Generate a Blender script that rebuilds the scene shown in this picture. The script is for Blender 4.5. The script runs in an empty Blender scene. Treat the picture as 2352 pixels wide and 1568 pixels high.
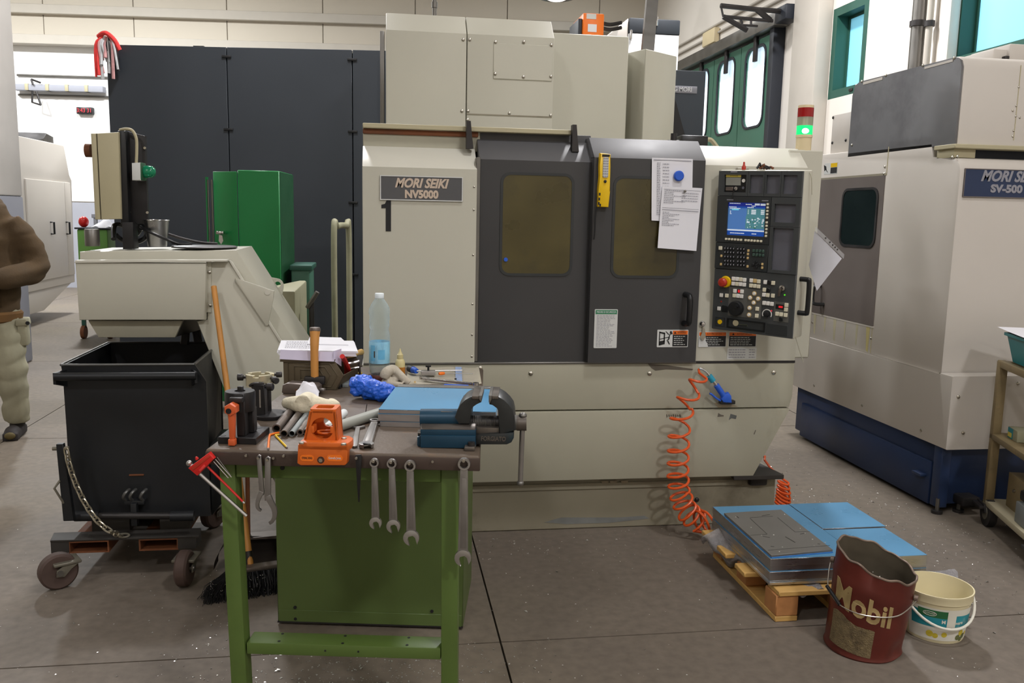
import bpy, bmesh, math, random
from mathutils import Vector as V, Matrix as M4
from math import sin, cos, pi, radians as R
S = bpy.context.scene
COL = S.collection
random.seed(7)

# ------------------------------------------------------------------ camera
F, CX, CY, H = 1977.0, 1176.0, 784.0, 1.5
PSI, TH, RO = R(8.5), R(8.35), R(1.15)
_fh = V((sin(PSI), cos(PSI), 0)); _z = V((0, 0, 1))
FWD = cos(TH)*_fh - sin(TH)*_z
_r0 = V((cos(PSI), -sin(PSI), 0)); _u0 = sin(TH)*_fh + cos(TH)*_z
RT = cos(RO)*_r0 + sin(RO)*_u0
UP = -sin(RO)*_r0 + cos(RO)*_u0
EYE = V((0, 0, H))
cam = bpy.data.cameras.new('camera'); co = bpy.data.objects.new('camera', cam); COL.objects.link(co)
cam.sensor_width = 36.0; cam.lens = 36.0*F/2352.0; cam.clip_start = .05; cam.clip_end = 100
co.matrix_world = M4(((RT.x, UP.x, -FWD.x, 0), (RT.y, UP.y, -FWD.y, 0), (RT.z, UP.z, -FWD.z, H), (0, 0, 0, 1)))
S.camera = co

# ------------------------------------------------------------------ world, lamps, exposure
S.view_settings.view_transform = 'Standard'; S.view_settings.look = 'None'
S.view_settings.gamma = 1.0; S.view_settings.use_curve_mapping = False
S.view_settings.exposure = -1.2
w = bpy.data.worlds.new('world'); S.world = w; w.use_nodes = True
w.node_tree.nodes['Background'].inputs[0].default_value = (.75, .87, 1, 1)
w.node_tree.nodes['Background'].inputs[1].default_value = .9
CEIL = 6.6
LAMPS_AND_FILLS = [(-2.6, -2.7, 330), (2.8, -2.5, 480), (-4.3, 1.6, 90), (1.7, 2.0, 200), (-1.2, 7.2, 420), (-6.2, 6.8, 200), (3.0, 7.6, 700), (-0.4, 11.0, 200), (-4.0, 13.2, 1000), (2.9, 13.6, 130), (-7.4, 3.5, 80), (-7.4, 13.5, 1000)]  # overhead hall lamps mixed with unseen fills added to brighten front faces and walls
for i, (x, y, p) in enumerate(LAMPS_AND_FILLS):
    l = bpy.data.lights.new('hall_lamp_fill', 'AREA'); l.shape = 'DISK'; l.size = .55; l.energy = p
    l.color = (.985, .97, .985) if y < 12 else (.96, .985, 1)  # unseen far left lamps stand in for daylight on the bay wall
    lo = bpy.data.objects.new('hall_lamp_fill', l); COL.objects.link(lo); lo.location = (x, y, CEIL-.78)

def ray(px, py): return FWD + (px-CX)/F*RT - (py-CY)/F*UP
def at(px, py, x=None, y=None, z=None):
    "the point of the photograph's pixel on a plane of the room"
    d = ray(px, py)
    t = y/d.y if y is not None else (z-H)/d.z if z is not None else x/d.x
    return EYE + t*d
def atp(px, py, P, n):
    d = ray(px, py); return EYE + d*((P-EYE).dot(n)/d.dot(n))
def L(v):
    v = v/255.0
    return v/12.92 if v <= .04045 else ((v+.055)/1.055)**2.4
def rgb(r, g, b): return (L(r), L(g), L(b), 1)

# ------------------------------------------------------------------ materials
MATS = {}
def pm(name, c, rough=.5, metal=0., var=.06, sc=5., bump=0., dirt=None, dsc=3., damt=.5, emit=None, es=1., trans=0., ior=1.45, stretch=None, alpha=1., spec=.5, sss=0.):
    """principled material: colour with soft variation, optional stains (dirt colour) and fine relief"""
    m = bpy.data.materials.new(name); m.use_nodes = True; nt = m.node_tree; N = nt.nodes; K = nt.links
    b = N['Principled BSDF']; MATS[name] = m
    c = rgb(*c); b.inputs['Roughness'].default_value = rough; b.inputs['Metallic'].default_value = metal
    b.inputs['IOR'].default_value = ior; b.inputs['Transmission Weight'].default_value = trans; b.inputs['Alpha'].default_value = alpha
    b.inputs['Specular IOR Level'].default_value = spec
    if emit:
        b.inputs['Emission Color'].default_value = rgb(*emit); b.inputs['Emission Strength'].default_value = es
    b.inputs['Base Color'].default_value = c
    if var == 0 and not dirt and not bump: return m
    tc = N.new('ShaderNodeTexCoord'); src = tc.outputs['Object']
    if stretch:
        mp = N.new('ShaderNodeMapping'); mp.inputs['Scale'].default_value = stretch; K.new(src, mp.inputs[0]); src = mp.outputs[0]
    n1 = N.new('ShaderNodeTexNoise'); n1.inputs['Scale'].default_value = sc; n1.inputs['Detail'].default_value = 6; K.new(src, n1.inputs['Vector'])
    mr = N.new('ShaderNodeMapRange'); mr.inputs[1].default_value = .3; mr.inputs[2].default_value = .7
    mr.inputs[3].default_value = 1-var; mr.inputs[4].default_value = 1+var; K.new(n1.outputs[0], mr.inputs[0])
    mx = N.new('ShaderNodeVectorMath'); mx.operation = 'SCALE'; mx.inputs[0].default_value = c[:3]; K.new(mr.outputs[0], mx.inputs['Scale'])
    out = mx.outputs[0]
    if dirt:
        n2 = N.new('ShaderNodeTexNoise'); n2.inputs['Scale'].default_value = dsc; n2.inputs['Detail'].default_value = 9; n2.inputs['Roughness'].default_value = .65
        K.new(src, n2.inputs['Vector'])
        r2 = N.new('ShaderNodeMapRange'); r2.inputs[1].default_value = .72-.3*damt; r2.inputs[2].default_value = .86-.2*damt; r2.inputs[4].default_value = min(1, .35+damt*.6)
        K.new(n2.outputs[0], r2.inputs[0])
        mm = N.new('ShaderNodeMix'); mm.data_type = 'RGBA'; K.new(r2.outputs[0], mm.inputs[0]); K.new(out, mm.inputs[6]); mm.inputs[7].default_value = rgb(*dirt)
        out = mm.outputs[2]
    K.new(out, b.inputs['Base Color'])
    rr = N.new('ShaderNodeMapRange'); rr.inputs[1].default_value = .3; rr.inputs[2].default_value = .7
    rr.inputs[3].default_value = max(.02, rough-.06); rr.inputs[4].default_value = min(1, rough+.08); K.new(n1.outputs[0], rr.inputs[0]); K.new(rr.outputs[0], b.inputs['Roughness'])
    if bump:
        n3 = N.new('ShaderNodeTexNoise'); n3.inputs['Scale'].default_value = sc*9; n3.inputs['Detail'].default_value = 4; K.new(src, n3.inputs['Vector'])
        bp = N.new('ShaderNodeBump'); bp.inputs['Strength'].default_value = bump; bp.inputs['Distance'].default_value = .01; K.new(n3.outputs[0], bp.inputs['Height']); K.new(bp.outputs[0], b.inputs['Normal'])
    return m

# machine paints
pm('cream_paint', (190, 188, 174), .42, var=.035, sc=1.6, dirt=(160, 150, 118), dsc=1.3, damt=.22)
pm('cream_dirty', (166, 163, 146), .45, var=.06, sc=2, dirt=(112, 100, 72), dsc=1.6, damt=.42, stretch=(1, 1, .45))
pm('cream_base', (138, 132, 114), .55, var=.1, sc=2.5, dirt=(78, 68, 52), dsc=2.2, damt=.6)
pm('charcoal_paint', (60, 60, 61), .38, var=.06, sc=2, dirt=(68, 60, 56), dsc=1.2, damt=.3)
pm('charcoal_lit', (88, 88, 90), .55, var=.04, sc=3)  # charcoal door paint lightened: overhead light on the chamfers put into the colour
pm('cream_lightened', (206, 204, 192), .4, var=.03, sc=2)  # lightened cream; on the panel chamfers it paints in their overhead light
pm('beige_white', (196, 190, 182), .42, var=.03, sc=2, dirt=(170, 158, 120), dsc=1.2, damt=.15)
pm('taupe_paint', (108, 100, 96), .4, var=.06, sc=3)
pm('navy_paint', (34, 50, 82), .4, var=.1, sc=3, dirt=(24, 30, 44), dsc=2, damt=.4)
pm('navy_dark', (22, 27, 38), .6, var=.1)
pm('slate_panel', (44, 49, 55), .5, var=.03, sc=1.5)
pm('slate_dark', (34, 38, 46), .5, var=.03)
pm('steel_dull', (120, 118, 114), .42, .85, var=.1, sc=6)
pm('steel_dark', (62, 60, 60), .45, .7, var=.15, sc=8)
pm('black_oxide', (46, 45, 46), .42, .55, var=.15, sc=12)
pm('chrome', (205, 205, 205), .2, 1., var=.04, sc=8)
pm('satin_chrome', (176, 174, 172), .36, .95, var=.06, sc=10)
pm('wrench_steel', (138, 135, 132), .42, .8, var=.08, sc=14)
pm('galvanized', (176, 178, 180), .3, 1., var=.12, sc=7)
pm('bolt_steel', (190, 186, 176), .28, 1., var=0)
pm('bench_top', (92, 80, 68), .5, .15, var=.14, sc=7, bump=.15, dirt=(132, 92, 54), dsc=7, damt=.5)
pm('bench_edge', (72, 60, 54), .4, .2, var=.12, sc=7, dirt=(96, 58, 36), dsc=12, damt=.22)
pm('bench_green', (82, 104, 48), .42, var=.07, sc=4, dirt=(70, 82, 44), dsc=3, damt=.3)
pm('cabinet_green', (84, 102, 54), .4, var=.08, sc=2.5, dirt=(64, 82, 42), dsc=2, damt=.3)
pm('locker_green', (20, 118, 60), .38, var=.03, sc=3)
pm('locker_dark_green', (26, 76, 46), .5, var=.05)
pm('door_green', (62, 106, 88), .5, var=.08, sc=3)
pm('frame_green', (40, 84, 72), .45, var=.06)
pm('leaf_green', (104, 158, 70), .5, var=.04)
pm('plaster', (222, 216, 207), .85, var=.02, sc=1.2)
pm('precast', (196, 188, 174), .85, var=.03, sc=.8)
pm('precast_white', (226, 226, 226), .8, var=.02, sc=.8)
pm('beam_grey', (184, 178, 168), .85, var=.03)
pm('wall_grey', (158, 160, 170), .8, var=.03)
pm('column_paint', (200, 196, 190), .8, var=.03)
pm('column_grey', (140, 142, 150), .7, var=.03)
pm('ceiling_paint', (206, 200, 188), .9, var=.02)
pm('black_plastic', (26, 27, 29), .35, var=.06)
pm('rubber', (36, 34, 33), .7, var=.1)
pm('panel_grey', (64, 67, 68), .5, var=.05, sc=9)
pm('panel_dark', (46, 49, 50), .45, var=.05)
pm('panel_recess', (96, 97, 106), .5, var=.05, sc=20)
pm('panel_mid', (92, 92, 88), .5, var=.04)
pm('key_cream', (226, 220, 196), .45, var=.02)
pm('key_white', (236, 234, 228), .4, var=0)
pm('key_black', (24, 26, 28), .35, var=0)
pm('key_tan', (206, 178, 124), .45, var=0)
pm('key_green', (60, 84, 74), .45, var=0)
pm('yellow_plastic', (232, 190, 20), .35, var=.03)
pm('tool_yellow', (222, 186, 34), .4, var=.04)
pm('red_plastic', (176, 48, 32), .35, var=.03)
pm('tool_red', (198, 34, 30), .3, var=.03)
pm('orange_paint', (206, 98, 30), .42, var=.06, sc=6, dirt=(128, 74, 34), dsc=9, damt=.28)
pm('orange_lever', (206, 94, 50), .4, var=.04)
pm('orange_plastic', (240, 120, 30), .4, var=.03)
pm('hose_orange', (226, 92, 36), .32, var=.03, trans=.15)
pm('tool_blue', (40, 92, 200), .38, var=.04)
pm('teal_plastic', (44, 150, 180), .4, var=.03)
pm('film_blue', (88, 146, 186), .3, .1, var=.05, sc=3)
pm('film_edge', (60, 128, 206), .4, var=.05)
pm('aluminium', (186, 186, 188), .3, .95, var=.1, sc=3, stretch=(1, 1, 14))
pm('aluminium_dull', (168, 164, 162), .42, .7, var=.12, sc=6, stretch=(1, 1, 10))
pm('plate_steel', (132, 130, 126), .5, .55, var=.06, sc=7)
pm('paper', (226, 226, 232), .85, var=.015)
pm('paper_lilac', (206, 200, 222), .85, var=.03)
pm('ink', (84, 84, 92), .8, var=0)
pm('ink_soft', (150, 150, 158), .8, var=0)
pm('ink_black', (26, 26, 28), .6, var=0)
pm('sticker_white', (206, 208, 206), .5, var=.03)
pm('sticker_orange', (220, 104, 22), .5, var=.08, sc=20)
pm('sticker_green', (40, 124, 84), .5, var=.04)
pm('sticker_yellow', (226, 206, 90), .5, var=.04)
pm('letter_cream', (196, 178, 160), .5, var=.02)
pm('letter_grey', (142, 142, 150), .5, var=.02)
pm('letter_white', (220, 222, 226), .5, var=0)
pm('plate_grey', (82, 82, 84), .45, var=.04)
pm('skip_black', (33, 35, 38), .42, .25, var=.16, sc=4, dirt=(54, 54, 54), dsc=3, damt=.3)
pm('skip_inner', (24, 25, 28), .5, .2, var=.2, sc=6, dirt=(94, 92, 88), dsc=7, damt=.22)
pm('skip_edge', (92, 92, 90), .35, .6, var=.2, sc=9)
pm('trolley_dark', (58, 55, 52), .6, .2, var=.15, sc=7, dirt=(92, 66, 44), dsc=6, damt=.25)
pm('rust_brown', (112, 66, 38), .7, var=.2, sc=10)
pm('wheel_red', (78, 62, 56), .65, var=.15, sc=9)
pm('caster_grey', (116, 112, 100), .5, .4, var=.1, sc=9)
pm('chain_steel', (184, 178, 160), .3, .9, var=.08, sc=30)
pm('wood_handle', (192, 134, 66), .5, var=.14, sc=5, stretch=(5, 5, .6))
pm('wood_dark', (150, 100, 56), .55, var=.2, sc=7, stretch=(6, 6, .7))
pm('pine', (206, 164, 96), .6, var=.12, sc=6, stretch=(1, 6, 6))
pm('pine_end', (184, 128, 78), .65, var=.14, sc=20)
pm('cotton', (222, 214, 190), .95, var=.06, sc=14, bump=.25, dirt=(186, 174, 140), dsc=12, damt=.3)
pm('cotton_grey', (184, 176, 160), .95, var=.1, sc=14, bump=.25, dirt=(130, 126, 116), dsc=9, damt=.35)
pm('cloth_mat', (234, 228, 210), .9, var=.04, sc=10, bump=.1)
pm('blue_bag', (10, 92, 214), .16, var=.16, sc=22, bump=.3, spec=.9)
pm('bubble_wrap', (214, 212, 216), .25, var=.1, sc=40, bump=.8, spec=.8, alpha=.82)
pm('hoodie', (78, 62, 42), .95, var=.12, sc=9, bump=.15)
pm('hoodie_cuff', (112, 82, 48), .95, var=.1, sc=20)
pm('trousers', (156, 152, 130), .9, var=.12, sc=5, bump=.12)
pm('boot', (50, 46, 46), .7, var=.15)
pm('boot_toe', (96, 84, 50), .6, var=.1)
pm('skin', (196, 148, 122), .55, var=.04, sc=8)
pm('hair', (48, 38, 32), .7, var=.1)
pm('steel_box', (98, 88, 70), .5, .3, var=.16, sc=8, dirt=(74, 52, 30), dsc=6, damt=.5)
pm('vise_blue', (26, 62, 84), .38, .15, var=.12, sc=9, dirt=(66, 70, 70), dsc=14, damt=.4)
pm('vise_jaw', (52, 54, 54), .42, .45, var=.18, sc=12, dirt=(36, 66, 78), dsc=9, damt=.5)
pm('ring_brass', (196, 188, 160), .32, .55, var=.05, sc=9)
pm('vise_bare', (104, 98, 92), .4, .7, var=.15, sc=14)
pm('pipe_brown', (112, 102, 96), .4, .6, var=.1, sc=12)
pm('pipe_grey', (136, 142, 142), .45, .3, var=.08, sc=12)
pm('pvc_grey', (150, 152, 144), .5, var=.06, sc=12)
pm('pvc_white', (206, 210, 210), .5, var=.04)
pm('pipe_bore', (16, 14, 13), .8, var=0)
pm('bucket_red', (92, 36, 28), .36, .1, var=.22, sc=6, dirt=(48, 26, 22), dsc=4, damt=.5)
pm('bucket_inner', (98, 90, 76), .5, .35, var=.25, sc=7, dirt=(44, 40, 34), dsc=4, damt=.5)
pm('bucket_rim', (128, 112, 100), .4, .5, var=.2, sc=14)
pm('bucket_label', (120, 104, 74), .7, var=.3, sc=22, bump=.6, dirt=(56, 44, 30), dsc=20, damt=.8)
pm('bucket_letter', (158, 136, 92), .6, var=.2, sc=22, dirt=(92, 40, 30), dsc=26, damt=.35)
pm('pail_white', (216, 206, 170), .5, var=.05, sc=6, dirt=(160, 144, 96), dsc=9, damt=.4)
pm('pail_label_white', (220, 218, 206), .55, var=.04, sc=10, dirt=(170, 166, 150), dsc=12, damt=.4)
pm('pail_teal', (40, 142, 156), .5, var=.08, sc=10, dirt=(214, 214, 204), dsc=11, damt=.42)
pm('pail_green', (40, 104, 62), .5, var=.08, dirt=(214, 214, 204), dsc=16, damt=.3)
pm('lemon', (206, 188, 60), .5, var=.2, sc=30)
pm('olive', (96, 102, 60), .5, var=.2, sc=30)
pm('cart_paint', (128, 112, 80), .55, var=.2, sc=9, dirt=(78, 56, 36), dsc=8, damt=.5)
pm('cart_light', (172, 164, 138), .55, var=.1, sc=9)
pm('teal_crate', (24, 116, 120), .42, var=.05)
pm('control_beige', (178, 170, 140), .5, var=.04, sc=4)
pm('hoop_paint', (150, 148, 122), .5, var=.1, sc=9)
pm('amber_lens', (206, 170, 96), .3, var=0, trans=.4)
pm('red_lens', (160, 20, 24), .2, var=.05, trans=.2, emit=(150, 20, 24), es=.12)
pm('clear_lens', (196, 190, 170), .2, var=0, trans=.5)
pm('green_lens_lit', (20, 200, 110), .2, var=0, emit=(20, 235, 120), es=2.2)
pm('green_bulb_lit', (230, 255, 240), .2, var=0, emit=(225, 255, 240), es=5)
pm('green_dome', (20, 138, 96), .15, var=.05, trans=.25)
pm('tower_cream', (220, 204, 166), .4, var=.03)
pm('window_glow', (200, 225, 240), .4, var=0, emit=(206, 228, 246), es=1.7)
pm('window_glow_low', (220, 235, 245), .4, var=0, emit=(240, 246, 255), es=3.2)
pm('window_blue', (140, 210, 235), .12, var=0, emit=(130, 210, 238), es=.95)
pm('lamp_glow', (255, 250, 240), .4, var=0, emit=(255, 246, 232), es=9)
pm('led_red', (190, 20, 24), .4, var=0, emit=(235, 40, 46), es=1.3)
pm('led_red_soft', (190, 50, 60), .4, var=0, emit=(225, 70, 84), es=.9)
pm('led_green', (90, 220, 40), .4, var=0, emit=(90, 230, 40), es=1.2)
pm('screen_blue', (30, 60, 150), .25, var=0, emit=(112, 168, 222), es=.8)
pm('screen_navy', (20, 30, 110), .25, var=0, emit=(36, 58, 176), es=.75)
pm('screen_mid', (20, 30, 110), .25, var=0, emit=(40, 110, 216), es=.75)
pm('screen_teal', (60, 120, 120), .25, var=0, emit=(104, 160, 178), es=.75)
pm('screen_text', (220, 230, 240), .25, var=0, emit=(226, 238, 250), es=.85)
pm('screen_cyan', (120, 230, 250), .25, var=0, emit=(120, 226, 250), es=.9)
pm('screen_green', (40, 100, 60), .25, var=0, emit=(60, 132, 96), es=.6)
pm('strap_red', (214, 60, 58), .8, var=.15, sc=20)
pm('strap_pink', (200, 150, 150), .8, var=.2, sc=20)
pm('strap_white', (190, 192, 194), .8, var=.15, sc=20)
pm('bristle', (44, 44, 46), .5, .3, var=.4, sc=40)
pm('swarf', (190, 190, 192), .25, .9, var=.2, sc=60)
pm('dustpan', (52, 46, 42), .5, .3, var=.2, sc=8, dirt=(96, 72, 54), dsc=6, damt=.3)
pm('chip_white', (214, 212, 206), .3, .6, var=.1, sc=60)
pm('bottle_cap', (226, 236, 240), .4, var=0)
pm('bottle_label', (150, 208, 236), .35, var=.14, sc=26)
pm('bottle_label_blue', (110, 186, 226), .35, var=.1, sc=26)
pm('oiler', (226, 214, 160), .4, var=.03, trans=.25)
pm('oil', (192, 124, 40), .35, var=.05, trans=.2)
pm('puck', (92, 52, 46), .55, var=.1)
pm('glass_oily', (76, 68, 34), .3, var=.3, sc=2.6, dirt=(48, 44, 30), dsc=1.9, damt=.8, spec=.6)
pm('glass_dark', (24, 36, 36), .2, var=.2, sc=3, dirt=(50, 64, 56), dsc=2, damt=.3)
pm('hood_film', (112, 112, 114), .42, .5, var=.22, sc=1.5, dirt=(72, 70, 74), dsc=1.3, damt=.9)

def clear_plastic(name, tint, fac, rough=.08):
    "thin clear plastic: mostly see-through with glossy highlights"
    m = bpy.data.materials.new(name); m.use_nodes = True; nt = m.node_tree; N = nt.nodes; K = nt.links; MATS[name] = m
    b = N['Principled BSDF']; b.inputs['Base Color'].default_value = rgb(*tint); b.inputs['Roughness'].default_value = rough; b.inputs['Specular IOR Level'].default_value = .8
    t = N.new('ShaderNodeBsdfTransparent'); t.inputs[0].default_value = (.93, .97, .98, 1)
    lw = N.new('ShaderNodeLayerWeight'); lw.inputs[0].default_value = .35
    mr = N.new('ShaderNodeMapRange'); mr.inputs[3].default_value = fac; mr.inputs[4].default_value = min(1, fac+.6); K.new(lw.outputs['Facing'], mr.inputs[0])
    mx = N.new('ShaderNodeMixShader'); K.new(mr.outputs[0], mx.inputs[0]); K.new(t.outputs[0], mx.inputs[1]); K.new(b.outputs[0], mx.inputs[2])
    K.new(mx.outputs[0], N['Material Output'].inputs[0])
clear_plastic('bottle_clear', (206, 226, 232), .07, .04)
clear_plastic('sleeve_clear', (222, 222, 226), .45, .2)

def floor_mat(name, base):
    m = pm(name, base, .62, var=.1, sc=1.1, bump=.1, dirt=(72, 66, 61), dsc=.9, damt=.32)
    nt = m.node_tree; N = nt.nodes; K = nt.links
    b = N['Principled BSDF']; prev = b.inputs['Base Color'].links[0].from_socket
    tc = N.new('ShaderNodeTexCoord')
    n = N.new('ShaderNodeTexNoise'); n.inputs['Scale'].default_value = .55; n.inputs['Detail'].default_value = 5; K.new(tc.outputs['Object'], n.inputs['Vector'])
    r = N.new('ShaderNodeMapRange'); r.inputs[1].default_value = .45; r.inputs[2].default_value = .62; r.inputs[4].default_value = .4; K.new(n.outputs[0], r.inputs[0])
    mm = N.new('ShaderNodeMix'); mm.data_type = 'RGBA'; K.new(r.outputs[0], mm.inputs[0]); K.new(prev, mm.inputs[6]); mm.inputs[7].default_value = rgb(112, 102, 84)
    n2 = N.new('ShaderNodeTexNoise'); n2.inputs['Scale'].default_value = 26; n2.inputs['Detail'].default_value = 6; K.new(tc.outputs['Object'], n2.inputs['Vector'])
    r2 = N.new('ShaderNodeMapRange'); r2.inputs[1].default_value = .3; r2.inputs[2].default_value = .7; r2.inputs[3].default_value = .86; r2.inputs[4].default_value = 1.14; K.new(n2.outputs[0], r2.inputs[0])
    sc = N.new('ShaderNodeVectorMath'); sc.operation = 'SCALE'; K.new(mm.outputs[2], sc.inputs[0]); K.new(r2.outputs[0], sc.inputs['Scale'])
    K.new(sc.outputs[0], b.inputs['Base Color'])
floor_mat('concrete', (108, 99, 89))

# ------------------------------------------------------------------ mesh builder
class MB:
    def __init__(s, T=None): s.bm = bmesh.new(); s.T = T or M4()
    def _v(s, p): return s.bm.verts.new(s.T @ V(p))
    def hexa(s, p, bev=0, seg=2):
        "p: bottom 4 then top 4, both counter-clockwise from above"
        v = [s._v(q) for q in p]
        fs = [(3, 2, 1, 0), (4, 5, 6, 7), (0, 1, 5, 4), (1, 2, 6, 5), (2, 3, 7, 6), (3, 0, 4, 7)]
        ff = [s.bm.faces.new([v[i] for i in f]) for f in fs]
        if bev:
            es = list({e for f in ff for e in f.edges})
            bmesh.ops.bevel(s.bm, geom=es, offset=bev, segments=seg, affect='EDGES', profile=.5, clamp_overlap=True)
        return s
    def box(s, a, b, bev=0, seg=2):
        x0, x1 = sorted((a[0], b[0])); y0, y1 = sorted((a[1], b[1])); z0, z1 = sorted((a[2], b[2]))
        return s.hexa([(x0, y0, z0), (x1, y0, z0), (x1, y1, z0), (x0, y1, z0), (x0, y0, z1), (x1, y0, z1), (x1, y1, z1), (x0, y1, z1)], bev, seg)
    def prism(s, pts, ax, a, b, bev=0, hole=None):
        "polygon pts in the plane across axis ax ('x': (y,z), 'y': (x,z), 'z': (x,y)) swept from a to b; hole: same number of points"
        def P(q, t): return (t, q[0], q[1]) if ax == 'x' else (q[0], t, q[1]) if ax == 'y' else (q[0], q[1], t)
        n = len(pts)
        A = [s._v(P(q, a)) for q in pts]; B = [s._v(P(q, b)) for q in pts]
        fs = []
        for i in range(n): fs.append(s.bm.faces.new((A[i], A[(i+1) % n], B[(i+1) % n], B[i])))
        if hole:
            A2 = [s._v(P(q, a)) for q in hole]; B2 = [s._v(P(q, b)) for q in hole]
            for i in range(n):
                j = (i+1) % n
                for f in ((A2[i], A2[j], A[j], A[i]), (B[i], B[j], B2[j], B2[i]), (B2[i], B2[j], A2[j], A2[i])): fs.append(s.bm.faces.new(f))
        else:
            fs.append(s.bm.faces.new(A[::-1])); fs.append(s.bm.faces.new(B))
        if bev:
            es = [e for f in fs[-2:] for e in f.edges]
            bmesh.ops.bevel(s.bm, geom=list(set(es)), offset=bev, segments=2, affect='EDGES', profile=.5, clamp_overlap=True)
        return s
    def _frame(s, d):
        d = V(d).normalized(); a = V((0, 0, 1)) if abs(d.z) < .9 else V((1, 0, 0))
        u = d.cross(a).normalized(); return u, d.cross(u).normalized()
    def cyl(s, p, q, r, r2=None, n=16, cap=True):
        p, q = V(p), V(q); r2 = r if r2 is None else r2; u, w = s._frame(q-p)
        A = [s._v(p+(u*cos(2*pi*i/n)+w*sin(2*pi*i/n))*r) for i in range(n)]
        B = [s._v(q+(u*cos(2*pi*i/n)+w*sin(2*pi*i/n))*r2) for i in range(n)]
        for i in range(n): s.bm.faces.new((A[i], A[(i+1) % n], B[(i+1) % n], B[i]))
        if cap: s.bm.faces.new(A[::-1]); s.bm.faces.new(B)
        return s
    def pipe(s, p, q, r, ri, n=20):
        "hollow tube"
        return s.lathe([(ri, 0), (r, 0), (r, (V(q)-V(p)).length), (ri, (V(q)-V(p)).length), (ri, 0)], p, q, n)
    def lathe(s, prof, p, q=None, n=24, deform=None, close=False):
        "profile (radius, height) turned about the axis from p towards q"
        p = V(p); d = (V(q)-p).normalized() if q is not None else V((0, 0, 1)); u, w = s._frame(d)
        rings = []
        for r, h in prof:
            ring = []
            for i in range(n):
                a = 2*pi*i/n; rr, hh = (r, h) if deform is None else deform(r, h, a)
                ring.append(s._v(p+d*hh+(u*cos(a)+w*sin(a))*rr))
            rings.append(ring)
        for A, B in zip(rings, rings[1:]):
            for i in range(n): s.bm.faces.new((A[i], A[(i+1) % n], B[(i+1) % n], B[i]))
        if prof[0][0] > 1e-6 and prof[0] != prof[-1]: s.bm.faces.new(rings[0][::-1])
        if prof[-1][0] > 1e-6 and close: s.bm.faces.new(rings[-1])
        return s
    def tube(s, pts, r, n=8, closed=False, radii=None):
        pts = [V(p) for p in pts]; m = len(pts); rings = []; u = None
        for i, p in enumerate(pts):
            a = pts[(i-1) % m] if (i or closed) else p; b = pts[(i+1) % m] if (i < m-1 or closed) else p
            d = (b-a).normalized()
            if u is None: u, _ = s._frame(d)
            u = (u-d*u.dot(d)).normalized(); w = d.cross(u); rr = radii[i] if radii else r
            rings.append([s._v(p+(u*cos(2*pi*k/n)+w*sin(2*pi*k/n))*rr) for k in range(n)])
        rng = range(m if closed else m-1)
        for i in rng:
            A, B = rings[i], rings[(i+1) % m]
            for k in range(n): s.bm.faces.new((A[k], A[(k+1) % n], B[(k+1) % n], B[k]))
        if not closed: s.bm.faces.new(rings[0][::-1]); s.bm.faces.new(rings[-1])
        return s
    def ball(s, c, r, sc=(1, 1, 1), n=16, half=False):
        r0 = bmesh.ops.create_uvsphere(s.bm, u_segments=n, v_segments=max(6, n//2), radius=r)
        for v in r0['verts']:
            v.co = s.T @ (V(c)+V((v.co.x*sc[0], v.co.y*sc[1], v.co.z*sc[2])))
        return s
    def sheet(s, fn, nu, nv, th=.0):
        "fn(u,v) -> point, u,v in 0..1; th: thickness along local normal estimate"
        g = [[s._v(fn(i/nu, j/nv)) for j in range(nv+1)] for i in range(nu+1)]
        fs = [s.bm.faces.new((g[i][j], g[i+1][j], g[i+1][j+1], g[i][j+1])) for i in range(nu) for j in range(nv)]
        if th > .0015: bmesh.ops.solidify(s.bm, geom=fs, thickness=th)
        return s
    def poly(s, pts):
        s.bm.faces.new([s._v(p) for p in pts]); return s
    def build(s, name, mat, parent=None, org=None, smooth=40, **props):
        bm = s.bm; bmesh.ops.recalc_face_normals(bm, faces=bm.faces)
        if parent is not None: W = WORLD[parent.name]
        else:
            if org is None:
                zs = [v.co for v in bm.verts]; org = (sum(v.x for v in zs)/len(zs), sum(v.y for v in zs)/len(zs), min(v.z for v in zs))
            W = M4.Translation(V(org))
        bm.transform(W.inverted())
        me = bpy.data.meshes.new(name); bm.to_mesh(me); bm.free()
        me.materials.append(MATS[mat])
        for p in me.polygons: p.use_smooth = True
        me.set_sharp_from_angle(angle=R(smooth))
        o = bpy.data.objects.new(name, me); COL.objects.link(o)
        if parent is not None: o.parent = parent
        else: o.matrix_world = W
        WORLD[o.name] = W
        for k, v in props.items(): o[k] = v
        return o
WORLD = {}
def thing(name, label, cat, loc, group=None):
    o = bpy.data.objects.new(name, None); COL.objects.link(o); o.location = loc; o.empty_display_size = .1
    WORLD[o.name] = M4.Translation(V(loc)); o['label'] = label; o['category'] = cat
    if group: o['group'] = group
    return o
def tag(o, label, cat, group=None):
    o['label'] = label; o['category'] = cat
    if group: o['group'] = group
    return o
def struct(o): o['kind'] = 'structure'; return o
def dup(o, W, parent=None, label=None, group=None):
    "copy of a thing with copies of its parts and sub-parts; W = world matrix of the copy"
    c = o.copy(); COL.objects.link(c)
    if parent is not None: c.parent = parent; c.matrix_basis = o.matrix_basis
    else: c.matrix_world = W
    WORLD[c.name] = W
    if label: c['label'] = label
    if group: c['group'] = group
    for ch in list(o.children): dup(ch, W, c)
    return c
def frame(o, ex, ey, ez): return M4(((ex[0], ey[0], ez[0], o[0]), (ex[1], ey[1], ez[1], o[1]), (ex[2], ey[2], ez[2], o[2]), (0, 0, 0, 1)))
def rotz(p, deg): return M4.Translation(V(p)) @ M4.Rotation(R(deg), 4, 'Z')
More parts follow.
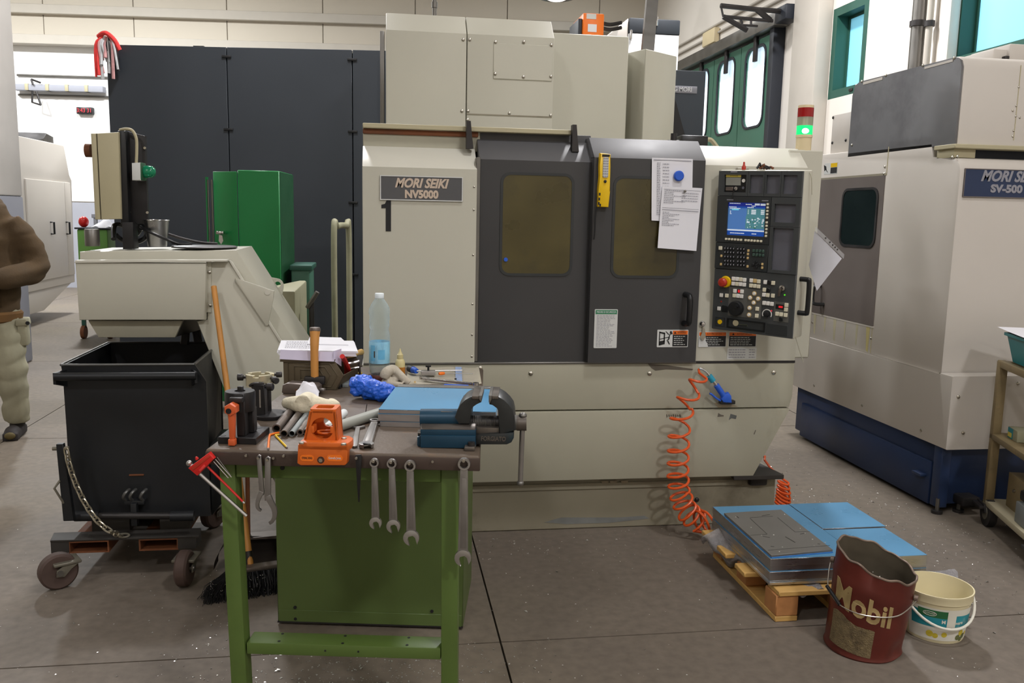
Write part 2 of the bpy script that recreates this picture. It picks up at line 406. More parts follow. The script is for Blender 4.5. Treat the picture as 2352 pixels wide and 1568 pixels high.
def rrect(x0, x1, y0, y1, r, n=5):
    out = []
    for cx, cy, a0 in ((x1-r, y0+r, -90), (x1-r, y1-r, 0), (x0+r, y1-r, 90), (x0+r, y0+r, 180)):
        for i in range(n+1): a = R(a0+90*i/n); out.append((cx+r*cos(a), cy+r*sin(a)))
    return out
def circle(cx, cy, r, n=24, a0=0): return [(cx+r*cos(a0+2*pi*i/n), cy+r*sin(a0+2*pi*i/n)) for i in range(n)]
def spline(P, n=8, closed=False):
    "Catmull-Rom through the points"
    P = [V(p) for p in P]; m = len(P); out = []
    for i in range(m if closed else m-1):
        g = lambda k: P[k % m] if closed else P[max(0, min(m-1, k))]
        a, b, c, d = g(i-1), g(i), g(i+1), g(i+2)
        for j in range(n):
            t = j/n; out.append(.5*((2*b)+(c-a)*t+(2*a-5*b+4*c-d)*t*t+(3*b-a-3*c+d)*t**3))
    if not closed: out.append(P[-1])
    return out
FONT_CACHE = {}
def text(name, s, size, T, mat, parent, depth=.001, shear=0., bold=0., sx=1., align='CENTER', maxw=None, bend=None, **props):
    "letters lying in the local xy plane of T"
    cu = bpy.data.curves.new('lettering', 'FONT'); cu.body = s; cu.size = size; cu.extrude = depth; cu.shear = shear; cu.offset = bold
    cu.align_x = align; cu.align_y = 'CENTER'; cu.resolution_u = 3
    o = bpy.data.objects.new('tmp', cu); COL.objects.link(o)
    dg = bpy.context.evaluated_depsgraph_get(); me = bpy.data.meshes.new_from_object(o.evaluated_get(dg))
    bpy.data.objects.remove(o); bpy.data.curves.remove(cu)
    b = MB(); b.bm.from_mesh(me); bpy.data.meshes.remove(me)
    if maxw:
        xs = [v.co.x for v in b.bm.verts]; sx = maxw/max(1e-6, max(xs)-min(xs))
    for v in b.bm.verts:
        p = V((v.co.x*sx, v.co.y, v.co.z)); v.co = bend(p) if bend else T @ p
    return b.build(name, mat, parent, **props)
def onface(P, ex=(1, 0, 0), ey=(0, 0, 1)):
    "frame lying on a wall-like face: x along ex, y up, z out of the face"
    ex, ey = V(ex), V(ey); return frame(P, ex, ey, ex.cross(ey))
# ================================================================== the hall
def P2(px, py, Y): q = at(px, py, y=Y); return q.x, q.z
# floor slabs with open joints
fl = struct(MB().box((-10.2, -4.4, -.25), (5.3, 17.9, -.03)).build('floor', 'rubber', org=(0, 0, 0)))
xs = [-10.2, -8.07, -5.25, -2.42, .405, 3.2, 5.3]; ys = [-4.4, -3.16, -.16, 2.84, 5.84, 8.84, 11.84, 14.84, 17.9]
for i in range(len(xs)-1):
    for j in range(len(ys)-1):
        g = .0035
        MB().box((xs[i]+g, ys[j]+g, -.03), (xs[i+1]-g, ys[j+1]-g, 0)).build('floor_slab', 'concrete', fl)
struct(MB().box((-10.4, -4.6, CEIL), (5.6, 18.2, CEIL+.2)).build('ceiling', 'ceiling_paint', org=(0, 0, CEIL)))
struct(MB().box((-10.4, -4.6, -.2), (-10.2, 18.2, CEIL)).build('wall_left', 'precast', org=(-10.3, 5, 0)))
struct(MB().box((-10.4, -4.6, -.2), (5.6, -4.4, CEIL)).build('wall_front', 'precast', org=(0, -4.5, 0)))
# back wall of precast panels
B0, B1 = V((5.4, 16.1, 0)), V((-10.3, 17.5, 0)); bex = (B0-B1).normalized(); bey = V((-bex.y, bex.x, 0)); BN = -bey
TB = frame(B0, bex, bey, (0, 0, 1)); TBi = TB.inverted()
def bw(px, py, off=0): q = TBi @ atp(px, py, B0+BN*off, BN); return q.x, q.z
wb = struct(MB(TB).box((-15.8, .02, -.2), (.3, .3, CEIL)).build('wall_back', 'beam_grey', org=B0))
seams = sorted([bw(px, 40)[0] for px in (101-212, 101, 308, 522, 742, 954, 1165, 1376, 1590)])
zj = bw(742, 33)[1]
ed = [-15.8]+seams+[.2]
for a, b in zip(ed, ed[1:]):
    if b-a < .05: continue
    MB(TB).box((a+.006, -.03, 0), (b-.006, .03, zj-.006), .006, 1).build('wall_panel', 'precast', wb)
    MB(TB).box((a+.006, -.03, zj+.006), (b-.006, .03, CEIL), .006, 1).build('wall_panel', 'precast', wb)
zb0, zb1 = bw(400, 110, .3)[1], bw(400, 88, .3)[1]
struct(MB(TB).box((-15.7, -.3, zb0), (.1, -.03, zb1), .01, 1).build('trim_1', 'beam_grey'))
zc0, zc1 = bw(200, 30, .3)[1], bw(200, 8, .3)[1]
struct(MB(TB).box((-15.7, -.16, zc0), (.1, -.03, zc1), .01, 1).build('trim_2', 'beam_grey'))
struct(MB(TB).box((-15.7, -.045, 0), (.1, -.03, bw(150, 464)[1])).build('baseboard_back', 'wall_grey'))
# white sheet on the back wall: left bay daylight put into its colour
struct(MB(TB).box((-15.7, -.05, bw(150, 463)[1]+.01), (bw(242, 300)[0]+1.0, -.031, zb0)).build('wall_daylit_sheet', 'precast_white'))

# near column at the left
cx = at(50, 400, y=8.9).x
zg = at(40, 449, y=8.2).z
struct(MB().box((cx-1.0, 8.2, zg), (cx, 8.9, CEIL), .02, 2).build('trim_4', 'column_paint'))
struct(MB().box((cx-1.002, 8.198, 0), (cx+.002, 8.902, zg), .02, 2).build('trim_5', 'column_grey'))

# right wall with two window openings
XW = 5.0
def rw(px, py, off=0): q = at(px, py, x=XW-off); return q.y, q.z
w1a, w1b = rw(1990, 100)[0], rw(1903, 200)[0]; w1z0, w1z1 = rw(1903, 229)[1], rw(1912, 24)[1]
w2b = rw(2187, 110)[0]; w2a = w2b-1.7; w2z0, w2z1 = w1z0, w1z1+.35
wr = MB()
for a, b, z0, z1 in ((-4.6, w2a, -.2, CEIL), (w2a, w2b, -.2, w2z0), (w2a, w2b, w2z1, CEIL), (w2b, w1a, -.2, CEIL), (w1a, w1b, -.2, w1z0), (w1a, w1b, w1z1, CEIL), (w1b, 18.2, -.2, CEIL)):
    wr.box((XW, a, z0), (XW+.35, b, z1))
struct(wr.build('wall_right', 'plaster', org=(XW, 5, 0)))
def window(name, a, b, z0, z1):
    f = struct(MB().prism([(a, z0), (b, z0), (b, z1), (a, z1)], 'x', XW+.0, XW+.22, hole=[(a+.09, z0+.09), (b-.09, z0+.09), (b-.09, z1-.09), (a+.09, z1-.09)]).build(name, 'frame_green', org=(XW, (a+b)/2, z0)))
    MB().prism([(a+.09, z0+.09), (b-.09, z0+.09), (b-.09, z1-.09), (a+.09, z1-.09)], 'x', XW+.14, XW+.17, hole=[(a+.12, z0+.12), (b-.12, z0+.12), (b-.12, z1-.12), (a+.12, z1-.12)]).build('window_sash', 'frame_green', f)
    MB().box((XW+.15, a+.11, z0+.11), (XW+.16, b-.11, z1-.11)).build('window_pane', 'window_blue', f)
    MB().box((XW+.03, a+.2, z0+.03), (XW-.015, a+.27, z0+.06), .005).build('window_catch', 'steel_dark', f)
window('window_1', w1a, w1b, w1z0, w1z1)
window('window_2', w2a, w2b, w2z0, w2z1)
# pilasters
y0, y1 = rw(1868, 200, .18)[0], rw(1812, 200, .18)[0]
struct(MB().box((XW-.18, y0, 0), (XW, y1, CEIL), .015).build('trim_6', 'beam_grey'))
y0, y1 = rw(2180, 60, .1)[0], rw(2062, 60, .1)[0]
struct(MB().box((XW-.1, y0, 0), (XW, y1, CEIL), .01).build('trim_7', 'plaster'))

# green folding door with lit panes
XD = .1
e2, e1 = rw(1698, 200, XD)[0], rw(1769, 200, XD)[0]; lw = e2-e1
zt, z0 = rw(1735, 95, XD)[1], .03
dr = struct(MB().box((XW-.16, e1-.14, 0), (XW-.0, e1-.02, zt+.05), .01).build('door_1', 'slate_dark', org=(XW, e1, 0)))
dr['label'] = 'tall green folding door with rounded lit windows'
pz0, pz1 = rw(1735, 288, XD)[1], rw(1735, 112, XD)[1]
for k in range(5):
    a, b = e1+k*lw, e1+(k+1)*lw-.02
    r = [(a, z0), (b, z0), (b, zt), (a, zt)]
    oy = (b-a)*.2
    ho = rrect(a+oy, b-oy*.9, pz0, pz1, .14, 5)
    out = rrect(a, b, z0, zt, .004, 5)
    leaf = MB().prism(out, 'x', XW-XD-.0, XW-XD+.06, hole=ho).build('door_leaf', 'door_green', dr)
    MB().prism(rrect(a+oy-.03, b-oy*.9+.03, pz0-.03, pz1+.03, .15, 5), 'x', XW-XD-.012, XW-XD+.01, hole=ho).build('pane_gasket', 'slate_dark', leaf)
    zs = pz1-(pz1-pz0)*.24
    for za, zb, m in ((pz0, zs, 'window_glow_low'), (zs, pz1, 'window_glow')):
        MB().box((XW-XD+.03, a+oy-.02, za), (XW-XD+.045, b-oy*.9+.02, zb)).build('window_pane', m, leaf)
    MB().box((XW-XD-.05, a+lw*.42, zt-.28), (XW-XD-.005, a+lw*.5, zt+.1), .01).build('hanger', 'steel_dark', leaf)
MB().box((XW-.22, e1-.25, zt+.04), (XW-.02, e1+5.2*lw, zt+.2), .01).build('door_track', 'steel_dull', dr)
# wall services
cd = thing('wall_conduit', 'thin grey conduits running along the wall above the green door', 'conduit', (XW, e1, zt+.5))
for dz in (.42, .55): MB().tube([(XW-.03, e1-.6, zt+dz), (XW-.03, e1+5*lw, zt+dz)], .018, 8).build('conduit_pipe', 'beam_grey', cd)
yl = rw(1640, 90)[0]
tag(MB().box((XW-.1, yl-.25, zt+.28), (XW-.01, yl+.25, zt+.5), .02).build('emergency_lamp', 'tower_cream'), 'cream emergency lamp box on the wall over the green door', 'lamp')
for px, r, m, lab in ((2108, .055, 'steel_dull', 'thick dark grey pipe running up the wall beside the second window'), (2135, .03, 'beam_grey', 'thin pale pipe running up the wall next to the dark pipe')):
    yy = rw(px, 80, .16)[0]
    p = thing('wall_pipe', lab, 'pipe', (XW-.16, yy, 0))
    MB().cyl((XW-.17, yy, 2.0), (XW-.17, yy, 5.6), r, n=14).build('pipe', m, p)
    MB().cyl((XW-.17, yy, rw(px, 62, .16)[1]), (XW-.17, yy, rw(px, 62, .16)[1]+.05), r+.015, n=14).build('clamp', 'steel_dark', p)
# truss bracket over the door
tr = thing('door_bracket', 'dark steel truss bracket jutting out above the green door', 'bracket', at(1800, 40, y=10.3))
def tp(x, y, Y=10.3): return at(x, y, y=Y)
for pts, r in (([(1655, 13), (1739, 22), (1808, 27)], .03), ([(1739, 22), (1769, 47)], .035), ([(1661, 38), (1757, 47), (1775, 48)], .022), ([(1661, 38), (1716, 70)], .03), ([(1656, 14), (1661, 38)], .012), ([(1690, 57), (1740, 60)], .016), ([(1725, 40), (1725, 58)], .014), ([(1700, 42), (1705, 55)], .014)):
    MB().tube([tp(*p) for p in pts], r, 6).build('truss_bar', 'steel_dark', tr)
q = tp(1808, 30); MB().box((q.x-.09, q.y-.15, q.z-.1), (min(q.x+.12, 4.97), q.y+.15, q.z+.08), .02).build('motor_housing', 'slate_dark', tr)

# high bay lamp near the back wall (top edge of the picture)
q = at(1278, -3, y=13.6)
lp = thing('high_bay_lamp', 'bright round high bay lamp hanging near the back wall', 'lamp', (q.x, q.y, q.z))
MB().lathe([(.05, .34), (.12, .3), (.2, .16), (.3, .02), (.29, .015), (.18, .15), (.05, .3)], q, n=28).build('reflector', 'steel_dull', lp)
MB().ball(q+V((0, 0, .06)), .2, (1, 1, .5), 20).build('bulb', 'lamp_glow', lp)
MB().cyl(q+V((0, 0, .33)), (q.x, q.y, CEIL), .012, n=8).build('hanging_rod', 'steel_dull', lp)

# wall cable tray, clock
ct = thing('cable_tray', 'pale wall cable tray with tan clips and steel brackets', 'cable tray', atp(140, 200, B0, BN))
def bq(px, py, off): return atp(px, py, B0+BN*off, BN)
a0, a1 = bw(30, 200, .25)[0], bw(236, 204, .25)[0]; zt0, zt1 = bw(140, 209, .25)[1], bw(140, 195, .25)[1]
MB(TB).box((a0, -.25, zt0), (a1, -.1, zt1), .01).build('tray', 'wall_grey', ct)
for px in (60, 107, 152, 197):
    xa = bw(px, 202, .27)[0]; MB(TB).box((xa-.03, -.265, zt0-.0), (xa+.03, -.09, zt1+.01), .005).build('clip', 'control_beige', ct)
for py in (175, 220):
    z = bw(140, py, .08)[1]; MB(TB).cyl((a0, -.08, z), (a1+.4, -.08, z), .02, n=8).build('conduit_pipe', 'steel_dull', ct)
for pts in ([(72, 182), (93, 190)], [(72, 182), (76, 195)], [(74, 208), (74, 235), (94, 241)], [(83, 210), (94, 241)]):
    MB().tube([bq(x, y, .28) for x, y in pts], .018, 6).build('bracket', 'steel_dark', ct)
ck = thing('digital_clock', 'black digital wall clock with glowing red digits', 'clock', bq(194, 254, .1))
c0, c1 = bw(176, 254, .12), bw(213, 254, .12); zk0, zk1 = bw(194, 262, .12)[1], bw(194, 246, .12)[1]
MB(TB).box((c0[0], -.14, zk0), (c1[0], -.02, zk1), .015).build('case', 'black_plastic', ck)
pc = TB @ V(((c0[0]+c1[0])/2, -.142, (zk0+zk1)/2)); text('digits', '3:43 31', (zk1-zk0)*.85, onface(pc, bex), 'led_red_soft', ck, .002, maxw=(c1[0]-c0[0])*.86)

# tall dark machine enclosure behind everything
E0 = at(242, 102, y=9.0); E1 = at(876, 116, z=E0.z); ex = (E1-E0); EW = ex.length; ex.normalize(); ey = V((-ex.y, ex.x, 0))
E0.z = 0; ET = frame(E0, ex, ey, (0, 0, 1)); ETi = ET.inverted(); EH = at(242, 102, y=9.0).z
def en(px, py): q = ETi @ atp(px, py, E0, ey); return q.x, q.z
me = thing('machine_enclosure', 'tall dark slate machine enclosure of flat panels at the back', 'machine', E0)
s1, s2 = en(525, 300)[0], en(810, 300)[0]
for a, b in ((0, s1), (s1, s2), (s2, EW+.9)):
    pn = MB(ET).box((a+.005, 0, .12), (b-.005, .05, EH), .003, 1).build('side_panel', 'slate_panel', me)
MB(ET).box((0.01, .045, 0), (EW+.9, 2.2, EH-.02), .01).build('body', 'slate_dark', me)
for a in (s1, s2):
    for py in ((130, 297, 460) if a == s1 else (137, 302, 465, 630)):
        z = en(525 if a == s1 else 810, py)[1]
        MB(ET).box((a-.045, -.012, z-.012), (a+.045, .004, z+.012), .003).build('clip', 'black_plastic', me)
xa = en(447, 100)[0]; MB(ET).box((xa-.05, .1, EH), (xa+.05, .25, EH+.025)).build('bracket', 'black_plastic', me)
MB(ET).box((EW+.0, -.1, 0), (EW+.035, -.05, EH-.05), .01).build('corner_post', 'steel_dull', me)
# red and white straps hung on its corner
st = thing('strap_bundle', 'bundle of red and white straps hung on the dark enclosure corner', 'straps', ET @ V((.1, -.03, EH-.3)))
rs = random.Random(3)
for k in range(16):
    x0 = rs.uniform(-.06, .16); ln = rs.uniform(.16, .34) if k % 3 else rs.uniform(.1, .2)
    m = ('strap_pink', 'strap_white', 'strap_red', 'strap_white', 'steel_dark')[k % 5]
    pts = [ET @ V((x0*.4+.03, -.03-.01*(k % 4), EH+.06)), ET @ V((x0, -.06-.012*(k % 3), EH-.02)), ET @ V((x0+rs.uniform(-.03, .03), -.04-.012*(k % 4), EH-ln))]
    MB().tube(spline(pts, 5), .016 if k % 3 < 2 else .011, 6).build('strap', m, st)
MB().tube(spline([ET @ V((-.04, -.05, EH+.06)), ET @ V((.04, -.08, EH+.09)), ET @ V((.12, -.08, EH+.03)), ET @ V((.16, -.06, EH-.06))], 6), .022, 8).build('handle', 'strap_red', st)

# ---------------------------------------------------------------- white machine at the far left
XS = -4.35
wm = thing('white_machine', 'white machine with two handled doors behind the walking worker', 'machine', (XS-.5, 11.4, 0))
def wq(px, py): q = at(px, py, x=XS); return q.y, q.z
p = [wq(40, 311), wq(147, 326), wq(158, 405), wq(165, 412), wq(173, 648), wq(60, 685)]
ya = p[0][0]-1.2; zl = p[0][1]
yb, yc = p[1][0], p[4][0]
body = [(ya, p[0][1]), (p[1][0], p[0][1]), (p[2][0], p[2][1]), (p[3][0], p[3][1]), (p[4][0], p[4][1]), (ya, p[4][1])]
MB().prism(body, 'x', XS-1.4, XS, .02).build('body', 'beige_white', wm)
zs = p[3][1]
dse = wq(148, 500)[0]; dsl = wq(60, 500)[0]
for a, b in ((dsl, dse-.01), (dse, yc-.06)):
    d = MB().box((XS, a, p[4][1]+.12), (XS+.025, b, zs-.05), .008).build('door', 'beige_white', wm)
for px in (111, 147):
    y, zt_ = wq(px, 510); zb_ = wq(px, 537)[1]
    MB().tube([(XS+.02, y, zb_), (XS+.07, y, zb_), (XS+.07, y, zt_), (XS+.02, y, zt_)], .013, 6).build('handle', 'black_plastic', wm)
MB().prism([(ya, p[4][1]), (yc-.05, p[4][1]), (yc-1.1, p[4][1]-.28), (ya, p[4][1]-.28)], 'x', XS-1.3, XS-.03, .01).build('lower_tray', 'beige_white', wm)
MB().box((XS-1.2, ya+.1, .08), (XS-.1, yc-1.5, p[4][1]-.27), .02).build('base', 'navy_dark', wm)
for yy in (ya+.3, yc-1.65): MB().cyl((XS-.2, yy, 0), (XS-.2, yy, .1), .06, n=12).build('foot', 'steel_dark', wm)
y, z = wq(135, 322); MB().prism([(y-.6, zl), (y+.1, zl), (y+.1, zl+.1), (y-.15, zl+.13), (y-.25, zl+.04)], 'x', XS-.5, XS-.1, .01).build('top_bracket', 'steel_dark', wm)

# green tool cart and grey shelf far behind the conveyor
Yg = 10.4
gx0, gz1 = P2(176, 526, Yg); gx1 = P2(246, 526, Yg)[0]
gc = thing('tool_cart', 'leaf green cart cabinet far behind the chip conveyor', 'cart', (gx0+.2, Yg, 0))
MB().box((gx0, Yg, .35), (gx1, Yg+.5, gz1), .015).build('body', 'leaf_green', gc)
MB().box((gx0-.02, Yg-.02, gz1), (gx1+.02, Yg+.52, gz1+.02), .005).build('top', 'slate_dark', gc)
for x in (gx0+.02, gx1-.02): MB().box((x-.02, Yg, .12), (x+.02, Yg+.04, .36)).build('leg', 'frame_green', gc)
for x in (gx0+.02, gx1-.02): MB().cyl((x-.02, Yg, .075), (x+.02, Yg, .075), .075, n=16).build('wheel', 'rust_brown', gc)
sx0, sz0 = P2(188, 525, Yg+.3); sx1, sz1 = P2(250, 502, Yg+.3)
sh = thing('steel_shelf', 'pale steel shelf stand behind the green cart', 'shelf', (sx0, Yg+.75, 0))
MB().box((sx0, Yg+.65, sz1), (sx1, Yg+1.1, sz1+.05), .006).build('shelf_board', 'wall_grey', sh)
for x in (sx0+.02, sx1-.04): MB().box((x, Yg+.66, 0), (x+.035, Yg+.7, sz1)).build('post', 'wall_grey', sh)
tag(MB().box((sx0+.03, Yg+.7, sz1+.05), (sx0+.28, Yg+1.0, sz1+.15), .03, 3).build('printer', 'precast_white'), 'small white device lying on the pale steel shelf', 'device')
tag(MB().ball((gx0+.03, Yg+.15, gz1+.08), .055, (1, 1, 1.15), 14).build('red_cap', 'tool_red'), 'small red round object on the green cart', 'cap')
rc = random.Random(5)
tag(MB().sheet(lambda u, v: V((gx0+.12+.24*u, Yg+.1+.25*v, gz1+.022+.09*sin(pi*u)*sin(pi*v)+.02*sin(9*u+5*v)*sin(pi*u))), 10, 8).build('crumpled_cloth', 'paper'), 'white crumpled cloth on top of the green cart', 'cloth')

# green locker cabinet with open door
Yk = 6.6
lk = thing('green_locker', 'bright green metal locker with its door ajar behind the conveyor', 'locker', (P2(600, 500, Yk)[0], Yk+.2, 0))
kx0, kz1 = P2(545, 390, Yk); kx1 = P2(641, 389, Yk)[0]; kx2 = P2(665, 394, Yk+.35)[0]
MB().hexa([(kx0, Yk, 0), (kx1, Yk, 0), (kx2, Yk+.6, 0), (kx0-.02, Yk+.6, 0), (kx0, Yk, kz1), (kx1, Yk, kz1), (kx2, Yk+.6, kz1), (kx0-.02, Yk+.6, kz1)], .006, 1).build('body', 'locker_green', lk)
MB().hexa([(kx1+.0015, Yk+.01, 0), (kx1+.003, Yk+.01, 0), (kx2+.003, Yk+.59, 0), (kx2+.0015, Yk+.59, 0), (kx1+.0015, Yk+.01, kz1-.005), (kx1+.003, Yk+.01, kz1-.005), (kx2+.003, Yk+.59, kz1-.005), (kx2+.0015, Yk+.59, kz1-.005)]).build('side_panel', 'locker_dark_green', lk)
dx0, dz1 = P2(490, 394, Yk+.12)
kd = MB().hexa([(dx0, Yk+.1, .05), (kx0-.005, Yk-.01, .05), (kx0-.005, Yk+.015, .05), (dx0, Yk+.125, .05), (dx0, Yk+.1, dz1), (kx0-.005, Yk-.01, dz1), (kx0-.005, Yk+.015, dz1), (dx0, Yk+.125, dz1)], .003, 1).build('door', 'locker_green', lk)
MB().box((dx0-.055, Yk+.1, .05), (dx0-.045, Yk+.16, dz1-.04)).build('door_edge', 'locker_green', lk)
for ddx in (-.04, -.012): MB().cyl((dx0+ddx, Yk+.11, .1), (dx0+ddx, Yk+.11, dz1-.06), .007, n=8).build('lock_rod', 'steel_dull', kd)
kx, kz = P2(508, 534, Yk+.05); hx = MB().box((kx-.03, Yk+.0, kz-.012), (kx+.025, Yk+.05, kz+.012), .006).build('lock', 'chrome', kd)
MB().prism([(kx-.008, kz-.015), (kx+.014, kz-.02), (kx+.02, kz-.06), (kx+.004, kz-.085), (kx-.012, kz-.06)], 'y', Yk+.01, Yk+.016).build('key', 'chrome', kd)

# grey cabinet box and teal crate behind the incline
Yb = 5.6
bx0, bz1 = P2(648, 668, Yb); bx1 = P2(678, 668, Yb)[0]
q = at(704, 644, z=bz1)
tag(MB().hexa([(bx0-.2, Yb, 0), (bx1, Yb, 0), (q.x, q.y, 0), (bx0+.02, q.y+.0, 0), (bx0-.2, Yb, bz1), (bx1, Yb, bz1), (q.x, q.y, bz1), (bx0+.02, q.y+.0, bz1)], .012).build('metal_cabinet', 'hoop_paint'), 'low brownish grey metal cabinet behind the conveyor incline', 'cabinet')
tx0, tz0 = P2(669, 645, 6.7); tx1, tz1 = P2(711, 612, 6.7)
tc_ = thing('teal_box', 'teal plastic box behind the low grey cabinet', 'box', ((tx0+tx1)/2, 6.9, 0))
MB().box((tx0, 6.7, 0), (tx1, 7.1, tz1), .01).build('body', 'door_green', tc_)
MB().box((tx0-.01, 6.68, tz1-.03), (tx1+.02, 7.12, tz1+.01), .008).build('lid', 'frame_green', tc_)
# dark tool hanging by the cabinet side
hx_, hz_ = P2(716, 690, 5.9)
ht = thing('grease_gun', 'dark tool with a pale lever leaning behind the low grey cabinet', 'tool', (hx_, 5.9, 0))
MB().box((hx_-.02, 5.9, 0), (hx_+.015, 5.93, hz_), .006).build('shaft', 'steel_dark', ht)
MB().tube([(hx_-.03, 5.9, hz_-.05), (hx_+.04, 5.88, hz_+.06)], .016, 6).build('lever', 'steel_dull', ht)
# hoop handle of a trolley
Yh = 7.3
hx0, hz1 = P2(767, 520, Yh); hx1 = P2(781, 520, Yh)[0]
hp = thing('trolley', 'cream trolley with a narrow upright hoop handle by the dark enclosure', 'trolley', ((hx0+hx1)/2, Yh+.2, 0))
MB().tube(spline([(hx0, Yh, .2), (hx0, Yh, hz1-.06), (hx0+.02, Yh+.12, hz1), (hx1+.03, Yh+.42, hz1), (hx1+.05, Yh+.5, hz1-.06), (hx1+.05, Yh+.5, .2)], 8), .026, 10).build('hoop_handle', 'hoop_paint', hp)
MB().box((hx0-.35, Yh-.05, .16), (hx0+.25, Yh+.6, .22), .01).build('platform', 'trolley_dark', hp)
for dx in (-.3, .2):
    for dy in (0, .55): MB().cyl((hx0+dx-.02, Yh+dy, .08), (hx0+dx+.02, Yh+dy, .08), .08, n=16).build('wheel', 'rubber', hp)

# second dark machine with a nameplate, behind the cream machine at right
Ym = 7.4
mx0, mz1 = P2(1545, 160, Ym); mx1 = P2(1622, 168, Ym)[0]; mz0 = P2(1600, 300, Ym)[1]
dm = thing('dark_machine', 'dark blue grey machine with a white nameplate behind the cream machine', 'machine', ((mx0+mx1)/2, Ym, 0))
MB().hexa([(mx0-.9, Ym, 0), (mx1, Ym, 0), (mx1, Ym+.9, 0), (mx0-.9, Ym+.9, 0), (mx0-.9, Ym, mz1), (mx1, Ym, mz1-.0), (mx1, Ym+.9, mz1), (mx0-.9, Ym+.9, mz1)], .01).build('body', 'slate_panel', dm)
nx, nz = P2(1569, 206, Ym); wN = P2(1601, 206, Ym)[0]-P2(1526, 206, Ym)[0]
cxn = P2(1563, 206, Ym)[0]
npl = MB().box((cxn-wN/2, Ym-.012, nz-.03), (cxn+wN/2, Ym, nz+.03), .004).build('nameplate', 'letter_grey', dm)
text('lettering', 'DMG MORI', .052, onface((cxn-.02, Ym-.013, nz)), 'letter_white', npl, .002, bold=.001, maxw=wN*.8)
MB().prism([(mx0-.1, mz0-.1), (mx0+.14, mz0-.1), (mx0-.04, mz0+.42), (mx0-.1, mz0+.42)], 'y', Ym-.05, Ym-.02).build('brace', 'black_plastic', dm)

# tall white and charcoal cabinet of the machine behind, orange box, strut
Yc = 8.5
wx0, wz1 = P2(1446, 40, Yc); wx1 = P2(1562, 46, Yc)[0]; wzm = P2(1500, 78, Yc)[1]
wcb = thing('filter_unit', 'white tall unit with a charcoal top band behind the machine', 'filter unit', ((wx0+wx1)/2, Yc, 0))
MB().box((wx0, Yc, 0), (wx1, Yc+.9, wzm), .012).build('body', 'precast_white', wcb)
MB().box((wx0, Yc-.004, wzm), (wx1+.004, Yc+.9, wz1), .012).build('top_band', 'slate_panel', wcb)
lx = P2(1416, 70, Yc)[0]
MB().hexa([(lx, Yc+.02, wzm-.1), (wx0-.002, Yc+.02, wzm-.1), (wx0-.002, Yc+.8, wzm-.1), (lx, Yc+.8, wzm-.1), (lx+.03, Yc+.02, wzm+.06), (wx0-.002, Yc+.02, wz1), (wx0-.002, Yc+.8, wz1), (lx+.03, Yc+.8, wzm+.06)], .01).build('side_hood', 'beige_white', wcb)
for px, py in ((1509, 47), (1450, 78)):
    a, b = P2(px, py, Yc-.02); MB().box((a-.012, Yc-.02, b-.05), (a+.012, Yc, b+.04), .004).build('latch', 'chrome', wcb)
Yo = 5.35
ox0, oz1 = P2(1340, 29, Yo); ox1, oz0 = P2(1387, 74, Yo); oz0 = P2(1445, 84, 4.8)[1]+.252
ob = thing('orange_unit', 'bright orange box standing on top of the cream machine', 'box', ((ox0+ox1)/2, Yo, oz0-.3))
MB().box((ox0, Yo, oz0-.25), (ox1, Yo+.3, oz1), .008).build('body', 'orange_plastic', ob)
MB().box((ox0-.025, Yo+.02, oz0-.25), (ox0-.001, Yo+.28, oz1-.03), .004).build('side_grille', 'slate_dark', ob)
MB().box((ox0+.03, Yo-.003, oz1-.11), (ox0+.085, Yo, oz1-.065)).build('paper_label', 'paper', ob)
MB().box((ox0+.02, Yo-.003, oz1-.035), (ox0+.08, Yo, oz1-.005)).build('paper_label', 'sticker_white', ob)
for dz in (-.03, -.06): MB().tube(spline([(ox1, Yo+.1, oz1+dz), (ox1+.06, Yo+.1, oz1+dz-.01), (ox1+.14, Yo+.12, oz1+dz+.01)], 4), .012, 6).build('cable', 'steel_dark', ob)
# ================================================================== the cream machining centre
YF = 3.85
nv = thing('machining_center', 'cream machining centre with two charcoal doors numbered 1, in the middle', 'machine', (.95, YF, 0))
def N_(px, py, Y=YF): return P2(px, py, Y)
def bolts(name, pts, r, parent, mat='bolt_steel', n=(0, -1, 0)):
    "alike bolt heads sharing one mesh"
    first = None
    for p in pts:
        if first is None:
            first = MB().lathe([(r, 0), (r*.95, r*.35), (r*.6, r*.6), (.0, r*.66)], p, V(p)+V(n), 10).build(name, mat, parent); p0 = V(p)
        else:
            c = first.copy(); COL.objects.link(c); c.parent = parent; c.matrix_basis = M4.Translation(V(p)-p0); WORLD[c.name] = WORLD[parent.name]
xl, xr = -.095, 1.957
MB().box((-.1, 3.91, 0), (at(1781, 1150, y=3.9).x, 5.9, .262), .006, 1).build('base', 'cream_base', nv)
MB().box((-.1, 3.9, .2), (1.75, 3.912, .232), .003, 1).build('base_lip', 'cream_base', nv)
MB().prism([(-.1, .268), (1.776, .266), (1.944, .598), (-.1, .6)], 'y', YF-.012, 5.8, .006).build('apron_lower', 'cream_dirty', nv)
MB().prism([(-.1, .606), (1.944, .604), (xr, .66), (xr, .823), (-.1, .825)], 'y', YF, 5.8, .006).build('apron_upper', 'cream_dirty', nv)
MB().box((xl, YF-.004, .822), (1.46, YF+.03, .833), .003, 1).build('sill_strip', 'steel_dull', nv)
bolts('bolt', [(a, YF-.001, b) for a, b in (N_(1219, 857), N_(1492, 857), N_(1777, 855), N_(1103, 845))], .011, nv)
bolts('bolt', [(N_(1612, 1122)[0], 3.909, .13)], .012, nv, 'steel_dark')
x_, z_ = N_(1738, 1100, 3.9)
MB().box((x_-.04, 3.88, .2), (x_+.05, 3.92, .25), .01).build('hook_plate', 'steel_dark', nv)
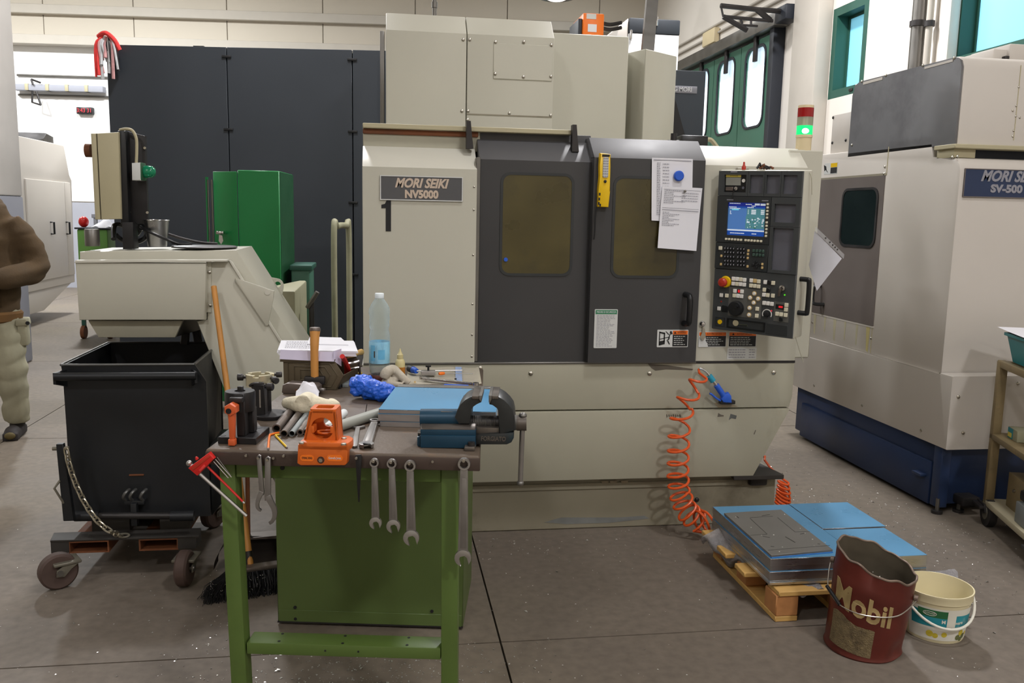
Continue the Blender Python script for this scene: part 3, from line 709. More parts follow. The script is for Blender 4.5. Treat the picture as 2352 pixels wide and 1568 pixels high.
# oily black step plate at the right foot
x0, x1 = at(1722, 1083, y=4.1).x, at(1797, 1093, y=3.86).x
MB().hexa([(x1-.26, 3.84, .245), (x1, 3.84, .245), (x1-.05, 4.15, .245), (x1-.22, 4.15, .245), (x1-.26, 3.84, .268), (x1, 3.84, .268), (x1-.05, 4.15, .268), (x1-.22, 4.15, .268)], .003, 1).build('step_plate', 'trolley_dark', nv)

CH = .095  # chamfer height
def paneled(name, x0, x1, yf, zt, mat, topmat, top_name, back=.25):
    a = MB().prism([(yf, .833), (yf, zt), (yf+back, zt), (yf+back, .833)], 'x', x0, x1, .004).build(name, mat, nv)
    MB().prism([(yf, zt), (yf+CH*1.2, zt+CH), (yf+back, zt+CH), (yf+back, zt)], 'x', x0, x1, .002).build(top_name, topmat, nv if topmat == 'charcoal_lit' else a)
    return a
lp_ = paneled('left_panel', xl, .405, YF, 1.696, 'cream_paint', 'cream_lightened', 'panel_chamfer')
d1 = paneled('sliding_door', .416, .935, YF+.012, 1.742, 'charcoal_paint', 'charcoal_lit', 'door_chamfer')
d2 = paneled('sliding_door', .925, 1.446, YF-.03, 1.762, 'charcoal_paint', 'charcoal_lit', 'door_chamfer')
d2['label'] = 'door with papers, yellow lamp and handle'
rp = paneled('right_panel', 1.452, xr, YF, 1.745, 'cream_paint', 'cream_lightened', 'panel_chamfer')
MB().box((.402, YF+.004, .835), (.42, YF+.2, 1.75), .002, 1).build('gap_strip', 'steel_dull', nv)
bolts('bolt', [(.392, YF, z) for z in (.86, .96, 1.1, 1.32, 1.52, 1.62)], .005, nv)
# door windows
def dwin(px0, py0, px1, py1, yf, par):
    a, b = N_(px0, py1, yf); c, d = N_(px1, py0, yf)
    out = rrect(a, c, b, d, .035, 5); big = rrect(a-.012, c+.012, b-.012, d+.012, .045, 5)
    fr = MB().prism(big, 'y', yf-.004, yf+.006, hole=out).build('window_gasket', 'panel_dark', par)
    MB().prism(out, 'y', yf-.002, yf+.012).build('window_pane', 'glass_oily', par)
dwin(1152, 405, 1314, 627, YF+.012, d1)
dwin(1407, 413, 1562, 632, YF-.03, d2)
x, z = N_(1162, 596, YF); tag_ = MB().cyl((x, YF+.012, z), (x, YF+.002, z), .009, n=14).build('blue_button', 'tool_blue', d1)
# door 2 handle
hx, hz0 = N_(1573, 742, YF-.03); hz1 = N_(1573, 676, YF-.03)[1]
MB().tube(spline([(hx-.005, YF-.03, hz1), (hx, YF-.075, hz1-.004), (hx, YF-.085, hz1-.03), (hx, YF-.085, hz0+.03), (hx, YF-.075, hz0+.004), (hx-.005, YF-.03, hz0)], 5), .0135, 10).build('handle', 'black_plastic', d2)
# dirty strip, rail and hooks behind the left panel top
MB().box((xl, YF+.13, 1.78), (.43, YF+.25, 1.885), .003, 1).build('rear_strip', 'cream_dirty', nv)
MB().box((xl, YF+.1, 1.868), (.85, YF+.17, 1.89), .003, 1).build('rail', 'control_beige', nv)
MB().box((xl, YF+.12, 1.845), (.42, YF+.16, 1.868), .003, 1).build('rail_gap', 'rust_brown', nv)
MB().box((.43, YF+.15, 1.8), (.95, YF+.2, 1.872), .003, 1).build('rail_cover', 'plate_grey', nv)
for px in (1081, 1328):
    x = N_(px, 300)[0]
    MB().prism([(x-.012, 1.79), (x+.02, 1.79), (x+.012, 1.85), (x+.006, 1.91), (x-.012, 1.91)], 'y', YF+.06, YF+.1).build('rail_hook', 'steel_dark', nv)

# upper column cover
YU = 4.4
bx0, bz0 = .009, 1.86; bx1 = .842; bzc = 2.378
def U(px, py): return P2(px, py, YU)
sx = U(1072, 160)[0]
for a, b, nm in ((bx0, sx-.002, 'upper_cover'), (sx+.002, bx1, 'upper_cover')):
    MB().prism([(YU, bz0), (YU, bzc), (YU+.1, bzc+.1), (YU+1.1, bzc+.1), (YU+1.1, bz0)], 'x', a, b, .004).build(nm, 'cream_paint', nv)
MB().box((bx0-.03, YU+.03, 1.88), (bx0-.008, YU+.06, bzc), .004).build('side_post', 'steel_dull', nv)
ax0, az1 = U(1134, 89); ax1, az0 = U(1270, 187)
ap = MB().box((ax0, YU-.005, az0), (ax1-.006, YU, az1-.02), .003, 1).build('access_plate', 'cream_paint', nv)
bolts('bolt', [(a, YU-.005, b) for a, b in (U(1138, 97), U(1203, 96.5), U(1266, 104), U(1137, 170), U(1202, 177), U(1265, 176))], .0085, ap)
bolts('bolt', [(a, YU, b) for a, b in (U(1064, 91), U(1079, 91), U(1061, 255), U(1075, 255), U(1170, 260), U(1265, 265), U(1074, 275))], .0085, nv)
MB().box((sx+.003, YU-.002, U(1170, 267)[1]), (bx1-.004, YU, U(1170, 264)[1])).build('seam_strip', 'cream_base', nv)
# grey-cream rear covers, stepped back to the right
YR = 4.8
rx1, rz1 = P2(1445, 84, YR); rx1b = P2(1445, 200, YR)[0]
MB().box((bx1-.3, YR, 1.7), (rx1, YR+.9, rz1), .005, 1).build('rear_cover', 'cream_paint', nv)
x2, z2 = P2(1483, 112, YR+.02); x3, z3 = P2(1552, 131, YR+.12)
MB().hexa([(rx1-.01, YR+.28, 1.6), (x2, YR+.02, 1.6), (x2, YR+.9, 1.6), (rx1-.01, YR+.9, 1.6), (rx1-.01, YR+.28, z2), (x2, YR+.02, z2), (x2, YR+.9, z2), (rx1-.01, YR+.9, z2)], .003, 1).build('side_cover', 'cream_paint', nv)
MB().hexa([(x2+.001, YR+.02, 1.6), (x3, YR+.1, 1.6), (x3, YR+.9, 1.6), (x2+.001, YR+.9, 1.6), (x2+.001, YR+.02, z2), (x3, YR+.1, z3), (x3, YR+.9, z3), (x2+.001, YR+.9, z2)], .003, 1).build('side_cover', 'cream_paint', nv)
MB().box((xl+.02, YF+.25, .83), (xr-.02, 5.6, 1.78), .01).build('body', 'cream_paint', nv)
# slotted post rising behind the machine
MB().prism([(-.035, -.02), (.035, -.02), (.035, .02), (.012, .02), (.012, .008), (-.012, .008), (-.012, .02), (-.035, .02)], 'z', 0, 1).build('tmp_post', 'steel_dull', nv)
o = bpy.data.objects['tmp_post']; o.name = 'slotted_strut'; q0, q1 = at(1487, 118, y=5.1), at(1499, -20, y=5.3)
dz = (q1-q0); ll = dz.length; zz = dz.normalized(); xx = V((1, 0, 0)); xx = (xx-zz*xx.dot(zz)).normalized()
o.matrix_basis = WORLD['machining_center'].inverted() @ frame(q0, xx, zz.cross(xx), zz*ll) @ WORLD['machining_center']
for v in o.data.vertices: v.co = v.co + V(nv.location)
o.matrix_basis = WORLD['machining_center'].inverted() @ frame(q0, xx, zz.cross(xx), zz*ll)
# thin pipe on the roof at the top edge
q0 = at(998, 32, y=5.0); MB().cyl((q0.x, 5.0, 2.4), (q0.x, 5.0, 3.2), .012, n=10).build('roof_pipe', 'steel_dull', nv)
MB().cyl((q0.x, 5.0, at(998, 18, y=5).z), (q0.x, 5.0, at(998, 18, y=5).z+.03), .017, n=10).build('pipe_joint', 'steel_dull', nv)
# clutter on the door top: fitting and dark block
q = at(1548, 306, y=4.05)
MB().cyl((q.x, 4.05, 1.84), (q.x, 4.05, 1.9), .015, n=10).build('fitting', 'steel_dark', nv)
MB().box((q.x-.03, 4.04, 1.85), (q.x+.03, 4.08, 1.87), .005).build('fitting', 'steel_dark', nv)
qa, qb = at(1566, 308, y=4.15), at(1628, 308, y=4.15)
MB().box((qa.x, 4.15, 1.83), (qb.x, 4.3, 1.905), .008).build('valve_block', 'black_plastic', nv)
MB().tube(spline([(qb.x-.01, 4.2, 1.885), (qb.x+.03, 4.2, 1.89), (qb.x+.06, 4.18, 1.85)], 5), .012, 6).build('cable', 'control_beige', nv)
MB().box((1.9, YF+.09, .83), (2.075, YF+.5, at(1858, 345, y=YF+.1).z), .006, 1).build('pendant_mount', 'cream_paint', nv)
# right edge: dark joint between right panel and apron
MB().box((1.45, YF-.001, .822), (xr, YF+.01, .834)).build('joint_strip', 'steel_dark', nv)

# nameplate and number
ax, az = N_(873, 459); bx, bz = N_(1063, 407)
npl = MB().box((ax, YF-.006, az), (bx, YF, bz), .002, 1).build('nameplate', 'plate_grey', nv)
MB().prism([(ax, az), (bx, az), (bx, bz), (ax, bz)], 'y', YF-.008, YF-.002, hole=[(ax+.004, az+.004), (bx-.004, az+.004), (bx-.004, bz-.004), (ax+.004, bz-.004)]).build('plate_border', 'sticker_white', npl)
text('lettering', 'MORI SEIKI', .054, onface((N_(967, 424)[0], YF-.007, N_(967, 422)[1])), 'letter_cream', npl, .001, shear=.3, bold=.0022, maxw=N_(1030, 422)[0]-N_(906, 422)[0])
text('lettering', 'NV5000', .046, onface((N_(968, 447)[0], YF-.007, N_(968, 447)[1])), 'letter_cream', npl, .001, bold=.0024, maxw=N_(1007, 447)[0]-N_(930, 447)[0])
def nq(pts, Y=YF): return [N_(a, b, Y) for a, b in pts]
MB().prism(nq([(886, 531), (898, 531), (898, 460), (888, 460), (884, 468), (876, 470), (876, 478), (886, 478)]), 'y', YF-.002, YF).build('number_one', 'ink_black', nv)

# printed plates
def bars(name, x0, z0, x1, z1, n, Y, par, mat='ink_soft', fill=.4, seed=1, rag=.35):
    "rows of tiny print, too small to read"
    r = random.Random(seed); m = MB(); h = (z1-z0)/n
    for i in range(n):
        z = z1-(i+.5)*h; x = x0; end = x1-(x1-x0)*rag*r.random()
        while x < end-.003:
            wd = min(end-x, r.uniform(.006, .016)); m.box((x, Y-.0006, z-h*fill/2), (x+wd, Y, z+h*fill/2)); x += wd+.003
    return m.build(name, mat, par)
Y2 = YF-.03
ax, az = N_(1363, 799, Y2); bx, bz = N_(1419, 710, Y2)
pl = MB().prism(rrect(ax, bx, az, bz, .004, 3), 'y', Y2-.003, Y2).build('safety_notice', 'sticker_white', d2)
MB().box((ax+.004, Y2-.004, bz-.022), (bx-.004, Y2-.003, bz-.004)).build('notice_header', 'sticker_green', d2)
text('lettering', 'MISURE DI SICUREZZA', .013, onface(((ax+bx)/2, Y2-.0042, bz-.013)), 'letter_white', d2, .0002, maxw=(bx-ax)*.84)
bars('fine_print', ax+.01, az+.006, bx-.008, bz-.026, 22, Y2-.003, d2, 'ink_soft', .35, 3)
def warn(px0, py0, px1, py1, Y, par, split, sd):
    ax, az = N_(px0, py1, Y); bx, bz = N_(px1, py0, Y); h = bz-az
    MB().prism(rrect(ax, bx, az, bz, .003, 3), 'y', Y-.0025, Y).build('warning_plate', 'sticker_white', par)
    m = ax+(bx-ax)*split
    MB().box((m, Y-.0035, bz-h*.27), (bx-.003, Y-.0025, bz-h*.05)).build('warning_header', 'sticker_orange', par)
    MB().box((m, Y-.0035, az+h*.05), (bx-.003, Y-.0025, bz-h*.28)).build('warning_text_panel', 'ink_black', par)
    bars('fine_print', m+.006, az+h*.1, bx-.008, bz-h*.32, 5, Y-.0035, par, 'sticker_white', .3, sd)
    text('lettering', 'AVVERTENZA', h*.16, onface(((m+bx)/2+.006, Y-.0036, bz-h*.16)), 'ink_black', par, .0002, maxw=(bx-m)*.55)
    tx = m+(bx-m)*.14
    MB().prism([(tx-.006, bz-h*.22), (tx+.006, bz-h*.22), (tx, bz-h*.09)], 'y', Y-.0042, Y-.0034).build('warning_triangle', 'ink_black', par)
    return ax, az, bx, bz
ax, az, bx, bz = warn(1508, 757, 1581, 797, Y2, d2, .5, 4)
W_, H_ = bx-ax, bz-az
def pg(p): return [(ax+W_*u, az+H_*v) for u, v in p]
pk = MB()
for s in ([(.06, .9), (.09, .9), (.09, .1), (.06, .1)], [(.06, .9), (.24, .84), (.24, .74), (.06, .82)], [(.21, .84), (.25, .84), (.25, .3), (.21, .3)], [(.07, .34), (.25, .4), (.25, .18), (.07, .1)], [(.09, .48), (.36, .6), (.36, .56), (.09, .44)],
          [(.4, .78), (.43, .8), (.4, .58), (.36, .55)], [(.43, .8), (.49, .82), (.49, .78), (.44, .72)], [(.28, .92), (.38, .74), (.36, .7), (.26, .9)], [(.36, .6), (.41, .56), (.38, .42), (.32, .36), (.31, .4), (.35, .46)], [(.32, .36), (.39, .16), (.42, .17), (.37, .36)]):
    pk.prism(pg(s), 'y', Y2-.0035, Y2-.0025)
pk.prism(circle(ax+W_*.435, az+H_*.86, H_*.07, 10), 'y', Y2-.0035, Y2-.0025)
pk.build('pictogram', 'ink_black', d2)
warn(1672, 761, 1738, 797, YF, rp, .02, 5)
ax, az, bx, bz = warn(1603, 761, 1669, 797, YF, rp, .02, 6)
MB().prism([(ax+.001, az+.001), (ax+.048, az+.001), (ax+.044, az+.02), (ax+.034, az+.03), (ax+.036, az+.042), (ax+.018, az+.052), (ax+.001, az+.055)], 'y', YF-.0045, YF-.003).build('peeled_patch', 'sticker_white', rp)
ax, az = N_(1669, 825); bx, bz = N_(1738, 798)
MB().box((ax, YF-.002, az), (bx, YF, bz)).build('data_plate', 'sticker_white', rp)
bars('fine_print', ax+.008, az+.004, ax+(bx-ax)*.66, bz-.004, 4, YF-.002, rp, 'ink_soft', .35, 8, .1)
bars('fine_print', ax+(bx-ax)*.74, az+.004, bx-.006, bz-.004, 4, YF-.002, rp, 'ink_soft', .35, 9)
# lock with keys by the panel
lx, lz = N_(1612, 743)
MB().lathe([(.014, 0), (.013, .014), (.008, .02), (0, .021)], (lx, YF, lz), (lx, YF-1, lz), 14).build('lock', 'chrome', rp)
MB().prism([(lx+.002, lz-.005), (lx+.014, lz-.03), (lx+.018, lz-.06), (lx+.004, lz-.08), (lx-.01, lz-.065), (lx, lz-.04)], 'y', YF-.012, YF-.008).build('key', 'bolt_steel', rp)

# ---------------------------------------------------------------- swivelled control panel
a_ = R(138); tl, rl = -.05, .02
eu = V((sin(a_), cos(a_), 0)); nn = V((eu.y, -eu.x, 0)); nn = nn if nn.y < 0 else -nn
ew = V((0, 0, 1))*cos(tl)-nn*sin(tl); nn = eu.cross(ew)
eu, ew = eu*cos(rl)-ew*sin(rl), ew*cos(rl)+eu*sin(rl)
CP0 = at(1654, 392, y=3.8); TP = frame(CP0, eu, ew, nn); TPi = TP.inverted()
def cp(px, py): q = TPi @ atp(px, py, CP0, nn); return q.x, q.y
CW, CHh = .388, .727
def pb(px0, py0, px1, py1, d0, d1, bev=0):
    a, b = cp(px0, py0), cp(px1, py1); return MB(TP).box((a[0], b[1], d0), (b[0], a[1], d1), bev, 1)
hs = MB(TP).box((-.004, -CHh-.004, -.1), (CW+.004, .004, -.004), .008).build('control_panel', 'cream_paint', nv)
MB(TP).box((-.012, -CHh+.02, -.13), (.06, -.01, -.1), .005).build('panel_hinge', 'panel_dark', hs)
def za(x, y): return 1640+x/7.127, 380+y/7.127
def zc(x, y): return 1640+x/9.224, 620+y/9.224
def zpb(f, x0, y0, x1, y1, d0, d1, bev=0): return pb(*f(x0, y0), *f(x1, y1), d0, d1, bev)
def rim(f, x0, y0, x1, y1, ix0, iy0, ix1, iy1, d0, d1, nm, mat):
    a, b, c, d = cp(*f(x0, y0)), cp(*f(x1, y1)), cp(*f(ix0, iy0)), cp(*f(ix1, iy1))
    q = lambda s, t: [(s[0], t[1]), (t[0], t[1]), (t[0], s[1]), (s[0], s[1])]
    m = MB(TP); m.prism(q(a, b), 'z', d0, d1, hole=q(c, d)); return m.build(nm, mat, hs)
MB(TP).box((.001, -CHh+.001, -.006), (CW-.001, -.001, -.002)).build('face_plate', 'panel_recess', hs)
# fascia pieces around the openings: top band, right column, screen bezel, keyboard, operation panel
def cell(u0, u1, w0, w1, inner, nm='fascia', mat='panel_grey'):
    m = MB(TP); m.prism([(u0, w0), (u1, w0), (u1, w1), (u0, w1)], 'z', -.003, .012, hole=[(inner[0], inner[2]), (inner[1], inner[2]), (inner[1], inner[3]), (inner[0], inner[3])]); return m.build(nm, mat, hs)
wt = cp(*za(600, 500))[1]; cols = [.0005, cp(*za(575, 300))[0], cp(*za(845, 300))[0], cp(*za(1115, 300))[0], CW-.0005]
for k, (x0, y0, x1, y1) in enumerate(((190, 150, 535, 440), (612, 155, 805, 455), (880, 155, 1080, 460), (1160, 155, 1365, 466))):
    a, b = cp(*za(x0, y0)), cp(*za(x1, y1)); cell(cols[k]+.0006, cols[k+1]-.0006, wt, -.0005, (a[0], b[0], b[1], a[1]))
uc = cp(*za(945, 800))[0]; wk = cp(*za(500, 1272))[1]; wo = cp(1700, 620.5)[1]
a, b = cp(*za(1012, 625)), cp(*za(1340, 940)); cell(uc+.001, CW-.0005, b[1]-.018, wt-.002, (a[0], b[0], b[1], a[1]))
a2, b2 = cp(*za(990, 1015)), cp(1819, 622); wr_ = cp(1800, 628)[1]; cell(uc+.001, CW-.0005, wr_, b[1]-.019, (a2[0], b2[0], wr_+.014, a2[1]))
a, b = cp(*za(247, 598)), cp(*za(832, 1165)); cell(.0005, uc-.001, wk+.001, wt-.002, (a[0], b[0], b[1], a[1]), 'screen_bezel', 'panel_dark')
MB(TP).box((.0005, wr_+.001, -.003), (uc-.001, wk-.001, .011), .002, 1).build('keyboard_plate', 'panel_dark', hs)
MB(TP).box((.0005, -CHh+.001, -.003), (CW-.0005, wr_-.001, .008), .002, 1).build('operation_plate', 'panel_grey', hs)
zpb(zc, 340, 350, 1005, 1035, .008, .0095).build('inset_plate', 'panel_mid', hs)
zpb(zc, 1300, 655, 1590, 1110, .008, .0095).build('inset_plate', 'panel_mid', hs)
# screen
SA, SB = cp(*za(247, 598)), cp(*za(832, 1165)); SW, SH = SB[0]-SA[0], SA[1]-SB[1]
def sb(u0, v0, u1, v1, d, nm, mat): return MB(TP).box((SA[0]+u0*SW, SA[1]-v1*SH, d-.001), (SA[0]+u1*SW, SA[1]-v0*SH, d)).build(nm, mat, hs)
sb(0, 0, 1, 1, .003, 'screen', 'screen_blue')
sb(0, 0, 1, .12, .0036, 'screen_title_bar', 'screen_navy'); sb(0, .12, 1, .17, .0036, 'screen_band', 'screen_mid')
sb(.5, .17, 1, .4, .0036, 'screen_field', 'screen_teal'); sb(.48, .4, 1, .78, .0036, 'screen_field', 'screen_teal')
sb(0, .82, 1, .86, .0038, 'screen_line', 'screen_text'); sb(0, .87, 1, 1, .0036, 'screen_footer', 'screen_mid')
sb(.1, .2, .28, .235, .004, 'screen_mark', 'screen_cyan'); sb(.7, .02, .83, .075, .004, 'screen_mark', 'screen_text'); sb(.85, .02, 1, .08, .004, 'screen_mark', 'screen_text')
m = MB(TP); r = random.Random(2)
def seg(u0, v0, u1, v1): m.box((SA[0]+u0*SW, SA[1]-v1*SH, .0038), (SA[0]+u1*SW, SA[1]-v0*SH, .0042))
for v0, us in ((.02, (.03, .3)), (.13, (.02, .22)), (.13, (.51, .66)), (.17, (.04, .3)), (.92, (.08, .44)), (.92, (.66, .78)), (.04, (.46, .6)), (.085, (.62, .72))):
    u = us[0]
    while u < us[1]: wd = r.uniform(.015, .04); seg(u, v0, u+wd, v0+.026); u += wd+.008
for v0 in (.21, .26, .31):
    seg(.62, v0, .74, v0+.035); seg(.87, v0, .96, v0+.035); seg(.53, v0, .55, v0+.03)
for k in range(26):
    u, v = r.uniform(.5, .95), r.uniform(.42, .74); seg(u, v, u+r.uniform(.01, .05), v+r.uniform(.012, .05))
for k in range(4): seg(.05, .25+.03*k, .05+.04*r.random()+.02, .268+.03*k)
m.build('screen_text', 'screen_text', hs)
m = MB(TP)
for k in range(10): u, v = r.uniform(.5, .9), r.uniform(.42, .74); seg(u, v, u+r.uniform(.02, .06), v+r.uniform(.01, .03))
m.build('screen_graph', 'screen_green', hs)
# soft keys
key0 = None
def keybox(u, w_, d, sx_, sy_, nm, mat, h=.006):
    return MB(TP).box((u-sx_/2, w_-sy_/2, d), (u+sx_/2, w_+sy_/2, d+h), .0012, 1).build(nm, mat, hs)
KM = {}
def key(px, py, d, sx_, sy_, nm, mat):
    u, w_ = cp(px, py); k = (nm, mat, sx_, sy_)
    if k not in KM: o = keybox(u, w_, d, sx_, sy_, nm, mat); KM[k] = (o, u, w_, d); return
    o, u0, w0, d0 = KM[k]; c = o.copy(); COL.objects.link(c); c.parent = hs
    c.matrix_basis = M4.Translation(eu*(u-u0)+ew*(w_-w0)+nn*(d-d0)); WORLD[c.name] = WORLD[hs.name]
for i, x in enumerate((222, 270, 318, 368, 418, 466, 540, 588, 638, 688, 740, 792)): key(*za(x, 1198+(x-222)*.066), .012, .0105, .0095, 'soft_key', 'key_cream')
for x, y in zip((902, 899, 896, 893, 890, 885, 882, 879, 876, 872), (632, 687, 743, 797, 852, 930, 985, 1040, 1096, 1150)): key(*za(x, y), .012, .0095, .0095, 'soft_key', 'key_cream')
for x, y, tw in ((285, 560, .03), (857, 575, .03), (350, 103, .032)): zpb(za, x-55, y-9, x+50, y+9, .012, .0124).build('maker_lettering', 'ink_soft', hs)
# keyboard: small keys joined
kb = MB(TP)
for i, x in enumerate((1668.4, 1675, 1681.6, 1688.4, 1698, 1705, 1712)):
    for j, y in enumerate((569, 578, 588, 597.7, 606)):
        u, w_ = cp(x, y+(x-1668)*.05); kb.box((u-.0055, w_-.0075, .011), (u+.0055, w_+.0075, .016), .001, 1)
kb.build('keypad', 'key_black', hs)['kind'] = 'stuff'
kl = MB(TP)
for i, x in enumerate((1668.4, 1675, 1681.6, 1688.4, 1698, 1705, 1712)):
    for j, y in enumerate((569, 578, 588, 597.7, 606)):
        u, w_ = cp(x, y+(x-1668)*.05); kl.box((u-.002, w_-.003, .016), (u+.0025, w_+.003, .0163))
kl.build('key_legends', 'ink_soft', hs)['kind'] = 'stuff'
for i in range(4):
    for j in range(2): key(1734+i*7.2, 575+j*9.2+i*.4, .011, .011, .013, 'function_key', 'key_green')
for x, y in ((1722, 575), (1721, 583), (1720.5, 592), (1720, 611), (1660, 587), (1659, 606), (1754, 606), (1753.6, 614)): key(x, y, .011, .009, .011, 'side_key', 'key_tan')
key(1658, 569, .011, .017, .017, 'start_key', 'key_cream')
for x, y in ((1739.5, 601), (1732, 607.5), (1747, 607.5), (1739.5, 613.5), (1739.5, 607.5)): key(x, y, .011, .01, .012, 'arrow_key', 'key_black')
# operation buttons
WB = [(438, 178), (516, 183), (672, 203), (433, 280), (588, 293), (666, 303), (815, 215), (1112, 250), (468, 435), (618, 447), (533, 540), (608, 548), (180, 525), (1083, 515), (1087, 690), (1167, 700), (1250, 710), (132, 808)]
CB = [(593, 193), (510, 288), (972, 235), (808, 322), (888, 330), (968, 340), (1277, 268), (455, 533), (296, 535), (1093, 413), (1163, 525), (1272, 535), (940, 815), (930, 960), (1558, 735), (1548, 830), (1362, 920), (1447, 932), (1540, 945)]
for p in WB: key(*zc(*p), .0095, .0165, .0175, 'push_button', 'key_white')
for p in CB: key(*zc(*p), .0095, .0165, .0175, 'push_button', 'key_cream')
key(*zc(893, 223), .0095, .0165, .0175, 'push_button', 'key_tan')
for p in ((1192, 255), (1170, 420), (1442, 1035)): key(*zc(*p), .0095, .0165, .0165, 'push_button', 'key_black')
def rc_(x, y, r, d, h, nm, mat, f=zc, r2=None, n=20):
    u, w_ = cp(*f(x, y)); return MB(TP).cyl((u, w_, d), (u, w_, d+h), r, r2, n).build(nm, mat, hs)
for x, y in ((877, 490), (790, 580), (957, 602), (865, 685), (778, 795), (765, 940)):
    rc_(x, y, .0105, .0095, .004, 'jog_collar', 'key_tan'); rc_(x, y, .0075, .0135, .004, 'jog_button', 'key_white', r2=.006)
u, w_ = cp(*zc(265, 245)); MB(TP).cyl((u, w_, .008), (u, w_, .016), .027, .024, 24).build('stop_collar', 'yellow_plastic', hs)
MB(TP).cyl((u, w_, .016), (u, w_, .03), .012, n=16).build('stop_stem', 'red_plastic', hs)
MB(TP).lathe([(.013, .028), (.02, .034), (.021, .046), (.015, .054), (0, .056)], (u, w_, 0), (u, w_, 1), 22).build('stop_button', 'red_plastic', hs)
u, w_ = cp(*zc(505, 800)); MB(TP).lathe([(.034, .0095), (.034, .03), (.031, .036), (.012, .037), (0, .036)], (u, w_, 0), (u, w_, 1), 30).build('jog_dial', 'black_plastic', hs)
MB(TP).cyl((u+.012, w_+.012, .037), (u+.012, w_+.012, .05), .007, n=12).build('dial_knob', 'black_plastic', hs)
u, w_ = cp(*zc(1140, 930)); MB(TP).lathe([(.013, .0095), (.011, .026), (0, .027)], (u, w_, 0), (u, w_, 1), 18).build('rotary_knob', 'black_plastic', hs)
MB(TP).tube([(u+.021*cos(R(t)), w_+.021*sin(R(t)), .0096) for t in range(-30, 215, 12)], .0022, 6).build('knob_scale', 'key_white', hs)
rc_(1235, 858, .004, .0095, .002, 'indicator_lamp', 'led_red_soft'); rc_(1517, 522, .0035, .0095, .002, 'indicator_lamp', 'led_green')
rc_(172, 662, .0035, .008, .002, 'indicator_lamp', 'red_plastic')
zpb(zc, 515, 400, 578, 485, .0095, .0105).build('digit_display', 'panel_dark', hs); zpb(zc, 530, 412, 566, 472, .0105, .011).build('display_digit', 'led_red', hs)
zpb(zc, 1332, 715, 1492, 832, .0095, .011).build('digit_display', 'key_black', hs); zpb(zc, 1392, 750, 1475, 800, .011, .0114).build('display_digit', 'led_red', hs)
zpb(zc, 190, 740, 315, 890, .008, .012, .002).build('switch_block', 'key_black', hs)
u, w_ = cp(*zc(1478, 375)); MB(TP).lathe([(.014, .008), (.013, .022), (.006, .024), (.006, .012), (0, .012)], (u, w_, 0), (u, w_, 1), 18).build('key_switch', 'chrome', hs)
MB(TP).tube([(u-.004, w_, .02), (u-.01, w_-.014, .022), (u-.014, w_-.035, .014)], .006, 6).build('key_tag', 'pipe_brown', hs)
rc_(145, 1090, .0105, .008, .005, 'yellow_button', 'yellow_plastic')
rim(zc, 55, 985, 240, 1195, 75, 1005, 222, 1175, .008, .011, 'button_frame', 'panel_dark')
rim(zc, 300, 1010, 1090, 1310, 325, 1035, 1065, 1275, .008, .012, 'slot_frame', 'key_black')
zpb(zc, 325, 1035, 1065, 1275, .008, .009).build('slot_plate', 'panel_dark', hs)
rc_(478, 1115, .014, .009, .002, 'round_plug', 'control_beige')
u, w_ = cp(*zc(550, 1140)); u2, w2 = cp(*zc(730, 1165)); MB(TP).tube([(u, w_, .012), (u2, w2+.002, .012), (u2, w2-.005, .012)], .0022, 6).build('slot_lever', 'chrome', hs)
zpb(zc, 1125, 1120, 1560, 1400, .008, .0095, .001).build('blank_cover', 'panel_dark', hs)
# breaker block top left
zpb(za, 190, 150, 535, 440, -.003, .002).build('breaker_plate', 'key_black', hs)
zpb(za, 203, 150, 448, 190, .002, .004).build('caution_label', 'sticker_yellow', hs)
text('lettering', 'ATTENZIONE', .006, TP @ M4.Translation(V((cp(*za(335, 170))[0], cp(*za(335, 170))[1], .0042))), 'ink_black', hs, .0001, maxw=.038)
zpb(za, 203, 195, 440, 325, .002, .003).build('breaker_label', 'pvc_grey', hs); zpb(za, 203, 350, 320, 412, .002, .008, .001).build('breaker_lever', 'pipe_brown', hs)
rc_(492, 248, .008, .002, .004, 'white_button', 'key_white', za); rc_(485, 365, .006, .002, .004, 'power_button', 'panel_recess', za)
rc_(375, 375, .008, .002, .01, 'lock', 'chrome', za)
MB(TP).tube([(cp(*za(372, 375))[0], cp(*za(372, 375))[1], .012), (cp(*za(330, 450))[0], cp(*za(330, 450))[1], .016), (cp(*za(330, 540))[0], cp(*za(330, 540))[1], .014)], .0014, 5).build('key_string', 'steel_dark', hs)
# handle on the right flank
q0, q1 = cp(1840, 643), cp(1832, 720)
MB(TP).tube(spline([(CW-.01, q0[1], -.03), (CW+.035, q0[1], -.03), (CW+.045, q0[1]-.012, -.03), (CW+.045, q1[1]+.012, -.03), (CW+.035, q1[1], -.03), (CW-.01, q1[1], -.03)], 5), .011, 10).build('grab_handle', 'black_plastic', hs)
MB(TP).tube(spline([(CW+.0, .0, -.05), (CW+.015, -.03, -.05), (CW+.022, -.1, -.05)], 6), .002, 5).build('thin_wire', 'cream_dirty', hs)
MB(TP).tube(spline([(CW-.02, q1[1]-.0, -.02), (CW+.0, q1[1]-.09, -.02), (CW+.02, q1[1]-.16, -.03), (CW+.04, q1[1]-.22, -.04)], 6), .002, 5).build('thin_wire', 'cream_dirty', hs)
# shaft the panel hangs from
MB().box((1.6, YF-.03, 1.0), (1.655, YF, 1.735), .006).build('panel_bracket', 'cream_base', nv)
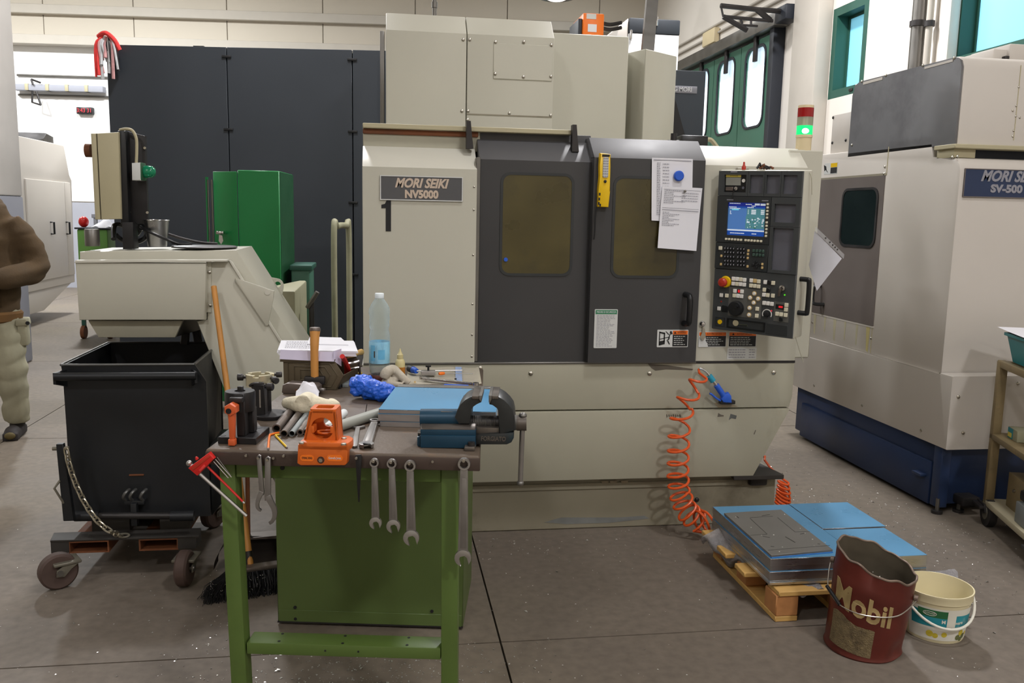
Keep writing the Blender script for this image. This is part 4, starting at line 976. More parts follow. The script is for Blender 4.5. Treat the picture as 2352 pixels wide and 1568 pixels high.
# ------------------------------ signal tower
q = at(1842, 385, y=3.98); tx, ty = q.x, 3.98
tz = lambda py: at(1842, py, y=ty).z
sg = MB().cyl((tx, ty, tz(400)), (tx, ty, tz(316)), .036, n=24).build('signal_tower', 'tower_cream', nv)
def ringz(a, b, nm, mat, r=.037): return MB().cyl((tx, ty, tz(a)), (tx, ty, tz(b)), r, n=24).build(nm, mat, sg)
MB().cyl((tx, ty, tz(400)-.25), (tx, ty, tz(400)), .03, n=16).build('tower_foot', 'tower_cream', sg)
ringz(310, 289, 'green_light', 'green_lens_lit'); ringz(316, 310, 'ring', 'tower_cream', .0385); ringz(289, 269, 'clear_light', 'clear_lens'); ringz(269, 248, 'red_light', 'red_lens'); ringz(248, 242, 'top_cap', 'tower_cream', .036)
MB().ball((tx-.01, ty-.03, tz(302)), .018, (1.0, .7, .8), 12).build('bulb_glare', 'green_bulb_lit', sg)

# ================================================================== things on the machine front
def paper(name, label, quad, Y, seed, curl=.01, group=None):
    p = [at(a, b, y=Y) for a, b in quad]
    f = lambda u, v: (p[3].lerp(p[2], u)).lerp(p[0].lerp(p[1], u), v)+V((0, -curl*(1-v)**2-.004*sin(3*u+seed), 0))
    t = thing(name, label, 'paper', f(.5, 0), group)
    MB().sheet(f, 8, 10, .0006).build('sheet', 'paper', t); return t, f
pa, fa = paper('paper_sheet', 'white handwritten table sheet under the blue magnet on the right door', [(1497, 362), (1592, 365), (1589, 512), (1495, 506)], YF-.034, 1, .006)
pb_, fb = paper('paper_sheet', 'white printed sheet pinned by a small round magnet over the other sheet', [(1521, 427), (1614, 432), (1598, 576), (1508, 569)], YF-.045, 2, .012)
def lines(f, rows, par, mat, off=-.0025, seed=1, h=.004):
    m = MB(); r = random.Random(seed)
    for v, u0, u1, solid in rows:
        u = u0
        while u < u1:
            du = (u1-u0) if solid else r.uniform(.015, .06); b_ = min(u+du, u1)
            P = [f(u, v)+V((0, off, 0)), f(b_, v)+V((0, off, 0)), f(b_, v+h)+V((0, off, 0)), f(u, v+h)+V((0, off, 0))]
            m.poly(P); u = b_+(.012 if not solid else 1)
    return m.build('written_lines', mat, par)
lines(fa, [(v, .12, .2, False) for v in [.1+.028*k for k in range(30)]]+[(v, .26, .42, False) for v in [.55+.05*k for k in range(8)]]+[(v, .04, .96, True) for v in (.96,)], pa, 'ink_soft', h=.012)
lines(fb, [(.93-.028*k, .06, .3+.3*((k*7) % 3 == 0), False) for k in range(8)]+[(.9-.04*k, .5, .92, False) for k in range(4)]+[(.62, .04, .96, True)]+[(.58-.026*k, .06, .22+.14*((k*5) % 3), False) for k in range(9)], pb_, 'ink_soft', h=.01)
lines(fb, [(.655, .04, .96, True), (.95, .04, .96, True)], pb_, 'ink', h=.004)
mg = at(1558, 404, y=YF-.04); tag(MB().lathe([(.023, 0), (.023, .012), (.019, .016), (0, .016)], mg, mg+V((0, -1, 0)), 22).build('magnet', 'tool_blue'), 'round blue magnet holding the handwritten sheet', 'magnet')
mg = at(1573, 439, y=YF-.048); tag(MB().lathe([(.006, 0), (.006, .005), (0, .006)], mg, mg+V((0, -1, 0)), 12).build('magnet', 'steel_dull'), 'tiny round steel magnet on the printed sheet', 'magnet')
# yellow inspection lamp
Yl = YF-.034
def lq(p): return [P2(a, b, Yl) for a, b in p]
c = P2(1384, 475, Yl)
il = thing('inspection_lamp', 'slim yellow work lamp stuck upright on the charcoal door', 'lamp', (c[0], Yl, c[1]))
MB().prism(lq([(1370, 475), (1394, 476), (1398, 440), (1395, 405), (1398, 385), (1399, 355), (1375, 352), (1374, 380), (1377, 405), (1371, 440)]), 'y', Yl-.03, Yl, .005).build('housing', 'yellow_plastic', il)
a = P2(1380, 408, Yl); b = P2(1394, 362, Yl)
gr = MB().prism(rrect(a[0], b[0], a[1], b[1], .006, 3), 'y', Yl-.034, Yl-.028).build('led_window', 'sticker_white', il)
m = MB()
for i in range(3):
    for j in range(8): m.cyl((a[0]+(i+.5)*(b[0]-a[0])/3, Yl-.034, a[1]+(j+.5)*(b[1]-a[1])/8), (a[0]+(i+.5)*(b[0]-a[0])/3, Yl-.036, a[1]+(j+.5)*(b[1]-a[1])/8), .0034, n=8)
m.build('led_dots', 'ink_soft', il)
c2 = P2(1386, 417, Yl); MB().lathe([(.007, 0), (.006, .006), (0, .007)], (c2[0], Yl-.03, c2[1]), (c2[0], Yl-1, c2[1]), 12).build('switch', 'black_plastic', il)
a = P2(1381, 358, Yl); MB().box((a[0]-.003, Yl-.033, a[1]-.005), (a[0]+.03, Yl-.03, a[1]+.005)).build('badge', 'ink_black', il)
m = MB()
for x, y in ((1373, 445), (1372, 456), (1371, 466), (1374, 470)): q = P2(x, y, Yl); m.box((q[0]-.002, Yl-.0315, q[1]-.008), (q[0]+.005, Yl-.029, q[1]+.004))
m.build('worn_patch', 'ink_black', il)
MB().tube(spline([at(1371, 474, y=Yl-.01), at(1367, 500, y=Yl-.012), at(1366, 530, y=Yl-.012), at(1364, 550, y=Yl-.01)], 8), .0028, 6).build('cord', 'black_plastic', il)

# bits lying on top of the control panel
q = TP @ V((.1, .004, -.03)); tag(MB().lathe([(.009, 0), (.01, .012), (.005, .022), (.004, .034), (0, .037)], q, None, 12).build('plug', 'red_plastic'), 'small dark red plug standing on the control panel top', 'plug')
q = TP @ V((.19, .004, -.035)); cl = thing('wire_connector', 'small tangled black and copper connector on the control panel', 'connector', q)
for k in range(5): MB().tube([q+V((.012*k-.03, .004*k, .006)), q+V((.012*k-.022+.012*sin(k*2.), .004*k-.01, .026-.003*k)), q+V((.012*k-.005, .01-.004*k, .008))], .006, 6).build('wire_end', ('black_plastic', 'rust_brown', 'steel_dark')[k % 3], cl)
# plastic sleeve hooked behind the panel
qs = [at(1872, 524, y=3.66), at(1938, 588, y=3.6), at(1876, 668, y=3.6), at(1858, 610, y=3.68)]
sl = thing('document_sleeve', 'clear plastic sleeve with a white sheet hanging beside the control panel', 'sleeve', qs[2])
f = lambda u, v: (qs[3].lerp(qs[2], u)).lerp(qs[0].lerp(qs[1], u), v)
MB().sheet(lambda u, v: f(u, v*.93), 6, 6, .002).build('white_sheet', 'paper', sl)
dd = (qs[1]-qs[0]).normalized(); up_ = (qs[0]-qs[3]).normalized()
ed_ = MB().sheet(lambda u, v: qs[0].lerp(qs[1], u)+up_*(.02*v-.012)+V((0, -.003, 0)), 8, 1, .0012).build('binding_edge', 'sleeve_clear', sl)
m = MB()
for t in (.35, .5, .6, .68, .76): m.cyl(qs[0].lerp(qs[1], t)+V((0, -.006, 0)), qs[0].lerp(qs[1], t)+V((0, -.0045, 0)), .0035, n=8)
m.build('punch_holes', 'steel_dark', sl)

# blue air gun on the apron with coiled orange hose
Yg2 = YF-.03
def gp(x, y, d=0.008): return at(x, y, y=Yg2-d)
ag = thing('air_gun', 'blue air blow gun stuck head down on the cream apron', 'air gun', gp(1665, 930))
MB().tube(spline([gp(1645, 884), gp(1656, 900), gp(1664, 912), gp(1672, 920)], 5), .014, 10, radii=None).build('grip', 'tool_blue', ag)
MB().prism([ (p.x, p.z) for p in (gp(1660, 905), gp(1672, 900), gp(1678, 908), gp(1679, 924), gp(1660, 923), gp(1655, 916))], 'y', Yg2-.022, Yg2+.008, .006).build('gun_body', 'tool_blue', ag)
MB().tube(spline([gp(1655, 920), gp(1645, 914), gp(1634, 905), gp(1630, 904)], 4), .005, 8).build('trigger', 'tool_blue', ag)
MB().cyl(gp(1645, 884), gp(1637, 873), .008, n=12).build('fitting', 'chrome', ag)
MB().cyl(gp(1638, 875), gp(1629, 863), .0145, n=16).build('coupling', 'teal_plastic', ag)
MB().tube(spline([gp(1631, 865), gp(1622, 854), gp(1612, 847), gp(1606, 846)], 4), .006, 8).build('spring_guard', 'chrome', ag)
MB().box(gp(1655, 929)+V((0, 0, 0)), gp(1690, 920)+V((0, .03, .0)), .004).build('holder', 'steel_dark', ag)
Yh2 = YF-.1
hx = [at(x, y, y=Yh2) for x, y in ((1612, 862), (1588, 898), (1568, 940), (1560, 990), (1558, 1040), (1557, 1090), (1560, 1130))]+[at(1576, 1172, y=Yh2), at(1602, 1198, y=Yh2-.02), at(1632, 1196, y=Yh2-.06)]
# tighter turns further down: bunch the axis parameter by splitting it
def coil2(name, label, axis, cuts, r, wire, mat, start=(), end=(), flat=.6, lean=.25):
    pts = list(start); A = []
    up0 = V((0, -1, 0)); ph = 0
    for (a, b, turns, r0, r1) in cuts:
        N2 = int(turns*18)
        for i in range(N2):
            t = i/N2; c = a.lerp(b, t); d = (b-a).normalized(); sd = up0.cross(d).normalized()
            th = ph+2*pi*turns*t; rr = r0+(r1-r0)*t
            pts.append(c+sd*rr*cos(th)+(up0*flat+d*lean)*rr*sin(th))
        ph += 2*pi*turns
    pts += list(end)
    o = MB().tube(pts, wire, 7).build(name, mat); tag(o, label, 'hose'); return o
A_ = hx
cuts = [(A_[0], A_[1], .95, .03, .045), (A_[1], A_[2], 1, .045, .052), (A_[2], A_[3], 1.2, .052, .05), (A_[3], A_[4], 1.5, .05, .05), (A_[4], A_[5], 1.8, .05, .05), (A_[5], A_[6], 1.7, .05, .05), (A_[6], A_[7], 2.1, .05, .052), (A_[7], A_[8], 2.2, .052, .055), (A_[8], A_[9], 2, .055, .05)]
coil2('coiled_hose', 'orange coiled air hose hanging in front of the cream apron', None, cuts, None, .0062, 'hose_orange', start=[gp(1605, 848, .0), gp(1606, 856, .02)])
a, b, c = at(1800, 1105, y=4.15), at(1800, 1135, y=4.1), at(1797, 1165, y=4.05)
coil2('coiled_hose', 'shorter orange coiled hose behind the black step plate', None, [(a, b, 3, .03, .04), (b, c, 4, .04, .045)], None, .0062, 'hose_orange', start=[at(1746, 1048, y=4.3), at(1757, 1048, y=4.25), at(1756, 1056, y=4.22), at(1770, 1075, y=4.2), at(1793, 1096, y=4.16)])

# stains and scuffs on the lower panels
def patch(pts, Y, mat, par=nv): MB().prism([P2(a, b, Y) for a, b in pts], 'y', Y-.0012, Y+.001).build('stain_patch', mat, par)
pm('stain_dark', (98, 92, 82), .45, var=.2, sc=14); pm('stain_brown', (142, 130, 108), .45, var=.15, sc=9); pm('stain_grey', (92, 94, 92), .5, var=.15, sc=12)
patch([(1488, 835), (1530, 838), (1592, 847), (1590, 850), (1530, 848), (1505, 851), (1496, 845)], YF, 'stain_dark')
patch([(1650, 948), (1656, 952), (1662, 953), (1662, 956), (1648, 957)], YF-.012, 'stain_dark')
patch([(1678, 950), (1692, 954), (1690, 962), (1680, 960), (1674, 964)], YF-.012, 'stain_grey')
patch([(1731, 997), (1735, 987), (1736, 988), (1733, 997)], YF-.012, 'stain_dark')
patch([(1640, 925), (1662, 922), (1695, 933), (1650, 936)], YF, 'stain_brown')
for k in range(7): x = 1530+k*5; patch([(x, 952), (x+2, 950+(k % 3)), (x+4, 956), (x+1, 959-(k % 2)*2)], YF-.012, 'stain_dark')
pm('bare_grey', (116, 118, 116), .5, var=.2, sc=10)
patch([(1250, 1199), (1290, 1188), (1420, 1188), (1480, 1184), (1492, 1190), (1400, 1200), (1300, 1203)], 3.91, 'bare_grey')
for x in (1380, 1400, 1425): patch([(x, 1104), (x+18, 1103), (x+16, 1109), (x+3, 1110)], 3.899, 'stain_brown')
# ================================================================== second machine at the right
XSV, YV, YA = 2.86, 4.03, 3.92
sv = thing('machining_center', 'large white machining centre with navy base and blue nameplate at right', 'machine', (3.7, YV, 0))
def svq(px, py, x=XSV): q = at(px, py, x=x); return q.y, q.z
SR = 4.72
yb_ = 5.75
MB().prism([(YV, .72), (YV, 1.765), (YV+.012, 1.8), (YV+.035, 1.823), (YV+.07, 1.834), (YV+.24, 1.834), (YV+.24, 1.925), (yb_, 1.94), (yb_, .72)], 'x', XSV, SR, .012).build('body', 'beige_white', sv)
yn = svq(2040, 370)[0]
MB().prism([(YA, .352), (YA, .735), (YA+.1, .735), (YA+.1, .722), (yb_, .722), (yb_, .352)], 'x', XSV-.012, SR, .006).build('apron', 'beige_white', sv)
MB().box((XSV+.02, 3.98, .04), (SR-.05, 5.6, .36), .006).build('base', 'navy_paint', sv)
MB().box((XSV+.005, 4.05, .02), (XSV+.03, 5.5, .25), .004).build('base_skirt', 'navy_paint', sv)
MB().box((XSV-.005, 3.955, .03), (XSV+.05, 4.02, .352), .004).build('corner_post', 'navy_paint', sv)
for x, y in ((XSV+.0, 3.96), (XSV+.13, 3.97)):
    MB().cyl((x, y, 0), (x, y, .015), .028, n=14).build('foot', 'steel_dark', sv); MB().cyl((x, y, .01), (x, y, .08), .01, n=8).build('foot_bolt', 'steel_dull', sv)
MB().box((XSV+.1, 3.9, .05), (XSV+.2, 3.99, .1), .01).build('foot_bracket', 'steel_dark', sv)
MB().box((XSV-.03, 4.08, .16), (XSV+.01, 4.16, .175), .003).build('lug', 'navy_paint', sv)
# side door
dya, dyb = svq(2034, 405)[0], svq(1888, 412)[0]; dz0, dz1 = .893, 1.77
MB().box((XSV-.003, dya-.01, dz0-.012), (XSV, dyb+.5, dz0-.002)).build('door_sill', 'beige_white', sv)
sd = MB().box((XSV-.004, dya, dz0), (XSV+.002, dyb+.3, dz1)).build('side_door', 'taupe_paint', sv)
a, b = svq(2018, 435), svq(1932, 560)
wo_ = rrect(a[0], b[0], b[1], a[1], .05, 5)
MB().prism(rrect(a[0]-.015, b[0]+.015, b[1]-.015, a[1]+.015, .06, 5), 'x', XSV-.01, XSV-.003, hole=wo_).build('window_gasket', 'steel_dark', sd)
MB().prism(wo_, 'x', XSV-.007, XSV-.003).build('window_pane', 'glass_dark', sd)
hy, hz = svq(1884, 690); MB().tube(spline([(XSV, hy, hz+.1), (XSV-.05, hy, hz+.09), (XSV-.055, hy, hz+.0), (XSV-.05, hy-.03, hz-.02), (XSV, hy-.06, hz-.02)], 5), .012, 8).build('handle', 'black_plastic', sd)
MB().box((XSV-.0025, dya-.012, dz1), (XSV, dyb+.5, dz1+.012)).build('door_header', 'cream_base', sv)
MB().box((XSV-.0025, dyb-.01, dz0), (XSV-.0, dyb+.03, dz1)).build('door_edge', 'control_beige', sv)
# seams and stains
for y_, z0, z1 in ((svq(2039, 370)[0], 1.77, 1.93), (svq(2000, 800)[0], .73, .89)): MB().box((XSV-.002, y_-.003, z0), (XSV, y_+.003, z1)).build('seam_strip', 'control_beige', sv)
pm('stain_yellow', (196, 184, 128), .5, var=.1, sc=9, stretch=(1, 8, 1)); pm('stain_faint', (186, 180, 152), .5, var=.1, sc=9, stretch=(1, 8, 1))
rs = random.Random(4); y_ = svq(2000, 800)[0]
for k, (dy, z0, wd, mt) in enumerate(((.03, .73, .035, 'stain_yellow'), (.16, .75, .02, 'stain_faint'), (.3, .76, .015, 'stain_faint'), (.42, .74, .03, 'stain_faint'), (.55, .78, .02, 'stain_faint'), (.68, .75, .03, 'stain_faint'))):
    MB().prism([(y_+dy, z0), (y_+dy+wd*.6, z0+.01), (y_+dy+wd, .885), (y_+dy-.005, .885)], 'x', XSV-.0012, XSV).build('coolant_stain', mt, sv)
bolts('bolt', [(XSV, *svq(x, y)) for x, y in ((2033, 383), (2031, 399), (2001, 777), (2160, 858), (2158, 877), (2188, 361), (2200, 360), (1866, 740))], .009, sv, n=(-1, 0, 0))
bolts('bolt', [(XSV-.012, *svq(x, y, XSV-.012)) for x, y in ((1870, 885), (1980, 931), (2116, 988))], .009, sv, n=(-1, 0, 0))
bolts('bolt', [(at(x, y, y=YA).x, YA, at(x, y, y=YA).z) for x, y in ((2201, 911), (2212, 993), (2338, 880))], .01, sv)
# warning sticker on the side
a, b = svq(1893, 401), svq(1925, 372); ym = (a[0]+b[0])/2
MB().box((XSV-.002, b[0], a[1]), (XSV, a[0], b[1])).build('warning_plate', 'sticker_white', sv)
MB().box((XSV-.003, b[0]+.004, b[1]-.03), (XSV-.002, ym, b[1]-.004)).build('warning_header', 'yellow_plastic', sv)
MB().box((XSV-.003, b[0]+.004, a[1]+.004), (XSV-.002, ym, b[1]-.032)).build('warning_text_panel', 'ink_black', sv)
MB().prism([(ym+.03, a[1]+.01), (ym+.05, a[1]+.02), (ym+.06, b[1]-.02), (ym+.09, b[1]-.01), (ym+.08, b[1]-.05), (ym+.06, a[1]+.03)], 'x', XSV-.003, XSV-.002).build('pictogram', 'ink_black', sv)
# upper hood with oily side sheet
hy0, hy1, hz0, hz1 = 4.09, 5.12, 1.9, 2.34
MB().prism([(hy0, hz0), (hy0, hz1-.06), (hy0+.015, hz1-.025), (hy0+.05, hz1-.003), (hy0+.09, hz1), (hy1, hz1), (hy1, hz0)], 'x', XSV+.012, SR, .004).build('hood', 'beige_white', sv)
so = [(hy0+.003, hz0+.0), (hy0+.003, hz1-.06), (hy0+.018, hz1-.025), (hy0+.053, hz1-.006), (hy0+.09, hz1-.004), (hy1-.07, hz1+.004), (hy1-.02, hz1-.015), (hy1, hz1-.07), (hy1, hz0)]
hs_ = MB().prism(so, 'x', XSV+.0, XSV+.01).build('hood_side_sheet', 'hood_film', sv)
bolts('bolt', [(XSV, *svq(x, y)) for x, y in ((2192, 133), (2120, 150), (2035, 173), (1980, 187), (1957, 333))], .009, hs_, n=(-1, 0, 0))
for (xa, ya_, xb, yb2) in ((1984, 186, 2028, 175), (2125, 149, 2190, 134)):
    a, b = svq(xa, ya_), svq(xb, yb2); MB().box((XSV-.003, a[0], a[1]-.022), (XSV, b[0], b[1]-.004)).build('tape_strip', 'beige_white', hs_)
xs_ = at(2340, 200, y=hy0).x; MB().box((xs_-.002, hy0-.002, hz0+.03), (xs_+.002, hy0, hz1-.04)).build('seam_strip', 'control_beige', sv)
bolts('bolt', [(at(x, y, y=hy0).x, hy0, at(x, y, y=hy0).z) for x, y in ((2340, 200), (2334, 243), (2326, 254), (2333, 267), (2342, 270), (2328, 300), (2326, 313))], .006, sv)
MB().box((XSV-.02, YV+.03, 1.878), (SR, YV+.2, 1.9), .003, 1).build('rail', 'control_beige', sv)
MB().box((XSV+.0, YV+.06, 1.834), (XSV+.12, YV+.2, 1.88), .003).build('rail_block', 'control_beige', sv)
MB().box((XSV+.12, YV+.1, 1.836), (SR-.3, YV+.14, 1.878)).build('rail_gap', 'navy_dark', sv)
y_, z_ = svq(1910, 300, XSV+.05); MB().box((XSV+.05, 5.18, 1.92), (XSV+.6, y_, svq(1912, 265, XSV+.05)[1]), .006).build('side_box', 'beige_white', sv)
bolts('bolt', [(XSV+.05, *svq(x, y, XSV+.05)) for x, y in ((1943, 322), (1914, 270), (1912, 328))], .01, sv, mat='steel_dark', n=(-1, 0, 0))
xa = at(2282, 118, y=4.3).x; MB().box((xa, 4.3, hz1), (xa+.55, 4.9, at(2300, 112, y=4.3).z), .01).build('roof_box', 'beige_white', sv)
xb = at(2320, 105, y=4.28).x; MB().box((xb, 4.28, hz1), (xb+.4, 4.6, at(2330, 100, y=4.28).z), .01).build('roof_box', 'beige_white', sv)
MB().box((xa+.05, 4.27, hz1), (xa+.075, 4.3, hz1+.04), .004).build('roof_catch', 'steel_dark', sv)
# nameplate
na, nb = at(2209, 452, y=YV), at(2209, 386, y=YV)
npl = MB().box((na.x, YV-.006, na.z), (na.x+.48, YV, nb.z), .002, 1).build('nameplate', 'navy_paint', sv)
MB().prism([(na.x, na.z), (na.x+.48, na.z), (na.x+.48, nb.z), (na.x, nb.z)], 'y', YV-.008, YV-.002, hole=[(na.x+.004, na.z+.004), (na.x+.476, na.z+.004), (na.x+.476, nb.z-.004), (na.x+.004, nb.z-.004)]).build('plate_border', 'taupe_paint', npl)
p0 = at(2249, 405, y=YV); text('lettering', 'MORI SEIKI', .073, onface((p0.x+.17, YV-.007, at(2300, 406, y=YV).z)), 'letter_grey', npl, .001, shear=.3, bold=.0028, maxw=.34)
p1, p2 = at(2273, 433, y=YV), at(2346, 436, y=YV); text('lettering', 'SV-500', .052, onface(((p1.x+p2.x)/2, YV-.007, (p1.z+p2.z)/2)), 'letter_grey', npl, .001, bold=.0028, maxw=p2.x-p1.x)

# ================================================================== trolley at the right edge
c0 = at(2300, 828, y=3.80); zc0 = c0.z
c1 = at(2352, 850, z=zc0); cdx = (c1-c0).normalized(); cdy = V((-cdx.y, cdx.x, 0))
TC = frame((c0.x, c0.y, 0), cdx, cdy, (0, 0, 1))
ct2 = thing('workshop_cart', 'worn brown steel cart with castors at the right edge', 'cart', (c0.x, c0.y, 0))
CLn, CWd = .62, .42
zm_, zl_ = at(2285, 992, y=3.8).z, at(2265, 1143, y=3.8).z
for x in (.02, CLn):
    for y in (.0, CWd): MB(TC).box((x-.02, y-.02, zl_-.02), (x+.02, y+.02, zc0), .004).build('post', 'cart_paint', ct2)
for y in (0, CWd): MB(TC).box((0, y-.018, zc0-.03), (CLn, y+.018, zc0+.004), .004).build('top_rail', 'cart_paint', ct2)
for x in (.02, CLn): MB(TC).box((x-.018, 0, zc0-.03), (x+.018, CWd, zc0), .004).build('top_rail', 'cart_paint', ct2)
for z, m in ((zm_, 'cart_paint'), (zl_, 'cart_light')):
    MB(TC).box((-.0, -.02, z-.03), (CLn+.02, CWd+.02, z), .004).build('shelf', m, ct2)
for x in (.0, CLn):
    for y in (.0, CWd):
        cs = MB(TC).prism([(-.05+x, zl_-.02), (.05+x, zl_-.02), (.02+x+.05, .075), (.0+x+.03, .06)], 'y', y-.03, y-.022).build('caster', 'steel_dark', ct2)
        MB(TC).prism([(-.05+x, zl_-.02), (.05+x, zl_-.02), (.02+x+.05, .075), (.0+x+.03, .06)], 'y', y+.022, y+.03).build('fork', 'steel_dark', cs)
        MB(TC).cyl((x+.04, y-.018, .068), (x+.04, y+.018, .068), .068, n=26).build('tyre', 'rubber', cs)
        MB(TC).cyl((x+.04, y-.021, .068), (x+.04, y+.021, .068), .034, n=18).build('hub', 'caster_grey', cs)
        MB(TC).box((x-.055, y-.05, zl_-.045), (x+.055, y+.05, zl_-.03), .003).build('mount_plate', 'steel_dark', cs)
tb = thing('plastic_crate', 'teal plastic crate on top of the brown cart', 'crate', TC @ V((.2, .2, zc0)))
zq = at(2320, 765, y=3.74).z
def crate(x0, x1, y0, y1, z0, z1, t, mat, T):
    m = MB(T); w = .006; s = .03
    for f in ([(x0+s, y0+s, z0), (x1-s, y0+s, z0), (x1-s, y0+s+w, z0), (x0+s, y0+s+w, z0), (x0, y0, z1), (x1, y0, z1), (x1, y0+w, z1), (x0, y0+w, z1)],
              [(x0+s, y1-s-w, z0), (x1-s, y1-s-w, z0), (x1-s, y1-s, z0), (x0+s, y1-s, z0), (x0, y1-w, z1), (x1, y1-w, z1), (x1, y1, z1), (x0, y1, z1)],
              [(x0+s, y0+s, z0), (x0+s+w, y0+s, z0), (x0+s+w, y1-s, z0), (x0+s, y1-s, z0), (x0, y0, z1), (x0+w, y0, z1), (x0+w, y1, z1), (x0, y1, z1)],
              [(x1-s-w, y0+s, z0), (x1-s, y0+s, z0), (x1-s, y1-s, z0), (x1-s-w, y1-s, z0), (x1-w, y0, z1), (x1, y0, z1), (x1, y1, z1), (x1-w, y1, z1)]): m.hexa(f)
    m.build('walls', mat, t); MB(T).box((x0+s, y0+s, z0), (x1-s, y1-s, z0+.006)).build('bottom', mat, t)
    MB(T).prism([(x0-.008, y0-.008), (x1+.008, y0-.008), (x1+.008, y1+.008), (x0-.008, y1+.008)], 'z', z1-.014, z1, hole=[(x0+w, y0+w), (x1-w, y0+w), (x1-w, y1-w), (x0+w, y1-w)]).build('rim', mat, t)
crate(.03, .5, .0, .38, zc0+.005, zq, tb, 'teal_crate', TC)
tag(MB(TC).sheet(lambda u, v: V((-.04+.5*u, -.02+.36*v, zq+.006+.012*(1-u)**2)), 8, 4, .0015).build('paper_sheet', 'paper'), 'white sheet lying over the teal crate', 'paper')
pbx = thing('small_box', 'little printed cardboard box on the middle shelf of the brown cart', 'box', TC @ V((.1, .06, zm_)))
MB(TC).box((.09, .03, zm_), (.2, .12, zm_+.055), .002, 1).build('carton', 'hoop_paint', pbx)
MB(TC).box((.092, .0285, zm_+.003), (.15, .03, zm_+.052)).build('printed_face', 'pail_teal', pbx)
MB(TC).box((.095, .028, zm_+.008), (.14, .0286, zm_+.03)).build('printed_patch', 'sticker_yellow', pbx)
for x, y, s, m, lab in ((.23, .05, .05, 'aluminium', 'small bright metal block next to the printed box on the cart'), (.05, .1, .035, 'aluminium_dull', 'small metal sliver at the cart middle shelf corner')):
    tag(MB(TC).box((x, y, zm_), (x+s, y+s*.7, zm_+s*.6), .003).build('metal_block', m), lab, 'metal block')
vb = thing('angle_block', 'brown steel block with a screw on the lower cart shelf', 'block', TC @ V((.16, .1, zl_)))
MB(TC).box((.1, .05, zl_), (.3, .2, zl_+.17), .003).build('block', 'cart_paint', vb)
b_ = MB(TC).cyl((.19, .051, zl_+.1), (.19, .042, zl_+.1), .009, n=12).build('screw', 'bolt_steel', vb)
vc = thing('clamp', 'dark steel clamp with round knob on the lower cart shelf', 'clamp', TC @ V((.4, .1, zl_)))
MB(TC).box((.34, .0, zl_), (.46, .1, zl_+.1), .006).build('base', 'pipe_grey', vc); MB(TC).box((.32, .02, zl_+.1), (.5, .08, zl_+.15), .01).build('jaw', 'steel_dark', vc); MB(TC).cyl((.3, .05, zl_+.12), (.36, .05, zl_+.12), .02, n=14).build('knob', 'steel_dull', vc)

# ================================================================== pallet with aluminium plates
PX0, PX1, PX2 = 1.44, 1.795, 2.07; PY0, PY1 = 2.915, 3.5; ZD, ZT = .132, .24
pal = thing('wooden_pallet', 'small pine pallet under the stacked aluminium plates', 'pallet', (1.75, 3.2, 0))
for y in (2.92, 3.1, 3.29, 3.47): MB().box((1.4 if y > 3 else 1.46, y-.05, .105), (2.1, y+.05, .125), .003, 1).build('deck_board', 'pine', pal)
for x in (1.5, 1.76, 2.03):
    for y in (2.93, 3.2, 3.46): MB().box((x-.045, y-.05, .022), (x+.045, y+.05, .105), .004, 1).build('block', 'pine_end', pal)
    MB().box((x-.045, 2.88, 0), (x+.045, 3.51, .022), .003, 1).build('bottom_board', 'pine', pal)
def plate(x0, x1, y0, y1, z0, z1, label, group, film=True):
    t = thing('aluminium_plate', label, 'plate', ((x0+x1)/2, (y0+y1)/2, z0), group)
    MB().box((x0, y0, z0), (x1, y1, z1-.0012), .0008, 1).build('slab', 'aluminium', t)
    if film: MB().box((x0+.0005, y0+.0005, z1-.0012), (x1-.0005, y1-.0005, z1)).build('protective_film', 'film_blue', t)
    return t
zz_ = ZD; hs2 = [.012, .006, .034, .02, .03]; sc_ = (ZT-ZD)/sum(hs2); rs = random.Random(9)
LB = ['lowest thin aluminium plate of the left stack on the pallet', 'second aluminium plate from the bottom of the left pallet stack', 'thick middle aluminium plate of the left stack on the pallet', 'aluminium plate just below the top one in the left pallet stack', 'topmost aluminium plate with blue film in the left pallet stack']
for k, h_ in enumerate(hs2):
    j = rs.uniform(-.003, .003); h_ *= sc_
    plate(PX0+j, PX1-.001+j*.3, PY0+j, PY1+j, zz_, zz_+h_-.0006, LB[k], 'aluminium plates on the pallet'); zz_ += h_
LB2 = {0: 'lower aluminium plate at the back right of the pallet', 1: 'blue filmed aluminium plate at the back right of the pallet', 2: 'lower aluminium plate at the front right of the pallet', 3: 'blue filmed aluminium plate at the front right behind the bucket'}
ym = at(1990, 1210, z=ZT).y
for (y0, y1, i) in ((ym+.004, PY1+.005, 0), (PY0-.02, ym-.003, 2)):
    zz2 = ZT-.004 if i else ZT-.001
    plate(PX1+.002, PX2 if i else PX2+.012, y0, y1, ZD, zz2-.052, LB2[i], 'aluminium plates on the pallet'); plate(PX1+.003, PX2-.001 if i else PX2+.011, y0+.001, y1-.001, zz2-.0515, zz2, LB2[i+1], 'aluminium plates on the pallet')
